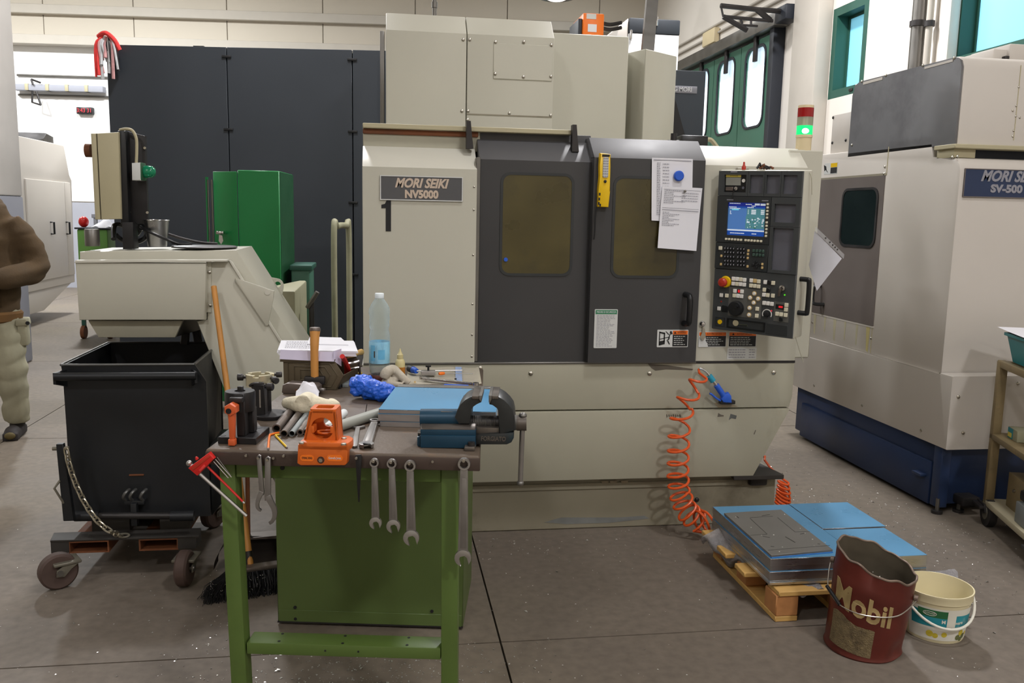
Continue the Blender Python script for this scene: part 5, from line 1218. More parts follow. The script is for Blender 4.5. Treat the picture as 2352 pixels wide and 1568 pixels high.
# fixture plate with engraved lines on the left stack
fp = thing('fixture_plate', 'dull steel fixture plate with engraved lines on the left pallet stack', 'plate', (1.6, 3.2, ZT))
q = [at(a, b, z=ZT+.012) for a, b in ((1773, 1275), (1914, 1262), (1795, 1170), (1664, 1178))]
MB().hexa([(p.x, p.y, ZT) for p in q]+[(p.x, p.y, ZT+.0035) for p in q], .0005, 1).build('blue_backing', 'film_edge', fp)
MB().hexa([(p.x-.001, p.y+.002, ZT+.0035) for p in q]+[(p.x-.001, p.y+.002, ZT+.012) for p in q], .0008, 1).build('plate', 'plate_steel', fp)
def gz(x, y): return at(x, y, z=ZT+.0124)
def groove(pts, w=.0022, nm='engraved_line'):
    m = MB()
    for a, b in zip(pts, pts[1:]):
        A, B = gz(*a), gz(*b); d = (B-A).normalized(); s = V((-d.y, d.x, 0))*w/2
        m.hexa([A-s-V((0, 0, .0006)), A+s-V((0, 0, .0006)), B+s-V((0, 0, .0006)), B-s-V((0, 0, .0006)), A-s, A+s, B+s, B-s])
    m.build(nm, 'steel_dark', fp)
groove([(1762, 1226), (1723, 1190)]); groove([(1723, 1188), (1775, 1185)]); groove([(1723, 1229), (1762, 1226)]); groove([(1786, 1188), (1826, 1221)]); groove([(1826, 1221), (1860, 1220)]); groove([(1764, 1263), (1906, 1252)], .002)
for a, b in (((1750, 1184), (1768, 1181)), ((1752, 1231), (1768, 1234)), ((1804, 1232), (1826, 1245)), ((1692, 1185), (1697, 1189)), ((1878, 1248), (1884, 1249)), ((1838, 1226), (1850, 1224)), ((1770, 1254), (1778, 1255))): groove([a, b], .004, 'punched_mark')
sp = MB(); rs = random.Random(12)
for x, y in ((1725, 1211), (1749, 1229), (1777, 1228), (1797, 1256), (1838, 1213), (1849, 1224), (1869, 1252), (1802, 1181), (1866, 1238), (1690, 1187), (1790, 1266), (1895, 1245)):
    p = gz(x, y); sp.ball(p, rs.uniform(.002, .0034), (1, 1, .5), 8)
sp.build('metal_chips', 'chip_white', fp)['kind'] = 'stuff'
# bubble wrap
def blob(name, label, cat, pts_fn, mat, nu=18, nv_=10, th=.002):
    return tag(MB().sheet(pts_fn, nu, nv_, th).build(name, mat), label, cat)
A, B = at(1615, 1250, z=.06), at(1712, 1305, z=.05); C_ = at(1650, 1212, z=.17); D_ = at(1735, 1290, z=.13)
blob('bubble_wrap', 'bunched bubble wrap sticking out at the left of the plate stack', 'bubble wrap', lambda u, v: (A.lerp(B, u)).lerp(C_.lerp(D_, u), v)+V((-.05*sin(pi*v)*(1-.4*u), -.03*sin(pi*v), .025*sin(7*u+3*v)*(1-v)+.012*sin(17*u)*(1-v))), 'bubble_wrap', 22, 12)
A2, B2 = at(1800, 1338, z=.118), at(1912, 1338, z=.118)
blob('bubble_wrap', 'crinkled bubble wrap between the front plate edge and the pallet', 'bubble wrap', lambda u, v: V((A2.x+(B2.x-A2.x)*u, PY0+.06-.1*v, .1285+.004*sin(23*u)*v-.03*v*v*(.5+.5*sin(9*u)))), 'bubble_wrap', 24, 6)
A3 = at(2122, 1290, z=.13); B3 = at(2178, 1288, z=.13)
blob('bubble_wrap', 'ruffled bubble wrap poking out right of the plates behind the pail', 'bubble wrap', lambda u, v: V((PX2-.02+.15*u*(.6+.4*sin(5*v+1)), 2.87+.22*v, .128+.03*u*(.5+.5*sin(11*v))+.012*sin(13*u+6*v))), 'bubble_wrap', 14, 12)

# ================================================================== buckets
bx, by = 1.69, 2.677; BH, BR = .325, .13
bk = thing('metal_bucket', 'dented dark red metal bucket with worn white lettering', 'bucket', (bx, by, 0))
axb = V((.075, -.02, 1))
def bdef(r, h, a):
    "lean, oval dents and a wavy spout rim"
    return r, h
def bpt(a, h, dr=0.):
    t = h/BH; r = BR*(.985+.02*t)+dr
    r *= 1+.025*cos(2*a+.6)*t
    r -= .012*math.exp(-((a-R(300))/.35)**2)*math.exp(-((t-.12)/.12)**2)
    top = max(0, (t-.8)/.2)
    dz = t*(-.034*cos(a)+.03*sin(a)) + top*(.0035*sin(7*a)+.0025*sin(12*a+1))
    an = (a-R(232)); an = (an+pi) % (2*pi)-pi
    dz -= top*.012*math.exp(-(an/.22)**2); r -= top*.016*math.exp(-(an/.16)**2)
    r += .004*math.exp(-((t-.76)/.03)**2)
    return V((bx+axb.x*h+r*cos(a), by+axb.y*h+r*sin(a), h+dz))
NB = 96
def bshell(hs, name, mat, inner=False, parent=None):
    m = MB(); rings = [[m._v(bpt(2*pi*i/NB, h, d)) for i in range(NB)] for h, d in hs]
    for P_, Q_ in zip(rings, rings[1:]):
        for i in range(NB): m.bm.faces.new((P_[i], P_[(i+1) % NB], Q_[(i+1) % NB], Q_[i]))
    if inner: m.bm.faces.new(rings[-1])
    return m.build(name, mat, parent or bk, smooth=50)
bshell([(.0, .0), (.006, .004), (.012, .002)]+[(BH*k/16, 0) for k in range(1, 17)], 'body', 'bucket_red')
bshell([(BH*k/12, -.004) for k in range(12, 0, -1)]+[(.02, -.006)], 'inner_wall', 'bucket_inner', True)
m = MB(); m.tube([bpt(2*pi*i/NB, BH, -.001) for i in range(NB)], .0042, 8, True); m.build('rim', 'bucket_rim', bk)
def bface(p, dr=.0012, a0=0., h0=.0, sl=0.):
    return bpt(a0+p.x/BR, h0+p.y+sl*p.x, dr+p.z)
text('lettering', 'Mobil', .115, None, 'bucket_letter', bk, .0006, bold=.003, maxw=.205, bend=lambda p: bface(p, .0016, R(226), .19, -.1))
lb = MB(); lb.sheet(lambda u, v: bpt(R(180)+u*R(70), .03+.105*v-.012*u+.012*v*sin(7*u)*(1-u), .0015+.0012*sin(31*u+17*v)*sin(23*v)), 26, 16); lb.build('label', 'bucket_label', bk)
ea = [R(138), R(318)]
for a in ea: p = bpt(a, .255, .002); MB().cyl(p, p+V((cos(a)*.012, sin(a)*.012, 0)), .011, n=14).build('ear', 'bucket_rim', bk)
pA, pB = bpt(ea[0], .25, .012), bpt(ea[1], .25, .012)
gm = bpt(R(168), .185, .014); gn = bpt(R(196), .168, .012)
MB().tube(spline([pA, bpt(R(152), .22, .014), gm, gn, bpt(R(232), .175, .012), bpt(R(276), .2, .012), pB], 8), .0022, 6).build('bail_wire', 'bolt_steel', bk)
MB().tube([gm.lerp(gn, -.2), gn], .0065, 8).build('bail_grip', 'black_plastic', bk)
sp_ = thing('scoop', 'pale scoop caked with shavings lying inside the dented bucket', 'scoop', (bx, by, .1))
q = bpt(R(236), .285, -.045); MB().sheet(lambda u, v: q+V((-.03+.07*u, .06*v-.02, .02-.05*u*u+.01*sin(9*v)-.06*v)), 8, 8, .003).build('blade', 'galvanized', sp_)
m = MB(); rs = random.Random(2)
for k in range(40): m.ball(q+V((-.03+.045*rs.random(), .05*rs.random()-.02, .022-.02*rs.random())), rs.uniform(.0015, .0035), n=6)
m.build('shavings', 'chip_white', sp_)['kind'] = 'stuff'
MB().tube([q+V((.03, .01, -.03)), q+V((.08, .03, -.14))], .008, 8).build('handle', 'steel_dark', sp_)

wx, wy, WH, WR = 2.018, 2.752, .182, .12
pw = thing('plastic_pail', 'small white plastic pail with teal and lemon label', 'pail', (wx, wy, 0))
def wpt(a, h, dr=0): r = WR*(.84+.16*h/WH)+dr; return V((wx+r*cos(a), wy+r*sin(a), h))
MB().lathe([(WR*.83, .0), (WR*.845, .004), (WR*.97, WH*.82), (WR*1.01, WH*.83), (WR*1.01, WH*.93), (WR*1.03, WH*.96), (WR*1.03, WH), (WR*.99, WH), (WR*.97, WH*.9), (WR*.82, .008), (0, .008)], (wx, wy, 0), None, 48).build('body', 'pail_white', pw)
def wpatch(a0, a1, h0, h1, nm, mat, fn=None, dr=.0012):
    return MB().sheet(lambda u, v: wpt(R(a0)+u*R(a1-a0), h0+(h1-h0)*(v if not fn else fn(u, v)), dr), 24, 6).build(nm, mat, pw)
wpatch(185, 345, .012, .135, 'label', 'pail_label_white')
wpatch(192, 340, .06, .12, 'label_band', 'pail_teal', lambda u, v: v*(1-.25*u)+.2*u*(1-v), .0018)
wpatch(205, 262, .1, .128, 'label_oval', 'pail_green', None, .0022)
wface = lambda p, a0, h0, dr=.0028: wpt(R(a0)+p.x/(WR*.95), h0+p.y, dr+p.z)
MB().tube([wpt(R(226+11*cos(t)), .114+.008*sin(t), .003) for t in [2*pi*k/24 for k in range(24)]], .0009, 5, True).build('oval_outline', 'pail_label_white', pw)
text('lettering', 'CONAD', .009, None, 'pail_label_white', pw, .0003, maxw=.035, bend=lambda p: wface(p, 226, .114))
text('lettering', 'M', .019, None, 'pail_label_white', pw, .0003, bold=.0004, bend=lambda p: wface(p, 250, .087))
text('lettering', 'mare', .017, None, 'pail_label_white', pw, .0003, bold=.0004, maxw=.036, bend=lambda p: wface(p, 279, .084))
wpatch(256, 272, .062, .13, 'worn_patch', 'pail_label_white', lambda u, v: v, .0026)
for a, h, r, m in ((228, .035, .014, 'lemon'), (238, .03, .011, 'lemon'), (254, .037, .011, 'lemon'), (290, .042, .013, 'lemon'), (297, .027, .012, 'olive'), (283, .025, .012, 'olive'), (306, .035, .008, 'lemon'), (291, .017, .01, 'olive')):
    MB().sheet(lambda u, v: wpt(R(a)+(r*v*cos(2*pi*u))/WR, h+r*.9*v*sin(2*pi*u), .002+.0004*(1-v)), 12, 2).build('printed_fruit', m, pw)
ha = [R(170), R(352)]
hp_ = []
for k in range(25):
    t = k/24; a = ha[0]+(ha[1]-ha[0])*t; d = sin(pi*t)
    hp_.append(wpt(a, WH*.9-.095*d, .008+.012*d))
MB().tube(hp_, .0048, 8).build('handle', 'pail_label_white', pw)

# metal chips scattered over the floor
ch = MB(); rs = random.Random(21)
def chips(n, fx):
    for _ in range(n):
        x, y = fx()
        if (x < 1.9 and x > -.12 and y > 3.87) or (x > 2.82 and y > 3.9) or (1.36 < x < 2.14 and 2.83 < y < 3.54) or (V((x-1.7, y-2.67)).length < .19) or (V((x-2.02, y-2.75)).length < .16) or (-.55 < x < .4 and 2.9 < y < 3.5): continue
        s = rs.uniform(.0014, .0046)*(1 if rs.random() < .92 else 1.9); a = rs.uniform(0, 6.3); e = rs.uniform(.3, .8)
        d = V((cos(a), sin(a), 0))*s; f = V((-sin(a), cos(a), 0))*s*e; p = V((x, y, .0012))
        ch.poly([p-d, p+f+V((0, 0, s*.5)), p+d, p-f+V((0, 0, s*.2))])
chips(1100, lambda: (rs.gauss(2.4, .38), rs.gauss(3.8, .7)))
chips(260, lambda: (rs.uniform(.5, 2.9), rs.uniform(2.0, 4.0)))
chips(750, lambda: (rs.gauss(-.05, .26), rs.gauss(2.66, .13)))
chips(220, lambda: (rs.uniform(-1.6, .6), rs.uniform(2.3, 4.0)))
chips(120, lambda: (rs.gauss(-.5, .15), rs.gauss(3.1, .2)))
chips(160, lambda: (rs.uniform(.3, 1.6), rs.gauss(3.8, .2)))
chips(60, lambda: (rs.uniform(-3, -1), rs.uniform(3, 6)))
o = ch.build('floor_chips', 'chip_white'); tag(o, 'bright metal chips scattered over the concrete floor', 'chips'); o['kind'] = 'stuff'
# ================================================================== chip conveyor
YC = 4.0
cv = thing('chip_conveyor', 'cream chip conveyor with an inclined chute above the black skip', 'conveyor', (-1.0, YC+.2, .6))
def cq(*pts, Y=YC): return [P2(a, b, Y) for a, b in pts]
ztop = P2(542, 573, YC+.06)[1]; yback = min(4.6, max(4.4, at(569, 564, z=ztop).y))
MB().prism(cq((183, 578), (543, 574), (673, 777), (835, 1030), (835, 1180), (640, 1000), (560, 800), (480, 730), (183, 730), Y=YC+.06), 'y', YC+.06, yback, .004).build('housing', 'cream_paint', cv)
MB().prism(cq((480, 602), (527, 598), (644, 785), (830, 1078), (830, 1180), (640, 1120), (530, 925), (452, 735), (480, 735)), 'y', YC-.012, YC+.062, .004).build('side_plate', 'cream_paint', cv)
e = cq((527, 598), (533, 598), (650, 785), (644, 785)); MB().prism(e, 'y', YC-.018, YC-.0, .001).build('edge_strip', 'cream_lightened', cv)
MB().prism(cq((181, 601), (479, 603), (476, 732), (190, 732)), 'y', YC-.05, YC+.062, .008).build('front_box', 'cream_paint', cv)
MB().prism(cq((183, 596), (527, 595), (527, 599), (181, 602)), 'y', YC-.055, YC+.0, .001).build('edge_strip', 'cream_lightened', cv)
MB().prism(cq((476, 600), (487, 600), (487, 716), (476, 716)), 'y', YC-.02, YC-.01).build('hinge_flange', 'cream_paint', cv)
bolts('bolt', [(P2(a, b, YC-.02)[0], YC-.02, P2(a, b, YC-.02)[1]) for a, b in ((481, 625), (483, 701))], .008, cv)
h = cq((202, 736), (420, 736), (402, 775), (226, 775))
MB().prism(h, 'y', YC, YC+.3, .004).build('hopper', 'cream_dirty', cv)
MB().hexa([(h[2][0], YC+.02, h[2][1]), (h[1][0]+.08, YC+.3, h[1][1]-.06), (h[1][0]+.08, YC+.32, h[1][1]-.06), (h[2][0], YC+.05, h[2][1]), (h[1][0], YC+.02, h[1][1]), (h[1][0]+.12, YC+.3, h[1][1]), (h[1][0]+.12, YC+.32, h[1][1]), (h[1][0], YC+.05, h[1][1])]).build('chute_wall', 'steel_dull', cv)
for p in (((428, 740), (424, 790)), ((448, 745), (455, 785))): MB().tube([at(*p[0], y=YC+.2), at(*p[1], y=YC+.2)], .02, 8).build('sprocket_arm', 'steel_dark', cv)
tri = cq((541, 638), (547, 640), (630, 668), (627, 690), (616, 747), (611, 748), (541, 645), Y=YC-.02)
MB().prism(tri, 'y', YC-.024, YC-.012, .002).build('lifting_bracket', 'cream_paint', cv)
x, z = P2(614, 671, YC-.03); MB().cyl((x, YC-.026, z), (x, YC-.012, z), .013, n=18).build('bracket_boss', 'cream_lightened', cv)
Yg3 = yback-.02; c = P2(638, 653, Yg3)
def lug():
    o = [P2(a, b, Yg3) for a, b in ((606, 640), (612, 638), (622, 637), (634, 639), (642, 641), (648, 646), (651, 652), (651, 660), (649, 672), (646, 690), (640, 692), (634, 688), (628, 684), (622, 676), (617, 668), (612, 658))]
    hl = [(c[0]+.015*cos(a), c[1]+.015*sin(a)) for a in [math.atan2(q[1]-c[1], q[0]-c[0]) for q in o]]
    MB().prism(o, 'y', Yg3, Yg3+.012, hole=hl).build('lifting_lug', 'cream_paint', cv)
lug()
# control cabinet and post on top
Yk2 = 4.2
kb0, kb1 = cq((222, 306), (272, 303), (278, 503), (232, 504), Y=Yk2), None
MB().prism(kb0, 'y', Yk2, Yk2+.32, .006).build('control_box', 'control_beige', cv)
MB().prism(cq((208, 306), (220, 306), (230, 504), (218, 504), Y=Yk2), 'y', Yk2, Yk2+.32, .005).build('box_door', 'control_beige', cv)
MB().prism(cq((220, 306), (222, 306), (232, 504), (230, 504), Y=Yk2), 'y', Yk2+.01, Yk2+.31).build('door_seal', 'black_plastic', cv)
x, z = P2(206, 347, Yk2+.1); MB().cyl((x-.004, Yk2+.06, z), (x+.02, Yk2+.06, z), .03, n=18).build('main_switch', 'rust_brown', cv)
MB().prism(cq((270, 300), (288, 300), (296, 514), (277, 514), Y=Yk2+.02), 'y', Yk2+.02, Yk2+.3, .004).build('post_flange', 'black_plastic', cv)
MB().prism(cq((288, 300), (333, 312), (340, 514), (296, 514), Y=Yk2+.06), 'y', Yk2+.06, Yk2+.09, .003).build('post_plate', 'black_oxide', cv)
MB().prism(cq((280, 510), (305, 510), (308, 572), (282, 572), Y=Yk2+.0), 'y', Yk2, Yk2+.08, .003).build('post', 'black_oxide', cv)
for a, b in ((291, 326), (333, 340), (298, 487), (339, 488)): p = at(a, b, y=Yk2+.06); MB().cyl(p, p+V((0, -.008, 0)), .006, n=8).build('screw', 'bolt_steel', cv)
bb = cq((302, 374), (322, 373), (323, 414), (303, 414), Y=Yk2-.02)
MB().prism(bb, 'y', Yk2-.02, Yk2+.06, .005).build('beacon_box', 'sticker_white', cv)
q = at(323, 394, y=Yk2+.02); MB().box((q.x, q.y-.036, q.z-.04), (q.x+.016, q.y+.036, q.z+.04), .005).build('beacon_base', 'locker_dark_green', cv)
MB().lathe([(.026, 0), (.029, .02), (.027, .038), (.018, .05), (0, .055)], q+V((.012, 0, 0)), q+V((1, 0, 0)), 18).build('beacon_dome', 'green_dome', cv)
MB().tube(spline([at(276, 298, y=Yk2+.05), at(290, 296, y=Yk2), at(304, 300, y=Yk2), at(313, 318, y=Yk2), at(314, 345, y=Yk2), at(313, 374, y=Yk2)], 6), .0065, 8).build('beacon_cable', 'control_beige', cv)
zt2 = ztop+.001
# things lying on its top
def onc(px, y): q = at(px, 570, y=y); return V((q.x, y, zt2))
p = onc(213, 4.2); tag(MB().lathe([(.0, 0), (.031, 0), (.032, .004), (.032, .074), (.029, .078), (0, .078)], p, None, 24).build('steel_slug', 'steel_dull'), 'short plain steel cylinder standing at the left end of the conveyor', 'cylinder')
p = onc(362, 4.26); gb = thing('galvanized_bucket', 'small galvanized bucket standing on the conveyor behind the post', 'bucket', p)
MB().lathe([(.042, 0), (.055, .12), (.056, .123), (.053, .12), (.041, .004), (0, .004)], p, None, 30).build('body', 'galvanized', gb)
MB().tube([p+V((.056*cos(a), .056*sin(a), .122)) for a in [2*pi*k/30 for k in range(30)]], .003, 6, True).build('rim', 'chrome', gb)
p = onc(470, 4.2); tag(MB().lathe([(.0, 0), (.145, 0), (.147, .005), (.14, .009), (0, .011)], p, None, 36).build('round_lid', 'steel_dark'), 'flat dark round lid lying on the conveyor top', 'lid')
cb = thing('cable_coil', 'black cable coiled on the conveyor top around the post foot', 'cable', onc(300, 4.32))
MB().tube(spline([onc(a, y)+V((0, 0, z)) for a, y, z in ((262, 4.3, .03), (265, 4.36, .09), (285, 4.38, .09), (312, 4.36, .05), (330, 4.36, .09), (338, 4.3, .05), (318, 4.3, .02), (285, 4.36, .02), (266, 4.34, .05))], 8), .012, 7).build('loop', 'black_plastic', cb)
MB().tube(spline([onc(a, y)+V((0, 0, z)) for a, y, z in ((325, 4.3, .09), (345, 4.18, .07), (380, 4.16, .04), (410, 4.2, .015), (440, 4.25, .012))], 8), .007, 7).build('lead', 'black_plastic', cb)
MB().tube(spline([onc(a, y)+V((0, 0, z)) for a, y, z in ((388, 4.34, .055), (420, 4.34, .035), (460, 4.34, .018), (500, 4.34, .012))], 8), .007, 7).build('lead', 'steel_dark', cb)
MB().box(onc(325, 4.34)+V((-.02, 0, .07)), onc(325, 4.34)+V((.03, .05, .13)), .01).build('plug', 'black_plastic', cb)

# ================================================================== black tipping skip
YS = 3.62
sk = thing('tipping_skip', 'black steel tipping skip on a wheeled base under the conveyor', 'skip', (-1.03, YS+.35, 0))
sxl, srz = P2(140, 838, YS); sxr = P2(447, 837, YS)[0]; yb2 = at(258, 787, z=srz).y; zbar = P2(300, 864, YS-.04)[1]
fz = P2(300, 878, YS)[1]; bxl, bxr = P2(147, 882, YS)[0], P2(474, 882, YS)[0]; fb = P2(300, 1190, YS)[1]
w_ = .012
m = MB()
m.hexa([(bxl, YS, fb), (bxr, YS, fb), (bxr, YS+w_, fb), (bxl, YS+w_, fb), (bxl, YS, fz), (bxr, YS, fz), (bxr, YS+w_, fz), (bxl, YS+w_, fz)])
m.hexa([(bxl, YS, fz), (bxr-.0, YS, fz), (bxr, YS+w_, fz), (bxl, YS+w_, fz), (sxl, YS-.0, srz), (sxr, YS, srz), (sxr, YS+w_, srz), (sxl, YS+w_, srz)])
m.build('front_wall', 'skip_black', sk)
m = MB(); m.hexa([(bxl, YS+w_, fb), (bxl+w_, YS+w_, fb), (bxl+w_, yb2-.05, fb), (bxl, yb2-.05, fb), (sxl, YS+w_, srz), (sxl+w_, YS+w_, srz), (sxl+w_, yb2, srz), (sxl, yb2, srz)]); m.build('side_wall', 'skip_inner', sk)
m = MB(); m.hexa([(bxr-w_, YS+w_, fb), (bxr, YS+w_, fb), (bxr-.05, yb2-.05, fb), (bxr-.05-w_, yb2-.05, fb), (sxr-w_, YS+w_, srz), (sxr, YS+w_, srz), (bxr-.05, yb2, srz), (bxr-.05-w_, yb2, srz)]); m.build('side_wall', 'skip_inner', sk)
MB().box((sxl, yb2, fb), (bxr-.05, yb2+w_, srz)).build('back_wall', 'skip_inner', sk)
MB().box((bxl, YS+w_, fb), (bxr-.05, yb2, fb+w_)).build('bottom', 'skip_inner', sk)
for a, b in (((sxl, YS, srz), (sxr, YS, srz)), ((sxl, YS, srz), (sxl, yb2, srz)), ((sxl, yb2, srz), (bxr-.05, yb2, srz)), ((sxr, YS, srz), (bxr-.05, yb2, srz))): MB().tube([a, b], .0055, 6).build('rim', 'skip_edge', sk)
ba, bb_ = at(125, 865, y=YS-.05), at(450, 863, y=YS-.05)
MB().tube([ba, bb_], .0165, 14).build('push_bar', 'skip_black', sk)
for q, s in ((ba, 1), (bb_, -1)): MB().hexa([(q.x-.004, YS-.055, q.z-.03), (q.x+.006, YS-.055, q.z-.03), (q.x+s*.03, YS+.001, q.z-.05), (q.x+s*.02, YS+.001, q.z-.05), (q.x-.004, YS-.055, q.z+.016), (q.x+.006, YS-.055, q.z+.016), (q.x+s*.03, YS+.001, q.z+.02), (q.x+s*.02, YS+.001, q.z+.02)]).build('bar_gusset', 'skip_black', sk)
MB().hexa([(bxr, YS+.02, fb-.01), (bxr+.05, YS+.08, fb+.05), (bxr+.05, YS+.3, fb+.05), (bxr, YS+.3, fb-.01), (bxr, YS+.02, fb+.3), (bxr+.05, YS+.08, fb+.3), (bxr+.05, YS+.3, fb+.3), (bxr, YS+.3, fb+.3)], .006).build('rocker', 'skip_black', sk)
a, b = at(297, 1090, y=YS), at(331, 1090, y=YS); MB().box((a.x, YS-.006, a.z-.004), (b.x, YS, a.z+.003), .001, 1).build('weld_tab', 'rust_brown', sk)
# latch claw and axle tube
for px in (290, 305, 329):
    p = at(px, 1150, y=YS-.03); MB().tube(spline([p, p+V((-.006, -.015, .02)), p+V((.004, -.012, .04)), p+V((.012, .01, .045))], 5), .007, 8).build('latch_claw', 'skip_edge', sk)
p0, p1 = at(290, 1152, y=YS-.03), at(330, 1152, y=YS-.03); MB().box((p0.x-.005, YS-.04, p0.z-.012), (p1.x+.005, YS, p0.z+.006), .003).build('latch_block', 'skip_black', sk)
p = at(309, 1190, y=YS-.05); MB().box((p.x-.012, YS-.06, p.z-.03), (p.x+.012, YS-.03, p0.z), .003).build('latch_arm', 'skip_black', sk)
q0, q1 = at(166, 1184, y=YS-.06), at(445, 1184, y=YS-.06)
MB().cyl(q0, q1, .014, n=14).build('axle', 'steel_dark', sk)
for a, b in ((172, 228), (392, 446)): MB().cyl(at(a, 1185, y=YS-.06), at(b, 1184, y=YS-.06), .021, n=16).build('axle_sleeve', 'skip_black', sk)
# base
zb = .165
fA, fB = at(115, 1241, z=zb), at(452, 1238, z=zb); kA, kB = at(142, 1216, z=zb), at(461, 1212, z=zb)
bzl = zb-.052
base = MB().hexa([(fA.x, fA.y, zb-.008), (fB.x, fA.y, zb-.008), (kB.x, kB.y, zb-.008), (kA.x-.02, kB.y, zb-.008), (fA.x, fA.y, zb), (fB.x, fA.y, zb), (kB.x, kB.y, zb), (kA.x-.02, kB.y, zb)], .001, 1).build('base_plate', 'trolley_dark', sk)
def fx(px): return at(px, 1255, y=fA.y).x
pz0, pz1 = at(200, 1268, y=fA.y).z, zb-.009
for a, b in ((160, 246), (322, 406)):
    x0, x1 = fx(a), fx(b)
    MB().prism([(x0-.006, pz0-.004), (x1+.006, pz0-.004), (x1+.006, pz1), (x0-.006, pz1)], 'y', fA.y+.004, yb2, hole=[(x0, pz0), (x1, pz0), (x1, pz1-.006), (x0, pz1-.006)]).build('fork_pocket', 'rust_brown', sk)
for a, b in ((116, 158), (408, 451)): MB().box((fx(a), fA.y+.003, pz0), (fx(b), fA.y+.1, pz1)).build('end_block', 'trolley_dark', sk)
for a, b in ((195, 285), (355, 425)): MB().box((fx(a), kB.y, zb-.01), (fx(b), yb2, fb), .004).build('rocker_rail', 'trolley_dark', sk)
MB().box((fx(250), kB.y+.05, .12), (fx(320), yb2-.1, zb), .004).build('cross_beam', 'trolley_dark', sk)
def caster(cx_, cy, ang, r=.072):
    T = rotz((cx_, cy, 0), ang)
    c = MB(T).box((-.05, -.045, bzl-.012), (.05, .045, bzl), .003, 1).build('caster', 'caster_grey', sk)
    for s in (-1, 1): MB(T).prism([(-.012, bzl-.012), (.045, bzl-.012), (.012, r+.01), (-.012, r-.018), (-.042, r-.014), (-.04, r+.012)], 'y', s*.033-.003, s*.033+.003, .001).build('fork', 'caster_grey', c)
    MB(T).lathe([(.02, -.022), (r-.008, -.024), (r, -.016), (r, .016), (r-.008, .024), (.02, .022)], (-.028, 0, r), (-.028, 1, r), 30).build('wheel', 'wheel_red', c)
    MB(T).cyl((-.028, -.04, r), (-.028, .04, r), .012, n=10).build('axle_bolt', 'steel_dull', c)
w0, w1 = at(135, 1346, z=0), at(428, 1341, z=0)
caster(w0.x+.03, w0.y-.0, 32); caster(w1.x, w1.y+.02, 85); caster(w0.x+.05, yb2-.1, 20); caster(w1.x, yb2-.1, 60)
# lever bar and chain
l0, l1 = at(139, 1018, y=YS-.12), at(160, 1194, y=YS-.12)
MB().hexa([(l1.x-.02, l1.y-.012, l1.z), (l1.x+.02, l1.y-.012, l1.z), (l1.x+.02, l1.y+.012, l1.z), (l1.x-.02, l1.y+.012, l1.z), (l0.x-.013, l0.y-.012, l0.z), (l0.x+.013, l0.y-.012, l0.z), (l0.x+.013, l0.y+.012, l0.z), (l0.x-.013, l0.y+.012, l0.z)], .002, 1).build('lever_bar', 'skip_black', sk)
MB().cyl(l0+V((-.03, 0, -.02)), l0+V((.03, 0, -.02)), .008, n=10).build('lever_bolt', 'caster_grey', sk)
MB().tube([l0.lerp(l1, .5)+V((-.015, -.01, .01)), l0.lerp(l1, .56)+V((-.035, -.02, 0)), l0.lerp(l1, .7)+V((-.01, -.01, -.02))], .005, 6).build('lever_pin', 'caster_grey', sk)
cpts = spline([at(a, b, y=YS-.15) for a, b in ((152, 1032), (158, 1062), (168, 1095), (179, 1122), (191, 1147), (204, 1169), (219, 1190), (237, 1208), (258, 1222))]+[at(282, 1231, z=zb+.008)], 12)
chn = MB().tube([cpts[0]+V((0, 0, .01)), cpts[0]+V((0, 0, -.0))], .004, 6).build('chain', 'chain_steel', sk)
Ls = [0]
for a, b in zip(cpts, cpts[1:]): Ls.append(Ls[-1]+(b-a).length)
pitch = .027; lk0 = None; n_ = int(Ls[-1]/pitch)
def linkmesh(): return [V((.019*max(-1, min(1, 1.6*cos(t)))*.9+.0025*cos(t), .0105*sin(t), 0)) for t in [2*pi*k/16 for k in range(16)]]
for i in range(n_):
    s = (i+.5)*pitch; k = next(j for j in range(len(Ls)-1) if Ls[j+1] >= s); c = cpts[k].lerp(cpts[k+1], (s-Ls[k])/(Ls[k+1]-Ls[k])); d = (cpts[k+1]-cpts[k]).normalized()
    u = V((0, 1, 0)); u = (u-d*u.dot(d)).normalized(); v = d.cross(u)
    a = R(25 if i % 2 else 115); A_, B_ = u*cos(a)+v*sin(a), v*cos(a)-u*sin(a)
    T = frame(c, d, A_, B_)
    if lk0 is None: lk0 = MB(T).tube(linkmesh(), .0034, 6, True).build('chain_link', 'chain_steel', chn); T0 = T; continue
    c2 = lk0.copy(); COL.objects.link(c2); c2.parent = chn; W = WORLD[chn.name]; c2.matrix_basis = W.inverted() @ T @ T0.inverted() @ W; WORLD[c2.name] = W
p = at(284, 1231, z=zb+.004); MB().tube([p+V((.018*cos(t)*1.2, .01*sin(t), .003+.004*sin(t))) for t in [2*pi*k/14 for k in range(14)]], .0045, 6, True).build('chain_ring', 'caster_grey', chn)

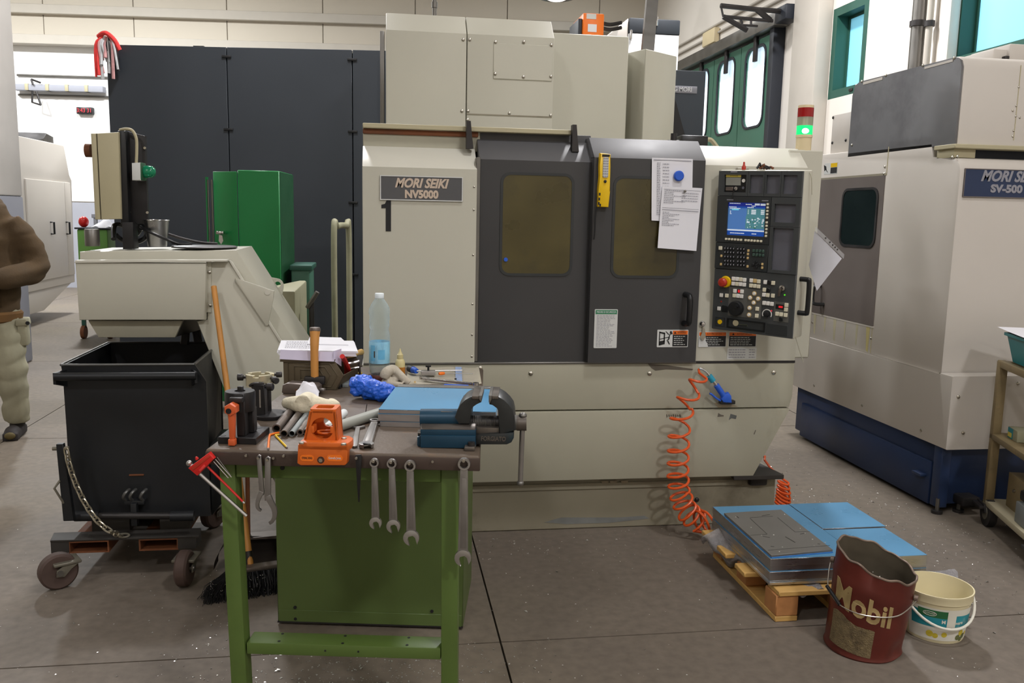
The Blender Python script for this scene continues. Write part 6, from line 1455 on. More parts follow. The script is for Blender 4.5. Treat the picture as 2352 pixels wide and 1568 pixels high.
# ================================================================== broom, dustpan
t0, t1 = at(491, 658, y=YC-.06), at(577, 1308, z=.085)
br = thing('broom', 'broom with long wooden handle leaning against the conveyor', 'broom', (t1.x, t1.y, 0))
MB().tube([t1, t1.lerp(t0, .5), t0], .0125, 12).build('handle', 'wood_handle', br)
MB().cyl(t1+V((0, 0, -.03)), t1.lerp(t0, .06), .016, n=12).build('ferrule', 'steel_dark', br)
a, b = at(492, 1378, z=0), at(660, 1352, z=0); bd = (b-a).normalized(); bn = V((-bd.y, bd.x, 0)); bl = (b-a).length
TBr = frame(a, bd, bn, (0, 0, 1))
MB(TBr).prism([(.06, .005), (bl, .005), (bl, .05), (.06, .05)], 'z', .088, .108, .006).build('brush_block', 'pipe_brown', br)
m = MB(TBr); rs = random.Random(8)
for k in range(1500):
    u, v = rs.uniform(.0, bl), rs.uniform(-.008, .06); sp = max(0, .07-u)*1.0
    m.tube([(max(u, .055)+rs.uniform(-.004, .004), .004+v*.8, .092), (u-sp*.3+rs.gauss(0, .008), v-.01+rs.gauss(0, .01), .04), (u-sp*.5+rs.gauss(0, .01), v-.018+rs.gauss(0, .012), .001)], .0013, 3)
o = m.build('bristles', 'bristle', br); o['kind'] = 'stuff'
m = MB(TBr)
for k in range(420):
    u, v, z = rs.uniform(-.02, bl), rs.uniform(-.035, .03), rs.uniform(.003, .085); p = V((u, v-.01, z)); d = V((rs.gauss(0, 1), rs.gauss(0, 1), rs.gauss(0, 1))).normalized()*rs.uniform(.002, .006)
    e = V((rs.gauss(0, 1), rs.gauss(0, 1), rs.gauss(0, 1))).normalized()*.002
    m.poly([p-d, p+e, p+d])
o = m.build('caught_shavings', 'swarf', br); o['kind'] = 'stuff'
dp = thing('dustpan', 'dark metal dustpan with upright handle behind the bench leg', 'dustpan', (-.5, 3.5, 0))
q = at(600, 1310, z=.02); Yd = q.y+.1
dx0, dx1 = at(506, 1330, y=Yd).x, at(650, 1300, y=Yd).x; dz = at(600, 1236, y=Yd+.1).z
MB().prism([(Yd-.12, .005), (Yd+.14, .01), (Yd+.15, dz), (Yd+.1, dz+.01), (Yd+.12, dz-.02), (Yd+.125, .018), (Yd-.12, .012)], 'x', dx0+.06, dx1).build('pan', 'dustpan', dp)
MB().prism([(Yd-.12, .006), (Yd+.14, .006), (Yd+.15, dz), (Yd+.06, dz*.8), (Yd-.04, dz*.35)], 'x', dx0+.05, dx0+.056).build('side_wing', 'dustpan', dp)
MB().sheet(lambda u, v: V((dx0+.06-.075*sin(u*pi/2), Yd-.1+.1*v+.05*u, .01+.16*(1-cos(u*pi/2))*0+.15*(1-u))), 10, 2, .003).build('curved_lip', 'dustpan', dp)
hx0 = at(570, 1230, y=Yd+.14).x
MB().tube([(hx0, Yd+.14, .02), (hx0+.002, Yd+.15, at(566, 1085, y=Yd+.15).z)], .0095, 8).build('handle', 'rust_brown', dp)
MB().hexa([(hx0-.01, Yd+.09, dz), (dx1, Yd+.09, dz+.0), (dx1, Yd+.16, dz), (hx0-.01, Yd+.16, dz), (hx0-.01, Yd+.09, dz+.005), (dx1, Yd+.09, dz+.016), (dx1, Yd+.16, dz+.016), (hx0-.01, Yd+.16, dz+.005)]).build('top_flap', 'pipe_brown', dp)

# ================================================================== worker at the left edge
PW = at(-12, 1000, z=0); TW = rotz((PW.x, PW.y, 0), 9)
wk = thing('person', 'worker in a brown hoodie and light cargo trousers walking at left', 'person', (PW.x, PW.y, 0))
def ell(m, rings, n=20):
    "loft of ellipses (x, y, z, rx, ry)"
    rr = [[m._v((x+rx*cos(2*pi*k/n), y+ry*sin(2*pi*k/n), z)) for k in range(n)] for x, y, z, rx, ry in rings]
    for A, B in zip(rr, rr[1:]):
        for k in range(n): m.bm.faces.new((A[k], A[(k+1) % n], B[(k+1) % n], B[k]))
    m.bm.faces.new(rr[0][::-1]); m.bm.faces.new(rr[-1])
def limb(m, pts, n=12):
    P = spline([p[:3] for p in pts], 5); Rr = []
    for (a, b) in zip(pts, pts[1:]):
        for k in range(5): Rr.append(a[3]+(b[3]-a[3])*k/5)
    Rr.append(pts[-1][3]); m.tube(P, 1, n, radii=Rr)
def fused(m, name, mat, parent, vox=.011, sm=6, folds=0., seed=0, crk=0.):
    bmesh.ops.recalc_face_normals(m.bm, faces=m.bm.faces)
    me = bpy.data.meshes.new('tmp'); m.bm.to_mesh(me); m.bm.free(); o = bpy.data.objects.new('tmp', me); COL.objects.link(o)
    r = o.modifiers.new('r', 'REMESH'); r.mode = 'VOXEL'; r.voxel_size = vox
    s = o.modifiers.new('s', 'SMOOTH'); s.iterations = sm; s.factor = .5
    dg = bpy.context.evaluated_depsgraph_get(); me2 = bpy.data.meshes.new_from_object(o.evaluated_get(dg)); bpy.data.objects.remove(o); bpy.data.meshes.remove(me)
    b = MB(); b.bm.from_mesh(me2); bpy.data.meshes.remove(me2)
    if crk:
        from mathutils import noise
        b.bm.normal_update(); dsp = []
        for v in b.bm.verts:
            q = v.co*26; q = q if crk < .02 else V((q.x*.13, q.y*.13, q.z*.34-q.x*.12)); q = q+V((seed, 0, 0)); f = abs(noise.noise(q))+(.6*abs(noise.noise(q*2.3))+.3*abs(noise.noise(q*5)) if crk < .02 else .5*noise.noise(q*1.7)); dsp.append(v.normal*crk*(f-.45))
        for v, d_ in zip(b.bm.verts, dsp): v.co = v.co+d_
    if folds:
        b.bm.normal_update()
        for v in b.bm.verts:
            q = v.co; f = sin(q.z*38+5*sin(q.x*9+seed)+3*q.y)*.5+sin(q.z*23-q.x*21+seed*2)*.5
            v.co = q+v.normal*folds*f
    return b.build(name, mat, parent, smooth=80)
bd_ = MB(TW)
ell(bd_, [(0, .0, .9, .14, .09), (0, .0, 1.05, .14, .09), (0, 0, 1.3, .17, .1), (0, .01, 1.43, .13, .08), (0, .01, 1.47, .06, .06), (0, -.005, 1.53, .052, .056)])
ell(bd_, [(0, -.02, 1.5, .045, .05), (0, -.035, 1.545, .058, .07), (0, -.03, 1.6, .07, .088), (0, -.02, 1.66, .076, .096), (0, -.012, 1.72, .068, .085), (0, -.01, 1.76, .035, .045)])
bd_.ball((0, -.125, 1.63), .016, (.8, 1, 1.5), 10)
for s in (-1, 1): bd_.ball((s*.077, -.01, 1.635), .022, (.4, .7, 1.2), 10)
arms = {1: [(.175, .01, 1.41, .05), (.27, .02, 1.24, .044), (.31, -.01, 1.09, .042), (.17, -.2, 1.05, .035), (.03, -.27, 1.05, .028)], -1: [(-.175, .01, 1.41, .05), (-.26, .02, 1.24, .044), (-.29, -.03, 1.09, .042), (-.17, -.2, 1.09, .035), (-.05, -.28, 1.1, .028)]}
legs = {1: [(.095, 0, .92, .085), (.11, -.02, .7, .075), (.13, -.05, .48, .058), (.14, -.02, .25, .05), (.13, .02, .07, .04)], -1: [(-.095, 0, .92, .085), (-.1, .02, .7, .075), (-.1, .06, .48, .058), (-.1, .2, .27, .05), (-.1, .3, .12, .04)]}
for s in (1, -1):
    limb(bd_, arms[s]); limb(bd_, legs[s])
    hx_, hy_, hz_, _ = arms[s][-1]
    d = V((arms[s][-1][0]-arms[s][-2][0], arms[s][-1][1]-arms[s][-2][1], 0)).normalized(); sd_ = V((-d.y, d.x, 0))
    hp0 = V((hx_, hy_, hz_)); bd_.ball(hp0+d*.04, .04, (.95, .95, .5), 12)
    for k in range(4):
        o_ = V((0, 0, .026-.0175*k)); L_ = (.07, .08, .075, .058)[k]
        limb(bd_, [(*(hp0+d*.05+o_), .0105), (*(hp0+d*(.05+L_*.55)+o_), .0098), (*(hp0+d*(.05+L_*.75)+o_+V((0, .02, 0))), .009), (*(hp0+d*(.04+L_*.7)+o_+V((0, .038, 0))), .008)], 8)
    limb(bd_, [(*(hp0+d*.01+V((0, -.01, .03))), .012), (*(hp0+d*.04+V((0, -.02, .05))), .011), (*(hp0+d*.07+V((0, -.005, .052))), .009)], 8)
body = fused(bd_, 'body', 'skin', wk, .008, 4)
for s in (-1, 1): MB(TW).ball((s*.032, -.112, 1.645), .0115, n=10).build('eye', 'ink_black', wk)
MB(TW).tube([(-.024, -.112, 1.582), (0, -.119, 1.58), (.024, -.112, 1.582)], .005, 6).build('mouth', 'red_plastic', wk)
hm = MB(TW); ell(hm, [(0, .012, 1.6, .079, .08), (0, .008, 1.66, .085, .1), (0, .0, 1.73, .077, .094), (0, -.002, 1.775, .045, .055)])
fused(hm, 'hair', 'hair', wk, .01, 4)
hd = MB(TW)
ell(hd, [(0, .0, .78, .2, .155), (0, .0, .87, .212, .165), (0, .0, 1.0, .205, .16), (0, .0, 1.15, .205, .155), (0, .005, 1.3, .215, .15), (0, .01, 1.39, .212, .13), (0, .015, 1.45, .165, .11), (0, .015, 1.49, .115, .1), (0, .01, 1.52, .085, .09)])
for s in (1, -1): a_ = arms[s]; limb(hd, [(a_[0][0]-.03*s, a_[0][1], a_[0][2]-.02, .098), (a_[1][0]-.01*s, a_[1][1], a_[1][2], .09), (a_[2][0]-.015*s, a_[2][1], a_[2][2], .088), (a_[3][0], a_[3][1], a_[3][2], .072), ((a_[4][0]+a_[3][0])/2, (a_[4][1]+a_[3][1])/2, a_[4][2], .056)])
hd.tube([(.105*cos(t), .03+.105*sin(t), 1.495+.035*sin(t)) for t in [2*pi*k/20 for k in range(20)]], .042, 10, True)
hd.ball((0, .11, 1.46), .11, (1.15, .75, .95), 14)
fused(hd, 'hoodie', 'hoodie', wk, .011, 16, .0, 1, .0201)
hm_ = MB(TW); ell(hm_, [(0, 0, .755, .19, .15), (0, 0, .765, .205, .162), (0, 0, .81, .212, .168), (0, 0, .825, .2, .158)], 28); hm_.build('hem', 'hoodie_cuff', wk)
for s in (1, -1):
    a_, b_ = V(arms[s][3][:3]), V(arms[s][4][:3]); MB(TW).cyl(a_.lerp(b_, .42), a_.lerp(b_, .85), .058, .046, 14).build('cuff', 'hoodie_cuff', wk)
MB(TW).sheet(lambda u, v: V((-.13+.26*u, -.166-.012*sin(pi*u)-.004*sin(pi*v), .86+.16*v*(1-.15*abs(2*u-1)))), 10, 6, .006).build('pouch_pocket', 'hoodie', wk)
td = MB(TW); ell(td, [(0, 0, .76, .18, .135), (0, 0, .86, .18, .135), (0, .0, .93, .165, .12)])
for s in (1, -1): l_ = legs[s]; limb(td, [(l_[0][0]-.01*s, l_[0][1], .86, .112), (l_[1][0], l_[1][1], .68, .112), (l_[2][0], l_[2][1], .47, .1), (l_[3][0], l_[3][1], .25, .09), (l_[4][0], l_[4][1], l_[4][2]+.02, .082)])
fused(td, 'trousers', 'trousers', wk, .011, 12, .0, 4, .022)
pk_ = MB(TW).hexa([(.185, -.08, .6), (.245, -.06, .6), (.235, .06, .6), (.19, .06, .6), (.185, -.075, .76), (.235, -.06, .76), (.23, .06, .76), (.19, .06, .76)], .012).build('cargo_pocket', 'trousers', wk)
MB(TW).hexa([(.18, -.085, .73), (.25, -.065, .73), (.242, .066, .73), (.19, .066, .73), (.18, -.082, .775), (.24, -.066, .775), (.236, .066, .775), (.19, .066, .775)], .008).build('pocket_flap', 'trousers', wk)
q = V((.243, -.06, .748)); MB(TW).cyl(q, q+V((.006, -.008, 0)), .012, n=12).build('pocket_button', 'ink_black', wk)
for s in (1, -1):
    x, y, z, _ = legs[s][4]; bm_ = MB(TW); z0 = 0 if s > 0 else .05; bm_.box((x-.045, y-.2, z0), (x+.045, y+.075, z0+.05)); ell(bm_, [(x, y+.01, z0+.03, .045, .06), (x, y+.015, z0+.2, .05, .055)]); bm_.ball((x, y-.13, z0+.045), .05, (.95, 1.5, .85), 14)
    fused(bm_, 'boot', 'boot', wk, .008, 6)
x, y = legs[1][4][:2]; MB(TW).ball((x, y-.2, .035), .03, (1.1, .5, .8), 12).build('boot_toe', 'boot_toe', wk)
# ================================================================== the green workbench
ZB = .88
FL, FR = at(471, 1031, z=ZB), at(1103, 1047, z=ZB)
BR_, BL_ = at(1110, 846, z=ZB), V((FL.x+.2, FL.y+1.235, ZB))
be = (FR-FL).normalized(); bn_ = V((-be.y, be.x, 0))
bc = thing('workbench', 'green steel workbench with dark worn top in the foreground', 'workbench', (0, 2.8, 0))
zz1 = V((0, 0, -.042))
MB().hexa([FL+zz1, FR+zz1, BR_+zz1, BL_+zz1, FL, FR, BR_, BL_], .007, 3).build('bench_top', 'bench_top', bc)
MB().hexa([p+V((0, 0, -.041)) for p in (FL-bn_*.002, FR-bn_*.002, FR+bn_*.004, FL+bn_*.004)]+[p+V((0, 0, -.006)) for p in (FL-bn_*.002, FR-bn_*.002, FR+bn_*.004, FL+bn_*.004)], .003, 2).build('front_edge', 'bench_edge', bc)
TBn = frame(FL, be, bn_, (0, 0, 1)); TBi2 = TBn.inverted()
def bp(px, py, off=.0): return atp(px, py, FL+bn_*off, bn_)
def bu(px, py, off=.0): q = TBi2 @ bp(px, py, off); return q.x, q.z
LO = .035
def leg(t0, t1, b0, b1):
    P = []
    for a, b in ((t0, b0), (t1, b1)):
        T_, B_ = bp(*a, LO), bp(*b, LO); k = T_.z/(T_.z-B_.z); P.append((T_, T_.lerp(B_, k)))
    (TA, BA), (TB_, BB) = P; d = bn_*.05
    zt_ = ZB-.042
    up = lambda T_, B_: B_.lerp(T_, zt_/T_.z)
    MB().hexa([BA, BB, BB+d, BA+d, up(TA, BA), up(TB_, BB), up(TB_, BB)+d, up(TA, BA)+d], .003, 2).build('leg', 'bench_green', bc)
leg((504, 1090), (540, 1090), (530, 1560), (566, 1560))
leg((1013, 1090), (1052, 1090), (1013, 1560), (1050, 1560))
a, b = bu(541, 1097, LO), bu(1013, 1075, LO)
MB(TBn).box((a[0], LO+.004, a[1]), (b[0], LO+.045, -.042), .002, 1).build('top_rail', 'bench_green', bc)
p0, p1, p2, p3 = bu(566, 1478, LO+.004), bu(1012, 1512, LO+.004), bu(566, 1505, LO+.004), bu(1012, 1486, LO+.004)
zs1 = (p0[1]+p3[1])/2; zs0 = (p1[1]+p2[1])/2
sb_ = MB(TBn).box((p0[0], LO+.004, zs0), (p1[0], LO+.07, zs1), .003, 2).build('stretcher', 'bench_green', bc)
m = MB(TBn)
for px, py in ((649, 1455), (641, 1472), (793, 1460), (787, 1477), (939, 1464), (935, 1481)):
    q = TBi2 @ at(px, py, z=ZB+zs1); m.cyl((q.x, q.y, zs1-.001), (q.x, q.y, zs1+.0006), .0042, n=10)
for px, py in ((747, 1494), (823, 1496)):
    q = bu(px, py, LO+.004); m.cyl((q[0], LO+.0032, q[1]), (q[0], LO+.005, q[1]), .003, n=8)
m.build('bolt_holes', 'ink_black', sb_)
q = bu(648, 1075, LO); MB(TBn).cyl((q[0], LO+.002, q[1]), (q[0], LO+.006, q[1]), .006, n=12).build('hole', 'ink_black', bc)
# cabinet under the far half
k0, k1 = at(638, 1428, z=.008), at(1010, 1440, z=.008); kd = (k1-k0).normalized(); kn = V((-kd.y, kd.x, 0)); kw = (atp(1063, 1441, k0, kn)-k0).length
TK = frame(k0, kd, kn, (0, 0, 1)); TKi = TK.inverted()
cab = MB(TK).box((0, 0, 0), (kw, .42, ZB-.05), .004, 1).build('cabinet', 'cabinet_green', bc)
MB(TK).box((.006, -.003, .004), (kw-.006, .0, .05), .001, 1).build('bottom_hem', 'cabinet_green', cab)
MB(TK).box((.0, -.004, .0), (kw, .01, .006)).build('toe_edge', 'steel_dark', cab)
for px, py in ((678, 1394), (679, 1420), (992, 1403)):
    q = TKi @ atp(px, py, k0, kn); MB(TK).cyl((q.x, -.004, q.z), (q.x, .0, q.z), .006, n=12).build('screw_hole', 'ink_black', cab)
# little pegs along the edge
def peg(px, py, off=-.004, r=.0035, ln=.014):
    p = bp(px, py, off); MB().cyl(p, p-bn_*ln, r, n=8).build('peg', 'bolt_steel', bc)
for p in ((566, 1045), (629, 1051), (652, 1046), (994, 1059)): peg(*p, ln=.006)

PF = -.012   # plane of the tools hanging in front of the edge
def hang(px, py): return bp(px, py, PF)
def tooltop(p0, p1, flat=None):
    "frame: origin at p0, y from p1 to p0, z out of the edge (or up when lying)"
    y = (p0-p1).normalized(); n = flat if flat is not None else -bn_
    x = y.cross(n).normalized(); n = x.cross(y); return frame(p0, x, y, n), (p0-p1).length
def ring12(r): return [(r*(1 if k % 2 else .9)*cos(2*pi*k/24), r*(1 if k % 2 else .9)*sin(2*pi*k/24)) for k in range(24)]
def wrench(name, label, p0, p1, rr, wj, mat='satin_chrome', flat=None, group=None, tj=15, shank='wrench_steel'):
    "combination wrench: ring round p0, open jaw ending at p1"
    T, Ln = tooltop(p0, p1, flat); t = thing(name, label, 'wrench', p0 if flat is None else p0, group)
    z = lambda a, b: (a, b)
    MB(T).prism(circle(0, 0, rr, 24), 'z', -.005, .005, .0015, hole=None).build('tmpx', mat, t) if False else None
    MB(T).prism(circle(0, 0, rr, 24), 'z', -.0055, .0055, hole=ring12(rr*.7)).build('ring_end', mat, t)
    w0, w1 = rr*.62, rr*.74; jy = -Ln+wj*1.5
    MB(T).prism([(-w0, -rr*.93), (w0, -rr*.93), (w1*.86, -rr*2.2), (w1, jy+wj*.5), (w1*1.3, jy), (-w1*1.3, jy), (-w1, jy+wj*.5), (-w1*.86, -rr*2.2)], 'z', -.0035, .0035, .0012).build('shank', shank, t)
    MB(T).prism([(-w0*.55, -rr*2.4), (w0*.55, -rr*2.4), (w1*.6, jy+wj*.7), (-w1*.6, jy+wj*.7)], 'z', -.0042, .0042, .0005).build('shank_web', shank, t)
    R_ = wj*1.0; g = wj*.52; out = []
    for k in range(15):
        a = R(60+k*(240/14)); out.append((R_*cos(a)*1.0, R_*sin(a)*1.0))
    # C shape opening downwards
    arc = [(R_*cos(R(-62+k*(304/20))), R_*sin(R(-62+k*(304/20)))) for k in range(21)]
    jaw = arc+[(-g, -R_*.98), (-g, -.05*R_), (-g*.55, .28*R_), (g*.55, .28*R_), (g, -.05*R_), (g, -R_*.98)]
    ca, sa = cos(R(tj)), sin(R(tj))
    MB(T).prism([(x*ca-y*sa, (x*sa+y*ca)-Ln+R_*.95) for x, y in jaw], 'z', -.005, .005, .0012).build('open_end', mat, t)
    return t
wl = 'combination wrenches hanging on the bench edge'
wrench('combination_wrench', 'shortest hanging combination wrench, just right of the tapered drift', hang(860, 1062), hang(863, 1213), .0115, .016, group=wl)
wrench('combination_wrench', 'hanging combination wrench between the shortest one and the third', hang(900, 1064), hang(904, 1222), .0125, .018, group=wl)
wrench('combination_wrench', 'third hanging combination wrench, with a plain wide gap to its right', hang(942, 1069), hang(945, 1251), .0145, .021, group=wl)
wrench('combination_wrench', 'longest hanging combination wrench, alone under the vise by the right leg', hang(1066, 1065), hang(1063, 1298), .016, .022, group=wl)
for p in ((860, 1055), (900, 1057), (942, 1060), (1066, 1054)): peg(*p, r=.004, ln=.02)
up1 = V((0, 0, 1))
def onb(px, py, h=0): return at(px, py, z=ZB+h)
wrench('combination_wrench', 'chrome combination wrench lying on the bench top near the vise', onb(861, 967, .012), onb(840, 1026, .008), .015, .02, flat=up1)
# flat dull spanner lying
p0, p1 = onb(822, 981, .004), onb(814, 1025, .004); T, Ln = tooltop(p0, p1, up1); fs = thing('flat_spanner', 'thin dull flat open spanner lying beside the chrome wrench', 'wrench', p0)
MB(T).prism([(-.006, -.004), (.006, -.004), (.0075, -Ln), (0, -Ln-.006), (-.0075, -Ln)], 'z', -.0025, .0025, .0006).build('shank', 'wrench_steel', fs)
MB(T).prism([(-.008, -.01), (.008, -.01), (.021, .004), (.019, .012), (.012, .012), (.009, .003), (-.009, .003), (-.012, .012), (-.019, .012), (-.021, .004)], 'z', -.0032, .0032, .0006).build('jaw', 'wrench_steel', fs)
# hook spanners
def fl(pts, d0, d1, bev=.001): 
    q = [TBi2 @ p for p in pts]; return MB(TBn).prism([(p.x, p.z) for p in q], 'y', d0, d1, bev)
def hook(label, shank, arc, w, name_p):
    t = thing('hook_spanner', label, 'spanner', hang(*name_p), 'hook spanners hanging at the left')
    fl([hang(*p) for p in shank], PF-.003, PF+.003, .0008).build('shank', 'wrench_steel', t)
    C = spline([hang(*p) for p in arc], 4); n = len(C); A_, B_ = [], []
    for k, p in enumerate(C):
        d = (C[min(n-1, k+1)]-C[max(0, k-1)]).normalized(); s_ = d.cross(bn_).normalized(); ww = w*(1-.55*k/(n-1)); A_.append(p+s_*ww); B_.append(p-s_*ww)
    fl(A_+B_[::-1], PF-.0035, PF+.0035, .0006).build('hook', 'wrench_steel', t)
    p = hang(*name_p); MB().cyl(p-bn_*.0042, p+bn_*.003, .003, n=10).build('hang_hole', 'ink_black', t)
hook('left and smaller hook spanner hanging from the bench edge', [(590, 1048), (595, 1043), (600, 1046), (607, 1130), (606, 1136), (597, 1136), (596, 1128)], [(601, 1128), (595, 1142), (591, 1156), (593, 1167), (600, 1172)], .0062, (596, 1049))
hook('larger hook spanner hanging right beside the smaller one', [(609, 1052), (615, 1047), (622, 1051), (622, 1135), (623, 1142), (609, 1150), (608, 1140)], [(615, 1138), (622, 1152), (630, 1168), (631, 1184), (626, 1196), (619, 1201)], .0085, (616, 1053))
peg(596, 1049); peg(617, 1053)
# tapered drift
d0, d1 = hang(824, 1050), hang(824, 1152); T, Ln = tooltop(d0, d1); td_ = thing('drift', 'black tapered drift hanging on a screw beside the orange holder', 'tool', d0)
MB(T).prism([(-.0085, .006), (.006, .008), (.0085, .0), (.006, -.03), (.002, -Ln), (-.001, -Ln), (-.0065, -.03)], 'z', -.0025, .0025, .0005).build('blade', 'black_oxide', td_)
peg(819, 1051, off=-.016, ln=.006)

# red hex key set at the corner
hk = thing('hex_key_set', 'red hex key holder with angled keys hanging at the bench corner', 'hex keys', hang(470, 1060))
a, b = hang(437, 1072), hang(487, 1040); dx = (b-a).normalized(); dz_ = dx.cross(-bn_)*-1; nz_ = -bn_
c_ = [hang(*p) for p in ((437, 1071), (458, 1089), (496, 1050), (484, 1036))]
fl(c_, PF-.016, PF+.004, .003).build('holder', 'tool_red', hk)
fl([hang(*p) for p in ((444, 1071), (449, 1076), (490, 1044), (486, 1040))], PF-.0175, PF-.016, .0004).build('holder_rib', 'red_plastic', hk)
fl([hang(*p) for p in ((462, 1075), (466, 1079), (478, 1066), (474, 1062))], PF-.0175, PF-.016, .0004).build('holder_rib', 'strap_red', hk)
MB().cyl(hang(485, 1045)-bn_*.004, hang(485, 1045)-bn_*.0055, .004, n=10).build('rivet', 'steel_dark', hk)
def hexk(pts, r, mat, nm='key'): MB().tube([hang(*p)+bn_*.002 for p in pts], r, 6).build(nm, mat, hk)
hexk([(434, 1064), (440, 1070), (456, 1086), (566, 1185)], .0045, 'satin_chrome')
MB().ball(hang(434, 1064)+bn_*.002, .008, (1, 1, 1), 10).build('key_bend', 'satin_chrome', hk)
hexk([(476, 1072), (520, 1115), (560, 1155)], .003, 'tool_red'); hexk([(557, 1152), (561, 1156)], .0032, 'satin_chrome', 'key_tip')
hexk([(494, 1055), (531, 1096)], .0014, 'satin_chrome'); hexk([(490, 1060), (524, 1098)], .0014, 'satin_chrome'); hexk([(498, 1050), (529, 1092)], .0012, 'steel_dull')
MB().tube(spline([hang(455, 1054), hang(451, 1050), hang(452, 1056)], 4), .003, 6).build('key_bend', 'tool_red', hk)
MB().tube([bp(480, 1040, -.004), hang(484, 1040)], .0015, 5).build('hook_wire', 'steel_dark', hk)

# ------------------------------ black clamping stand with orange lever
s0 = onb(500, 1019); s1 = onb(590, 1020); SW_ = (s1-s0).length; hz = .0185
cst = thing('clamping_stand', 'black tool clamping stand with orange lever at the bench corner', 'tool stand', s0+be*SW_/2)
TS = frame(s0, be, bn_, (0, 0, 1)); TSi = TS.inverted()
def su(px, py, off): q = TSi @ atp(px, py, s0+bn_*off, bn_); return q.x, q.z
qb = TSi @ at(615, 979, z=ZB+hz); sdp = qb.y; skx = qb.x-SW_
base_ = MB(TS).hexa([(0, 0, 0), (SW_, 0, 0), (SW_+skx*.3, sdp, 0), (skx*.3, sdp, 0), (0, 0, hz), (SW_, 0, hz), (SW_+skx*.3, sdp, hz), (skx*.3, sdp, hz)], .0015, 1).build('base_plate', 'black_oxide', cst)
for px, py in ((513, 1000), (596, 982)):
    q = TSi @ at(px, py, z=ZB+hz); MB(TS).lathe([(.0075, .0), (.0075, .0006), (.005, .0006), (0, .0002)], (q.x, q.y, hz), (q.x, q.y, 1), 14).build('bolt_hole', 'ink_black', cst)
a, b = su(545, 1003, .018), su(562, 905, .018)
MB(TS).box((a[0], .014, hz), (b[0], .045, b[1]), .002, 1).build('front_web', 'black_oxide', cst)
a2, b2 = su(560, 980, .06), su(585, 935, .06)
MB(TS).box((a2[0], .05, hz), (b2[0], .08, b2[1]), .003, 1).build('rear_web', 'black_oxide', cst)
hc, hr = su(551, 897, .05), None; hl = su(517, 897, .05)[0]; hrad = hc[0]-hl; zb0 = su(551, 941, .05)[1]
MB(TS).lathe([(0, zb0), (hrad*.97, zb0), (hrad, zb0+.003), (hrad, hc[1]-.004), (hrad*.95, hc[1]), (hrad*.36, hc[1]), (hrad*.34, hc[1]-.01), (0, hc[1]-.012)], (hc[0], .05, 0), (hc[0], .05, 1), 36).build('head', 'black_oxide', cst)
MB(TS).box((hc[0]-.006, .046, hc[1]-.01), (hc[0]+.008, .058, hc[1]+.012), .001, 1).build('head_pin', 'steel_dark', cst)
n0, n1 = su(527, 924, .0), su(557, 913, .0); MB(TS).box((n0[0], -.004, n0[1]), (n1[0], .03, n1[1]), .003).build('clamp_nut', 'steel_dark', cst)
L0 = su(533, 938, -.012); 
MB(TS).prism([(L0[0]+.017*cos(R(a)), L0[1]+.017*sin(R(a))) for a in range(30, 390, 60)], 'y', -.03, .004, .003).build('lever_hub', 'orange_lever', cst)
MB(TS).cyl((L0[0]-.003, -.0315, L0[1]-.003), (L0[0]-.003, -.029, L0[1]-.003), .0075, n=16).build('hub_screw', 'black_plastic', cst)
e0 = su(535, 1010, -.012); e1 = su(535, 1021, -.012)
MB(TS).hexa([(e0[0]-.007, -.022, e0[1]), (e0[0]+.007, -.022, e0[1]), (e0[0]+.007, -.008, e0[1]), (e0[0]-.007, -.008, e0[1]), (L0[0]-.008, -.024, L0[1]), (L0[0]+.01, -.024, L0[1]), (L0[0]+.01, -.006, L0[1]), (L0[0]-.008, -.006, L0[1])], .003, 2).build('lever_arm', 'orange_lever', cst)
MB(TS).box((e1[0]-.009, -.024, e1[1]), (e1[0]+.009, -.006, e0[1]+.004), .002, 2).build('lever_tip', 'orange_lever', cst)
# ------------------------------ second stand with crown ring and flange
f0 = onb(622, 953, .006)
st2 = thing('ring_stand', 'black flanged stand carrying a silver notched ring with knobs', 'tool stand', (f0.x, f0.y, ZB))
TR = frame((f0.x, f0.y, ZB), be, bn_, (0, 0, 1)); TRi = TR.inverted()
def ru(px, py, off): q = TRi @ atp(px, py, V((f0.x, f0.y, 0))+bn_*off, bn_); return q.x, q.z
frx = ru(585, 953, 0)[0]
MB(TR).lathe([(0, 0), (.052, 0), (.053, .002), (.053, .011), (.051, .013), (.02, .0135), (0, .0135)], (-.002, 0, 0), (-.002, 0, 1), 36).build('flange', 'black_oxide', st2)
for a in (20, 110, 250): MB(TR).cyl((.04*cos(R(a)), .04*sin(R(a)), .0132), (.04*cos(R(a)), .04*sin(R(a)), .0142), .006, n=12).build('flange_hole', 'ink_black', st2)
c0_ = ru(585, 962, -.02); c1_ = ru(609, 882, -.02)
MB(TR).box((c0_[0], -.028, .012), (c1_[0], .0, c1_[1]), .002, 1).build('column', 'black_oxide', st2)
MB(TR).box(((c0_[0]+c1_[0])/2+.001, -.0285, c1_[1]-.07), ((c0_[0]+c1_[0])/2+.005, -.026, c1_[1]-.016)).build('column_slot', 'chrome', st2)
pc = ru(615, 920, .03); MB(TR).cyl((pc[0], .03, .012), (pc[0], .03, ru(615, 880, .03)[1]), .011, n=18).build('rear_post', 'black_oxide', st2)
rc0 = ru(597, 858, .03); rrad = .042; rz1 = rc0[1]; rz0 = ru(597, 884, .03)[1]
out = circle(rc0[0], .03, rrad, 8, R(22.5)); 
def notch(R1, ang, wd):
    pts = []
    for k in range(48):
        a = 2*pi*k/48; pts.append((rc0[0]+R1*cos(a), .03+R1*sin(a)))
    return pts
MB(TR).prism(notch(rrad, 0, 0), 'z', rz0, rz1-.006, hole=notch(rrad*.68, 0, 0)).build('ring', 'ring_brass', st2)
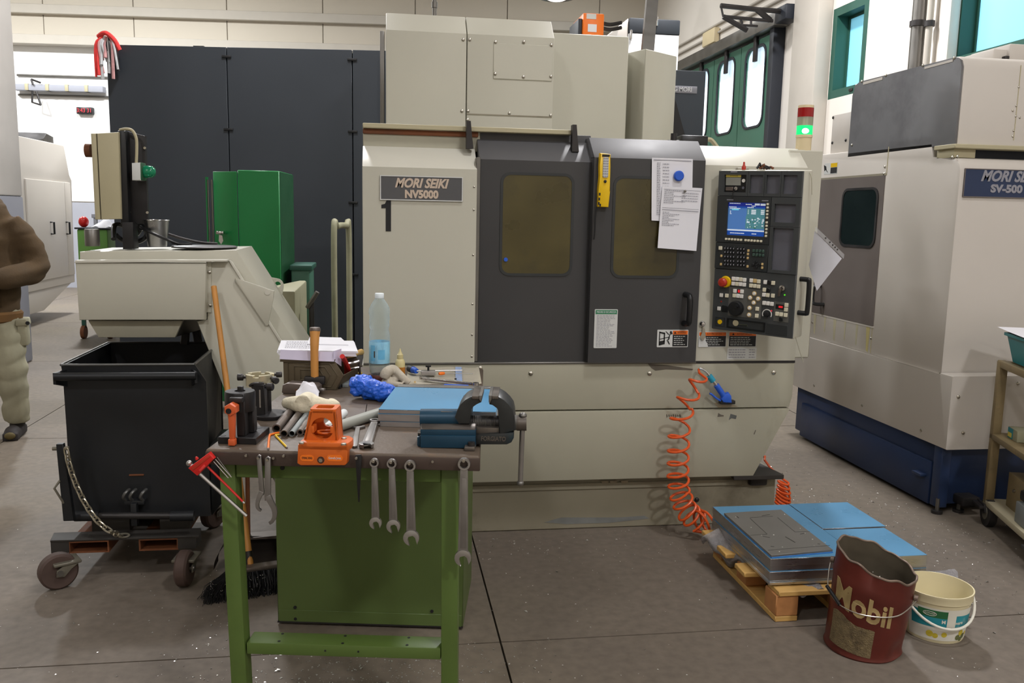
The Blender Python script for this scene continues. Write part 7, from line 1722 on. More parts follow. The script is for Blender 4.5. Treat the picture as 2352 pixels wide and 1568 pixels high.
for k in range(4):
    a0 = R(90*k+12-90); n_ = 10; arc = [(rc0[0]+rrad*cos(a0+R(66)*i/n_), .03+rrad*sin(a0+R(66)*i/n_)) for i in range(n_+1)]+[(rc0[0]+rrad*.68*cos(a0+R(66)*i/n_), .03+rrad*.68*sin(a0+R(66)*i/n_)) for i in range(n_, -1, -1)]
    MB(TR).prism(arc, 'z', rz1-.006, rz1, .0008).build('ring_crown', 'ring_brass', st2)
def knob(px, py, off, dirx, ln, r):
    q = ru(px, py, off); p = V((q[0], off, q[1])); d = V(dirx).normalized()
    MB(TR).cyl(p-d*ln, p, r*.42, n=10).build('knob_shaft', 'steel_dark', st2)
    MB(TR).lathe([(0, 0), (r*.85, 0), (r, .002), (r, .016), (r*.85, .018), (0, .018)], p-d*.004, p+d, 16).build('knob', 'steel_dark', st2)
knob(556, 866, .03, (-1, -.2, 0), .02, .0105); knob(630, 872, .0, (.7, -.7, -.1), .03, .0105); knob(637, 860, .05, (1, .25, 0), .025, .009); knob(617, 888, -.02, (1, -.15, 0), .03, .0115)
MB(TR).ball((rc0[0]-.002, -.012, rz0+.004), .012, (1, 1, 1), 14).build('ball_nut', 'steel_dark', st2)
MB(TR).tube(spline([(c0_[0]-.012, -.02, c1_[1]-.006), (c0_[0]+.0, -.024, c1_[1]+.001), (c1_[0]-.004, -.02, c1_[1]+.002)], 4), .0045, 8).build('clip_arm', 'steel_dark', st2)

# ------------------------------ orange tool holder over the edge
oh = thing('tool_holder', 'worn orange cast tool holder bolted over the bench front edge', 'tool holder', bp(741, 1022, 0))
OF = -.03
TO = frame(bp(741, 1060, OF), be, bn_, (0, 0, 1)); TOi = TO.inverted(); OO = bp(741, 1060, OF)
def ou(px, py, off=0.): q = TOi @ atp(px, py, OO+bn_*off, bn_); return q.x, q.z
def ouz(px, py, z): q = TOi @ at(px, py, z=z); return q.x, q.y
pl_ = [ou(*p) for p in ((682, 1064), (690, 1069), (792, 1069), (797, 1064), (800, 1023), (684, 1021))]
MB(TO).prism(pl_, 'y', 0, .03, .004).build('front_plate', 'orange_paint', oh)
zt3 = ou(741, 1020)[1]+.004
xl_, xr_ = ou(684, 1022)[0], ou(800, 1022)[0]
MB(TO).prism([(xl_+.003, .0), (xr_-.001, .0), (xr_+.004, .03), (xr_+.002, .055), (xr_-.012, .075), (xl_+.02, .075), (xl_+.004, .05)], 'z', zt3-.022, zt3+.001, .004).build('flange', 'orange_paint', oh)
# hollow tower
tf = .022
A = [ou(696, 1018, tf), ou(777, 1018, tf), ou(771, 944, tf), ou(711, 944, tf)]
zt4 = A[2][1]; cc = ou(740, 984, tf); cr = .029
def sq(n=8): 
    pts = []
    for (x0, y0), (x1, y1) in zip(A, A[1:]+A[:1]):
        for k in range(n): pts.append((x0+(x1-x0)*k/n, y0+(y1-y0)*k/n))
    return pts
S_ = sq(); Hc = [(cc[0]+cr*cos(t), cc[1]+cr*sin(t)) for t in [math.atan2(y-cc[1], x-cc[0]) for x, y in S_]]
td2 = .062
MB(TO).prism(S_, 'y', tf, tf+.009, hole=Hc).build('tower_front', 'orange_paint', oh)
H2 = [(cc[0]+.014*cos(t)+.004, cc[1]+.006+.014*sin(t)) for t in [math.atan2(y-cc[1], x-cc[0]) for x, y in S_]]
MB(TO).prism(S_, 'y', tf+td2-.009, tf+td2, hole=H2).build('tower_back', 'orange_paint', oh)
for (i, j) in ((0, 3), (1, 2)):
    s = 1 if i == 0 else -1
    MB(TO).hexa([(A[i][0], tf, A[i][1]), (A[i][0]+s*.009, tf, A[i][1]), (A[i][0]+s*.009, tf+td2, A[i][1]), (A[i][0], tf+td2, A[i][1]), (A[j][0], tf, A[j][1]), (A[j][0]+s*.009, tf, A[j][1]), (A[j][0]+s*.009, tf+td2, A[j][1]), (A[j][0], tf+td2, A[j][1])], .002, 1).build('tower_side', 'orange_paint', oh)
mx, my = (A[2][0]+A[3][0])/2, tf+td2/2; hw, hd_ = (A[2][0]-A[3][0])/2, td2/2
sqt = rrect(mx-hw, mx+hw, my-hd_, my+hd_, .008, 7); hl2 = [(mx+hw*.8*cos(t), my+hd_*.78*sin(t)) for t in [math.atan2((y-my)/hd_, (x-mx)/hw) for x, y in sqt]]
MB(TO).prism(sqt, 'z', zt4-.006, zt4+.006, .0015, hole=None) if False else MB(TO).prism(sqt, 'z', zt4-.006, zt4+.004, hole=hl2).build('top_ring', 'orange_paint', oh)
MB(TO).tube([(mx+hw*.62*cos(t), my+hd_*.5*sin(t)-.004, zt3+.016) for t in [2*pi*k/28 for k in range(28)]], .003, 6, True).build('inner_seat', 'orange_paint', oh)
for s in (-1, 1): MB(TO).box((cc[0]+s*(cr-.004)-.004, tf-.001, cc[1]-.012), (cc[0]+s*(cr-.004)+.004, tf+.03, cc[1]+.006), .001).build('inner_lug', 'orange_paint', oh)
for px, py in ((693, 1018), (789, 1021), (790, 1008)):
    q = ouz(px, py, OO.z+zt3); MB(TO).lathe([(0, 0), (.0072, 0), (.0068, .004), (0, .0045)], (q[0], q[1], zt3), (q[0], q[1], 1), 14).build('bolt', 'bolt_steel', oh)
q = ou(737, 1056); MB(TO).lathe([(.009, -.001), (.009, .0012), (.0068, .0014)], (q[0], 0, q[1]), (q[0], -1, q[1]), 18).build('bolt_recess', 'steel_dark', oh); MB(TO).lathe([(0, 0), (.0065, 0), (.0055, .005), (0, .0055)], (q[0], 0, q[1]), (q[0], -1, q[1]), 6).build('bolt', 'bolt_steel', oh)
for (x0, x1, s, m) in ((690, 721, 'STRING KING', 'steel_dark'), (751, 787, 'Gewefa Jansa', 'letter_white')):
    a, b = ou(x0, 1058), ou(x1, 1045); MB(TO).prism(rrect(a[0], b[0], a[1], b[1], (b[1]-a[1])*.45, 4), 'y', -.0008, .0, ).build('name_oval', 'orange_plastic', oh)
    text('lettering', s, .0085, TO @ M4.Translation(V(((a[0]+b[0])/2, -.0012, (a[1]+b[1])/2))) @ M4.Rotation(R(90), 4, 'X'), m, oh, .0003, maxw=(b[0]-a[0])*.78)

# ------------------------------ bench vise
vb0 = onb(1028, 1030); TVz = frame((vb0.x, vb0.y, ZB), be, bn_, (0, 0, 1)); TVi = TVz.inverted()
vs = thing('bench_vise', 'blue steel bench vise with bare jaws on the bench corner', 'vise', (vb0.x, vb0.y, ZB))
def zv(x, y, off=0.): q = TVi @ atp(930+x/5.806, 860+y/5.806, V((vb0.x, vb0.y, 0))+bn_*off, bn_); return q.x, q.z
def vpr(pts, off, dep, name, mat, bev=.002): return MB(TVz).prism([zv(x, y, off) for x, y in pts], 'y', off, off+dep, bev).build(name, mat, vs)
vpr([(205, 978), (940, 985), (942, 820), (205, 812)], 0, .12, 'base_block', 'vise_blue', .003)
vpr([(205, 815), (941, 825), (945, 742), (206, 735)], .004, .11, 'base_step', 'vise_blue', .002)
a, b = zv(206, 735, .004), zv(945, 742, .004); c, d = zv(208, 655, .03), zv(945, 660, .03)
MB(TVz).hexa([(a[0], .004, a[1]), (b[0], .004, b[1]), (b[0], .1, b[1]), (a[0], .1, a[1]), (c[0], .026, c[1]), (d[0], .026, d[1]), (d[0], .09, d[1]), (c[0], .09, c[1])], .002, 1).build('base_top', 'vise_bare', vs)
a, b = zv(160, 965, .01), zv(205, 820, .01); MB(TVz).prism([(a[0], a[1]+.003), (a[0], b[1]-.004), (b[0], b[1]), (b[0], a[1]-.002)], 'y', .012, .1, .003).build('end_cap', 'vise_blue', vs)
q = zv(182, 800, .01); MB(TVz).cyl((q[0]-.004, .03, q[1]), (q[0]+.008, .03, q[1]), .008, n=12).build('end_bolt', 'steel_dull', vs)
a, b = zv(205, 588, .045), zv(870, 588, .045); MB(TVz).cyl((a[0], .055, a[1]), (b[0], .055, b[1]), .0245, n=28).build('slide_barrel', 'vise_blue', vs)
vpr([(465, 550), (630, 555), (640, 495), (478, 490)], .04, .035, 'barrel_pad', 'vise_bare', .002)
# fixed jaw (left)
J1 = [(665, 570), (700, 470), (740, 400), (800, 340), (880, 296), (985, 292), (985, 300), (1010, 372), (950, 400), (905, 425), (882, 460), (872, 560), (865, 655), (720, 655)]
vpr(J1, .022, .115, 'fixed_jaw', 'vise_jaw', .003)
vpr([(893, 286), (986, 288), (986, 330), (893, 330)], .018, .125, 'jaw_top', 'vise_bare', .002)
vpr([(988, 280), (1028, 280), (1020, 365), (1010, 375), (1000, 330), (988, 330)], .018, .125, 'jaw_insert', 'steel_dull', .001)
J2 = [(1475, 745), (1255, 800), (1255, 470), (1240, 440), (1200, 410), (1125, 398), (1128, 330), (1160, 292), (1245, 292), (1320, 335), (1390, 400), (1440, 470), (1460, 560)]
vpr(J2, .022, .115, 'moving_jaw', 'vise_jaw', .003)
vpr([(1160, 284), (1247, 286), (1247, 330), (1160, 330)], .018, .125, 'jaw_top', 'vise_bare', .002)
vpr([(1117, 278), (1158, 280), (1158, 330), (1128, 395), (1117, 360)], .018, .125, 'jaw_insert', 'steel_dull', .001)
a, b = zv(860, 640, .06), zv(1270, 642, .06); MB(TVz).cyl((a[0], .065, a[1]), (b[0], .065, b[1]), .0185, n=24).build('screw', 'steel_dark', vs)
m = MB(TVz)
for k in range(14): x = a[0]+.01+(b[0]-a[0]-.02)*k/14; m.lathe([(.0186, 0), (.0195, .0015), (.0186, .003)], (x, .065, a[1]), (1e3, .065, a[1]), 20)
o = m.build('screw_thread', 'steel_dull', vs); o['kind'] = 'stuff'
vpr([(945, 700), (1258, 712), (1258, 800), (945, 800)], .03, .07, 'guide_bar', 'vise_bare', .002)
vpr([(940, 800), (1450, 770), (1452, 850), (1420, 910), (1360, 938), (940, 938)], .02, .1, 'under_bracket', 'vise_jaw', .006)
text('lettering', 'FORGIATO', .017, TVz @ M4.Translation(V((zv(1180, 858, .02)[0], .0195, zv(1180, 858, .02)[1]))) @ M4.Rotation(R(90), 4, 'X'), 'vise_bare', vs, .0008, bold=.0004, maxw=zv(1350, 858, .02)[0]-zv(1020, 858, .02)[0])
a, b = zv(1460, 645, .07), zv(1495, 645, .07); MB(TVz).cyl((a[0], .075, a[1]), (b[0], .075, b[1]), .021, n=24).build('collar', 'steel_dull', vs)
a, b = zv(1495, 650, .07), zv(1622, 650, .07); MB(TVz).cyl((a[0], .075, a[1]), (b[0], .075, b[1]), .0215, n=24).build('screw_head', 'vise_bare', vs)
a, b = zv(1572, 560, .06), zv(1538, 1465, .06)
MB(TVz).cyl((a[0], .072, a[1]), (b[0], .072, b[1]), .0072, n=14).build('tommy_bar', 'wrench_steel', vs)
MB(TVz).ball((a[0], .072, a[1]), .0115, (1, 1, .8), 14).build('bar_end', 'steel_dull', vs); MB(TVz).ball((b[0], .072, b[1]), .0105, (1, 1, .8), 14).build('bar_end', 'steel_dull', vs)
a, b = zv(790, 1012, -.02), zv(935, 935, -.02); MB(TVz).box((a[0], -.022, .0), (b[0], .01, .012), .003).build('foot_lug', 'vise_bare', vs)
q = ((a[0]+b[0])/2+.004, -.008); MB(TVz).cyl((q[0], q[1], .012), (q[0], q[1], .022), .0095, n=18).build('foot_bolt', 'steel_dark', vs); MB(TVz).cyl((q[0], q[1], .0222), (q[0], q[1], .0226), .0055, n=6).build('hex_socket', 'ink_black', vs)

# ------------------------------ plates stacked by the vise
g0 = onb(874, 991); G1 = onb(1150, 985); gd = be
zA = [.0, .017, .04, .053]
qs_ = at(905, 888, z=ZB+zA[-1]); qd = at(868, 939, z=ZB+zA[-1]); dirn = (qs_-qd); dl = dirn.dot(bn_); shx = dirn.dot(be)
TG = frame((qd.x, qd.y, ZB), be, bn_, (0, 0, 1)); GW = ((TG.inverted() @ at(1140, 947, z=ZB+zA[-1])).x)
LBp = ['bottom bare aluminium plate of the stack behind the vise', 'thick middle aluminium plate of the stack behind the vise', 'top blue filmed aluminium plate in the stack behind the vise']
for k in range(3):
    o_ = (.006, .0, .002)[k]; t = thing('aluminium_plate', LBp[k], 'plate', TG @ V((GW/2, dl/2, zA[k])), 'aluminium plates on the workbench')
    sk_ = lambda z: [(o_+.0, o_*.3, z), (GW-o_*.5, o_*.3, z), (GW+shx*.0-o_, dl, z), (shx*.35+o_, dl, z)]
    MB(TG).hexa(sk_(zA[k])+sk_(zA[k+1]-.0016), .0008, 1).build('slab', 'aluminium_dull' if k < 2 else 'aluminium', t)
    MB(TG).hexa(sk_(zA[k+1]-.0016)+sk_(zA[k+1]-.0004)).build('protective_film', 'film_blue', t)
t = thing('steel_straightedge', 'grey steel straightedge with a rounded end behind the blue plates', 'straightedge', TG @ V((.2, dl+.03, 0)))
q0, q1 = at(915, 884, z=ZB+.05), at(1128, 889, z=ZB+.05); dd = (q1-q0).normalized(); dn = V((-dd.y, dd.x, 0)); TT = frame(q0, dd, dn, (0, 0, 1)); ll = (q1-q0).length
MB(TT).prism([(0, -.02), (ll-.015, -.02), (ll-.004, -.014), (ll, 0), (ll-.003, .014), (ll-.01, .02), (0, .02)], 'z', -.004, .0, .001).build('bar', 'steel_dull', t)
MB(TT).box((.03, -.015, -.05), (ll-.1, .015, -.004), .002).build('rest_block', 'aluminium_dull', t)
MB(TT).prism(circle(ll-.05, .004, .009, 16), 'z', 0, .0006).build('bright_spot', 'chrome', t)
# ------------------------------ steel bin with papers and hammer
x0, x1 = onb(651, 890), onb(772, 896); TX = frame(x0, (x1-x0).normalized(), V((-(x1-x0).y, (x1-x0).x, 0)).normalized(), (0, 0, 1)); TXi = TX.inverted()
def xu(px, py, off=0.): q = TXi @ atp(px, py, x0+V((TX[0][1], TX[1][1], 0))*off, V((TX[0][1], TX[1][1], 0))); return q.x, q.z
bn2 = thing('steel_bin', 'rusty brown steel bin with embossed side at the bench left', 'bin', x0)
prof = [xu(*p) for p in ((652, 890), (771, 895), (789, 862), (768, 828), (650, 824))]
MB(TX).prism(prof, 'y', 0, .004, .001).build('side_wall', 'steel_box', bn2)
MB(TX).prism(prof, 'y', .2, .204, .001).build('side_wall', 'steel_box', bn2)
MB(TX).box((prof[0][0], .004, 0), (prof[1][0], .2, .004)).build('bottom', 'steel_box', bn2)
MB(TX).hexa([(prof[0][0], .004, 0), (prof[0][0]+.004, .004, 0), (prof[0][0]+.004, .2, 0), (prof[0][0], .2, 0), (prof[4][0], .004, prof[4][1]), (prof[4][0]+.004, .004, prof[4][1]), (prof[4][0]+.004, .2, prof[4][1]), (prof[4][0], .2, prof[4][1])]).build('end_wall', 'steel_box', bn2)
MB(TX).hexa([(prof[1][0]-.004, .004, prof[1][1]+.001), (prof[1][0], .004, prof[1][1]+.001), (prof[1][0], .2, prof[1][1]+.001), (prof[1][0]-.004, .2, prof[1][1]+.001), (prof[2][0]-.004, .004, prof[2][1]), (prof[2][0], .004, prof[2][1]), (prof[2][0], .2, prof[2][1]), (prof[2][0]-.004, .2, prof[2][1])]).build('sloped_mouth', 'steel_box', bn2)
MB(TX).prism([xu(*p) for p in ((644, 830), (645, 822), (770, 825), (769, 832))], 'y', -.006, .004, .001).build('top_lip', 'steel_box', bn2)
for k, s in enumerate((.82, .6, .38)):
    cxx, czz = xu(715, 862); MB(TX).tube([(cxx+(a-cxx)*s, -.001, czz+(b-czz)*s*.95) for a, b in prof], .0022, 6, True).build('embossed_ridge', 'steel_box', bn2)
ps = thing('paper_stack', 'thick stack of white papers lying on the rusty steel bin', 'papers', TX @ V((.1, .05, .12)))
zp = xu(700, 803, .0)[1]; 
pA_, pB_, pC_, pD_ = [xu(*p, .0) for p in ((637, 803), (815, 806), (812, 782), (646, 782))]
zp = prof[4][1]+.002
pq = [TXi @ at(px, py, z=ZB+zp+.022) for px, py in ((638, 803), (822, 806), (812, 782), (646, 781))]
for k in range(5):
    j = .004*sin(k*2.1); z0 = zp+.022-.004*(k+1)
    MB(TX).prism([(pq[0].x+j, pq[0].y), (pq[1].x+j-.002*k, pq[1].y-.001), (pq[2].x+j, pq[2].y), (pq[3].x+j, pq[3].y)], 'z', z0, z0+.0036).build('paper_bundle', 'paper', ps)
m = MB(TX); rs = random.Random(3)
for v in (.2, .35, .5, .65, .8):
    u = .08
    while u < .42: d = rs.uniform(.01, .03); P_ = lambda u_, v_: (pq[0].lerp(pq[1], u_)).lerp(pq[3].lerp(pq[2], u_), v_)+V((0, 0, .0002)); m.poly([P_(u, v), P_(u+d, v), P_(u+d, v+.05), P_(u, v+.05)]); u += d+.008
m.build('typed_lines', 'ink_soft', ps)
lq_ = [xu(*p, -.008) for p in ((643, 824), (768, 828), (769, 806), (640, 803))]
MB(TX).sheet(lambda u, v: V((lq_[0][0]+(lq_[1][0]-lq_[0][0])*u, -.012+.01*v-.004*sin(3*u), lq_[0][1]-.0+(lq_[3][1]-lq_[0][1])*v)), 8, 4, .0012).build('hanging_sheet', 'paper_lilac', ps)
MB(TX).sheet(lambda u, v: V((lq_[1][0]-.002+.008*u, -.012+.06*u, lq_[1][1]-.045*u*0+(lq_[2][1]-lq_[1][1])*v-.03*(1-v)*u)), 4, 4, .0012).build('folded_corner', 'paper_lilac', ps)
p5 = [TXi @ at(px, py, z=ZB+zp+.03) for px, py in ((705, 786), (800, 788), (783, 772), (712, 770))]
tag(MB(TX).prism([(p.x, p.y) for p in p5], 'z', zp+.022, zp+.025).build('paper_sheet', 'paper'), 'loose white sheet on the stack behind the hammer handle', 'paper')
hmz = zp+.023
h0 = TX @ V((xu(724, 803, .0)[0], -.004, xu(724, 803)[1])); h1 = at(724, 757, y=h0.y+.02)
hmr = thing('hammer', 'hammer with upright wooden handle in front of the paper stack', 'hammer', h0+V((0, -.018, -.12)))
MB().tube([h0+V((0, -.018, -.1)), h0+V((0, -.018, -.0)), h0.lerp(h1, .4)+V((0, -.018, 0)), h0.lerp(h1, .75)+V((0, -.016, 0)), h1+V((0, -.014, 0))], 1, 14, radii=[.0135, .014, .0155, .0165, .019]).build('handle', 'wood_handle', hmr)
hd0 = h1+V((0, -.014, 0)); MB().lathe([(.0192, -.002), (.0195, .004), (.017, .01), (0, .012)], hd0, hd0+V((0, .02, 1)), 18).build('handle_cap', 'pipe_brown', hmr)
MB().box(h0+V((-.035, -.032, -.118)), h0+V((.035, -.005, -.09)), .004).build('head', 'steel_dark', hmr)
# ------------------------------ tools right of the bin
pl2 = thing('pliers', 'red handled pliers beside the rusty bin', 'pliers', onb(800, 868))
for dx in (0, .012): MB().tube(spline([onb(795+dx*400, 866, .005), onb(797+dx*300, 850, .05), onb(794, 832, .09), onb(786, 818, .12)], 5), .009, 8).build('grip', 'tool_red', pl2)
MB().tube(spline([onb(790, 836, .075), onb(810, 833, .08), onb(824, 829, .085)], 4), .006, 8).build('jaw', 'chrome', pl2); MB().tube([onb(796, 848, .05), onb(824, 843, .055)], .005, 8).build('jaw', 'chrome', pl2)
MB().tube([onb(824, 828, .085), onb(827, 862, .01)], .005, 8).build('lever', 'wrench_steel', pl2)
fl_ = thing('file', 'pale wooden file handle lying over the tools by the bin', 'file', onb(815, 850))
q0, q1 = onb(795, 818, .1), onb(830, 808, .1); MB().tube([q0, q0.lerp(q1, .4), q0.lerp(q1, .7), q1], 1, 12, radii=[.0085, .0115, .0095, .012]).build('handle', 'pine', fl_); MB().tube([q0, q0-(q1-q0)*.6], .004, 6).build('tang', 'steel_dull', fl_)
tp_ = thing('tape_measure', 'small yellow and black tape measure near the red pliers', 'tape measure', onb(816, 868)); MB().box(onb(801, 869)+V((0, 0, 0)), onb(832, 869)+V((0, .04, .02)), .006).build('case', 'tool_yellow', tp_); MB().box(onb(808, 869)+V((0, -.002, .004)), onb(822, 869)+V((0, .02, .0225)), .003).build('grip', 'black_plastic', tp_)
tag(MB().tube([onb(790, 872, .006), onb(830, 875, .006)], .0045, 8).build('steel_rod', 'satin_chrome'), 'thin bright rod lying in front of the tape measure', 'rod')
tag(MB().box(onb(786, 890), onb(798, 872)+V((.01, 0, .014)), .002).build('flat_bar', 'pipe_grey'), 'short grey flat bar lying right of the bin', 'bar')
tag(MB().box(onb(770, 893), onb(786, 884)+V((0, 0, .018)), .004).build('magnet_block', 'black_plastic'), 'small black block at the foot of the bin', 'block')
tag(MB().tube([onb(805, 880, .007), onb(930, 884, .007)], .006, 8).build('steel_rod', 'steel_dull'), 'long dull rod behind the blue bag', 'rod')
# ------------------------------ oilstone brush, gloves, paper, pipes
q0, q1 = onb(646, 904), onb(728, 908); d_ = (q1-q0).normalized(); TQ = frame(q0, d_, V((-d_.y, d_.x, 0)), (0, 0, 1)); l_ = (q1-q0).length
bk2 = thing('sanding_block', 'dark brown rounded hand block with metal tongue before the bin', 'block', q0)
MB(TQ).prism([(0, .004), (.006, 0), (l_-.004, 0), (l_, .004), (l_, .028), (l_-.01, .036), (.02, .038), (.004, .03)], 'y', 0, .055, .005).build('block', 'pipe_brown', bk2)
MB(TQ).box((l_, .02, .012), (l_+.018, .036, .02), .001).build('tongue', 'satin_chrome', bk2); MB(TQ).cyl((l_*.42, -.001, .016), (l_*.42, .002, .016), .003, n=10).build('screw', 'rust_brown', bk2)
rs = random.Random(11)
c = onb(700, 915, 0); tag(MB().sheet(lambda u, v: V((c.x-.03+.075*u, c.y-.005+.05*v, ZB+.004+.046*sin(pi*(.1+.8*u))*sin(pi*(.02+.6*v))+.006*sin(14*u+4*v)*v+.004*sin(22*v-5*u)*v)), 14, 10, .0008).build('crumpled_paper', 'paper'), 'crumpled white paper tucked behind the cotton glove', 'paper')
gl = MB()
def gpt(px, py, h): return onb(px, py, h)
limb(gl, [(*gpt(652, 925, .035), .014), (*gpt(668, 926, .036), .021), (*gpt(695, 928, .04), .03), (*gpt(722, 928, .036), .028), (*gpt(748, 930, .03), .02), (*gpt(772, 928, .03), .014)])
limb(gl, [(*gpt(696, 925, .05), .026), (*gpt(706, 915, .055), .022), (*gpt(720, 918, .045), .018)])
limb(gl, [(*gpt(710, 940, .02), .022), (*gpt(735, 943, .016), .018), (*gpt(755, 938, .018), .013)])
limb(gl, [(*gpt(668, 934, .02), .017), (*gpt(690, 938, .018), .02)])
limb(gl, [(*gpt(756, 922, .034), .011), (*gpt(765, 924, .033), .012), (*gpt(775, 931, .028), .011)])
tag(fused(gl, 'cotton_glove', 'cotton', None, .0035, 4, .0014, 2), 'cream cotton glove lying over the ends of the short pipes', 'glove')
bpy.data.objects['cotton_glove'].name = 'cotton_glove'
pg_ = 'metal pipes lying on the bench'
def pipe(label, p0, p1, r, wall, mat):
    a, b = onb(*p0, r), onb(*p1, r+.002); t = thing('metal_pipe', label, 'pipe', (a.x, a.y, ZB), pg_)
    MB().pipe(a, b, r, r-wall, 24).build('tube', mat, t); d = (b-a).normalized(); MB().cyl(a+d*.02, a+d*.021, r-wall*.9, n=20).build('bore', 'pipe_bore', t)
pipe('thickest brown steel pipe, leftmost of the short pipes under the glove', (635, 984), (678, 930), .0125, .0035, 'pipe_brown')
pipe('brown steel pipe between the thickest pipe and the slim grey one', (652, 996), (700, 932), .0105, .0022, 'pipe_brown')
pipe('slim pale grey pipe among the brown pipes under the glove', (670, 996), (712, 942), .0085, .0012, 'pipe_grey')
pipe('thick walled brown pipe half hidden left of the orange holder', (689, 993), (724, 942), .0095, .0038, 'pipe_brown')
pipe('brown pipe mostly hidden behind the orange holder', (703, 992), (736, 944), .009, .003, 'pipe_brown')
pipe('long grey plastic pipe reaching towards the blue plates', (752, 987), (874, 947), .0155, .003, 'pvc_grey')
pipe('pale short pipe behind the long grey plastic pipe', (742, 990), (790, 948), .0125, .002, 'pvc_white')
# hex keys on the bench
def lkey(label, pts, r, mat):
    t = thing('hex_key', label, 'hex key', onb(*pts[0]))
    P = [onb(*p, r) for p in pts]; MB().tube(spline([P[0], P[1].lerp(P[0], .12), P[1].lerp(P[2], .25), P[2]], 4), r, 6).build('shaft', mat, t)
    MB().tube([P[0]-(P[1]-P[0]).normalized()*.006, P[0]], r*.85, 6).build('tip', 'satin_chrome', t)
    MB().tube([P[2], P[2]+(P[2]-P[1]).normalized()*.007], r*.85, 6).build('tip', 'satin_chrome', t)
lkey('orange coated hex key lying by the pipe ends', [(616, 1029), (619, 998), (641, 993)], .0032, 'orange_plastic')
lkey('yellow coated hex key crossing the orange one', [(658, 1026), (632, 999), (642, 998)], .003, 'tool_yellow')
tag(MB().tube([onb(840, 945, .002), onb(843, 928, .03)], .0012, 6).build('scriber', 'steel_dark'), 'thin dark scriber standing slanted on the bench', 'scriber')

# ------------------------------ bottles
pk0 = onb(868, 874); pz = .02
tag(MB().lathe([(0, 0), (.034, 0), (.0355, .003), (.0355, pz-.003), (.034, pz), (0, pz)], (pk0.x, pk0.y+.03, ZB), None, 28).build('puck', 'puck'), 'flat maroon disc under the water bottle', 'disc')
bq_ = V((pk0.x+.006, pk0.y+.03, ZB+pz)); bt = thing('water_bottle', 'tall clear plastic water bottle with pale blue label', 'bottle', bq_)
hb = at(870, 673, y=bq_.y).z-bq_.z
def bz(py): return at(871, py, y=bq_.y).z-bq_.z
bp_ = [(.0, .0), (.03, .0), (.036, .008), (.0375, bz(838)), (.0385, bz(832)), (.0385, bz(783)), (.0365, bz(778)), (.038, bz(770)), (.035, bz(760)), (.0345, bz(755)), (.0385, bz(748)), (.037, bz(740)), (.0385, bz(733)), (.036, bz(725)), (.0385, bz(716)), (.037, bz(708)), (.03, bz(698)), (.019, bz(688)), (.0145, bz(684)), (.0145, bz(681))]
MB().lathe(bp_, bq_, None, 32, deform=lambda r, h, a: (r*(1+.03*sin(4*a+60*h)+.02*sin(7*a-90*h)) if .02 < h < hb-.03 else r, h+.003*sin(3*a) if .1 < h < hb-.05 else h)).build('body', 'bottle_clear', bt)
MB().lathe([(0, 0), (.0165, 0), (.017, .002), (.017, .016), (.0155, .018), (0, .018)], bq_+V((0, 0, hb-.018)), None, 26).build('cap', 'bottle_cap', bt)
MB().lathe([(.0389, bz(832)), (.0391, bz(830)), (.0391, bz(785)), (.0389, bz(783))], bq_, None, 32).build('label', 'bottle_label', bt)
for a0, a1, y0, y1, m_ in ((215, 245, 826, 790, 'bottle_label_blue'), (262, 300, 822, 800, 'bottle_label_blue'), (238, 246, 818, 803, 'steel_dull')):
    MB().sheet(lambda u, v: bq_+V((.0394*cos(R(a0+(a1-a0)*u)), .0394*sin(R(a0+(a1-a0)*u)), bz(y0)+(bz(y1)-bz(y0))*v)), 8, 3).build('label_print', m_, bt)
ob0 = onb(919, 874); ol = thing('oil_bottle', 'small dropper bottle half full of amber oil', 'bottle', ob0)
def oz(py): return at(919, py, y=ob0.y).z-ZB
MB().lathe([(0, 0), (.0165, 0), (.0185, .003), (.0185, oz(842))], ob0, None, 24).build('oil_part', 'oil', ol)
MB().lathe([(.0185, oz(842)), (.0185, oz(832)), (.015, oz(826)), (.011, oz(824)), (.0115, oz(823)), (.0115, oz(814)), (.009, oz(813)), (.004, oz(806)), (.0015, oz(800)), (0, oz(800))], ob0, None, 24).build('upper_part', 'oiler', ol)
# blue bag
bb2 = MB()
limb(bb2, [(*onb(822, 892, .04), .028), (*onb(832, 884, .045), .04), (*onb(850, 893, .035), .036), (*onb(872, 898, .032), .034), (*onb(893, 902, .03), .031), (*onb(905, 905, .028), .02)])
o = fused(bb2, 'blue_bag', 'blue_bag', None, .003, 2, .0, 5, .011); tag(o, 'crumpled shiny blue plastic bag lying left of the plates', 'bag')
# grey gloves
g2 = MB()
limb(g2, [(*onb(882, 868, .03), .017), (*onb(888, 855, .05), .019), (*onb(903, 848, .055), .017), (*onb(914, 856, .045), .015), (*onb(926, 868, .03), .015), (*onb(940, 880, .012), .012)])
limb(g2, [(*onb(890, 876, .016), .016), (*onb(908, 874, .018), .014), (*onb(922, 868, .02), .012)])
limb(g2, [(*onb(896, 862, .03), .013), (*onb(908, 864, .032), .012)])
limb(g2, [(*onb(880, 878, .012), .014), (*onb(900, 882, .01), .013), (*onb(925, 884, .01), .01)])
o = fused(g2, 'work_glove', 'cotton_grey', None, .0035, 3, .0012, 3); tag(o, 'crumpled grey work glove in front of the dropper bottle', 'glove')
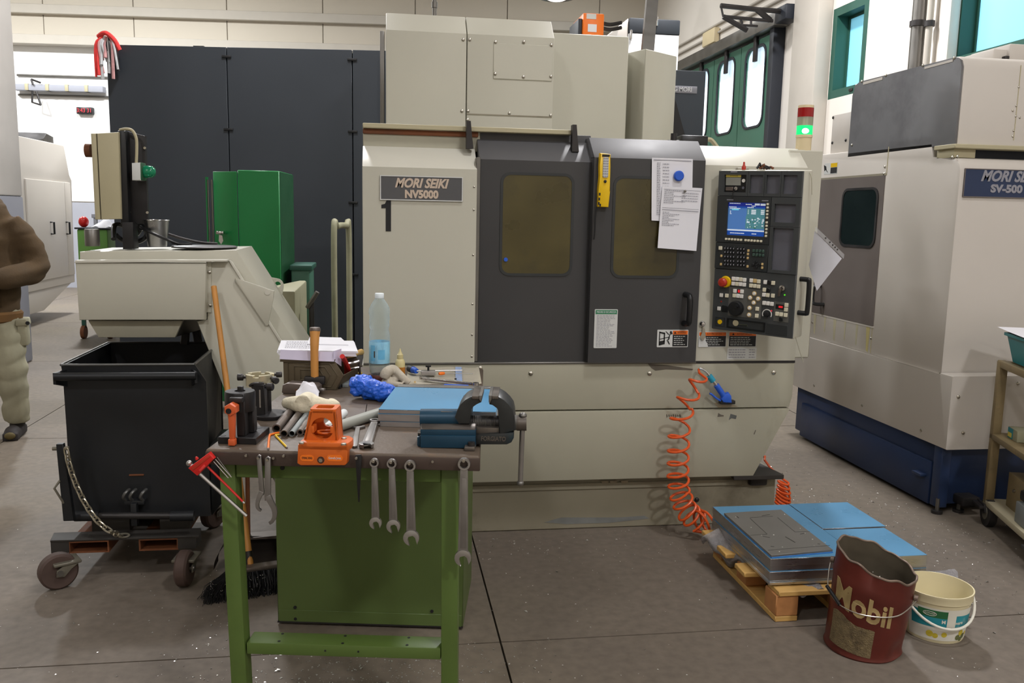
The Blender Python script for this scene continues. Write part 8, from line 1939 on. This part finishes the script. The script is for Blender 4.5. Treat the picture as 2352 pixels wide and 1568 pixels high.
# mat and little tools
cm = thing('cloth_mat', 'cream cloth mat with a blue stripe at the bench far end', 'cloth', onb(1015, 862))
cq_ = [onb(930, 884), onb(1106, 884), onb(1100, 846), onb(940, 843)]
MB().sheet(lambda u, v: (cq_[0].lerp(cq_[1], u)).lerp(cq_[3].lerp(cq_[2], u), v)+V((0, 0, .003+.002*sin(13*u)*sin(7*v)+.003*(1 if u in (0, 1) else 0))), 20, 8, .002).build('cloth', 'cloth_mat', cm)
pm('stripe_blue', (150, 170, 206), .9, var=.1, sc=60)
MB().sheet(lambda u, v: (cq_[0].lerp(cq_[1], .66+.09*u)).lerp(cq_[3].lerp(cq_[2], .66+.09*u), v*.96+.02)+V((0, 0, .0065)), 4, 8).build('stripe', 'stripe_blue', cm)
tb2 = MB().hexa([p for p in (onb(1098, 886), onb(1109, 886), onb(1108, 848), onb(1098, 848))]+[p+V((0, 0, .002)) for p in (onb(1098, 886), onb(1109, 886), onb(1108, 848), onb(1098, 848))]).build('board_edge', 'bench_top', bc)
mz = .009
def drv(label, h0, h1, s1, r, mat, sr=.0028):
    t = thing('screwdriver', label, 'screwdriver', onb(*h0)); a, b, c = onb(*h0, mz+r), onb(*h1, mz+r), onb(*s1, mz+r*.8)
    MB().tube([a, a.lerp(b, .3), a.lerp(b, .7), b], 1, 12, radii=[r*.8, r, r*.95, r*.7]).build('handle', mat, t); MB().tube([b, c], sr, 8).build('shaft', 'satin_chrome', t)
    return t
t = drv('blue handled screwdriver at the far left of the cloth mat', (941, 846), (957, 852), (1062, 850), .0135, 'tool_blue')
MB().tube([onb(941, 846, mz+.0135), onb(949, 849, mz+.0135)], .0139, 12).build('grip_sleeve', 'slate_dark', t)
drv('small orange handled screwdriver on the cloth mat', (1008, 858), (1021, 857), (1086, 858), .0065, 'orange_plastic', .0015)
kbk = thing('knob_block', 'small steel block with a black thumb knob on the mat', 'block', onb(985, 866))
q0, q1 = onb(968, 868), onb(1001, 870); MB().box((q0.x, q0.y, ZB+mz), (q1.x, q0.y+.035, ZB+mz+.017), .002).build('block', 'aluminium_dull', kbk)
qc = V(((q0.x+q1.x)/2, q0.y+.018, ZB+mz+.017)); MB().cyl(qc, qc+V((0, 0, .016)), .004, n=10).build('stem', 'black_plastic', kbk); MB().lathe([(0, 0), (.011, 0), (.011, .006), (0, .008)], qc+V((0, 0, .014)), None, 14).build('knob', 'black_plastic', kbk)
wrench('combination_wrench', 'long bright wrench lying across the cloth mat', onb(1092, 882, .014), onb(966, 868, .014), .013, .016, mat='chrome', flat=up1, shank='chrome', tj=10)
pn = thing('pen', 'blue pen with dark tip lying at the mat front edge', 'pen', onb(1040, 886)); a, b, c = onb(1004, 885, .012), onb(1020, 885, .012), onb(1076, 887, .012)
MB().tube([b, c], .0055, 10).build('barrel', 'tool_blue', pn); MB().tube([a, b], 1, 10, radii=[.001, .005]).build('tip', 'slate_dark', pn)
tag(MB().cyl(onb(953, 877, mz), onb(953, 877, mz+.02), .0042, n=10).build('drill_bit', 'key_tan'), 'tiny brass coloured bit standing on the mat', 'bit')
tag(MB().box(onb(1044, 872, mz), onb(1049, 868, mz+.006), .001).build('rubber_piece', 'black_plastic'), 'tiny black piece on the mat stripe edge', 'piece')
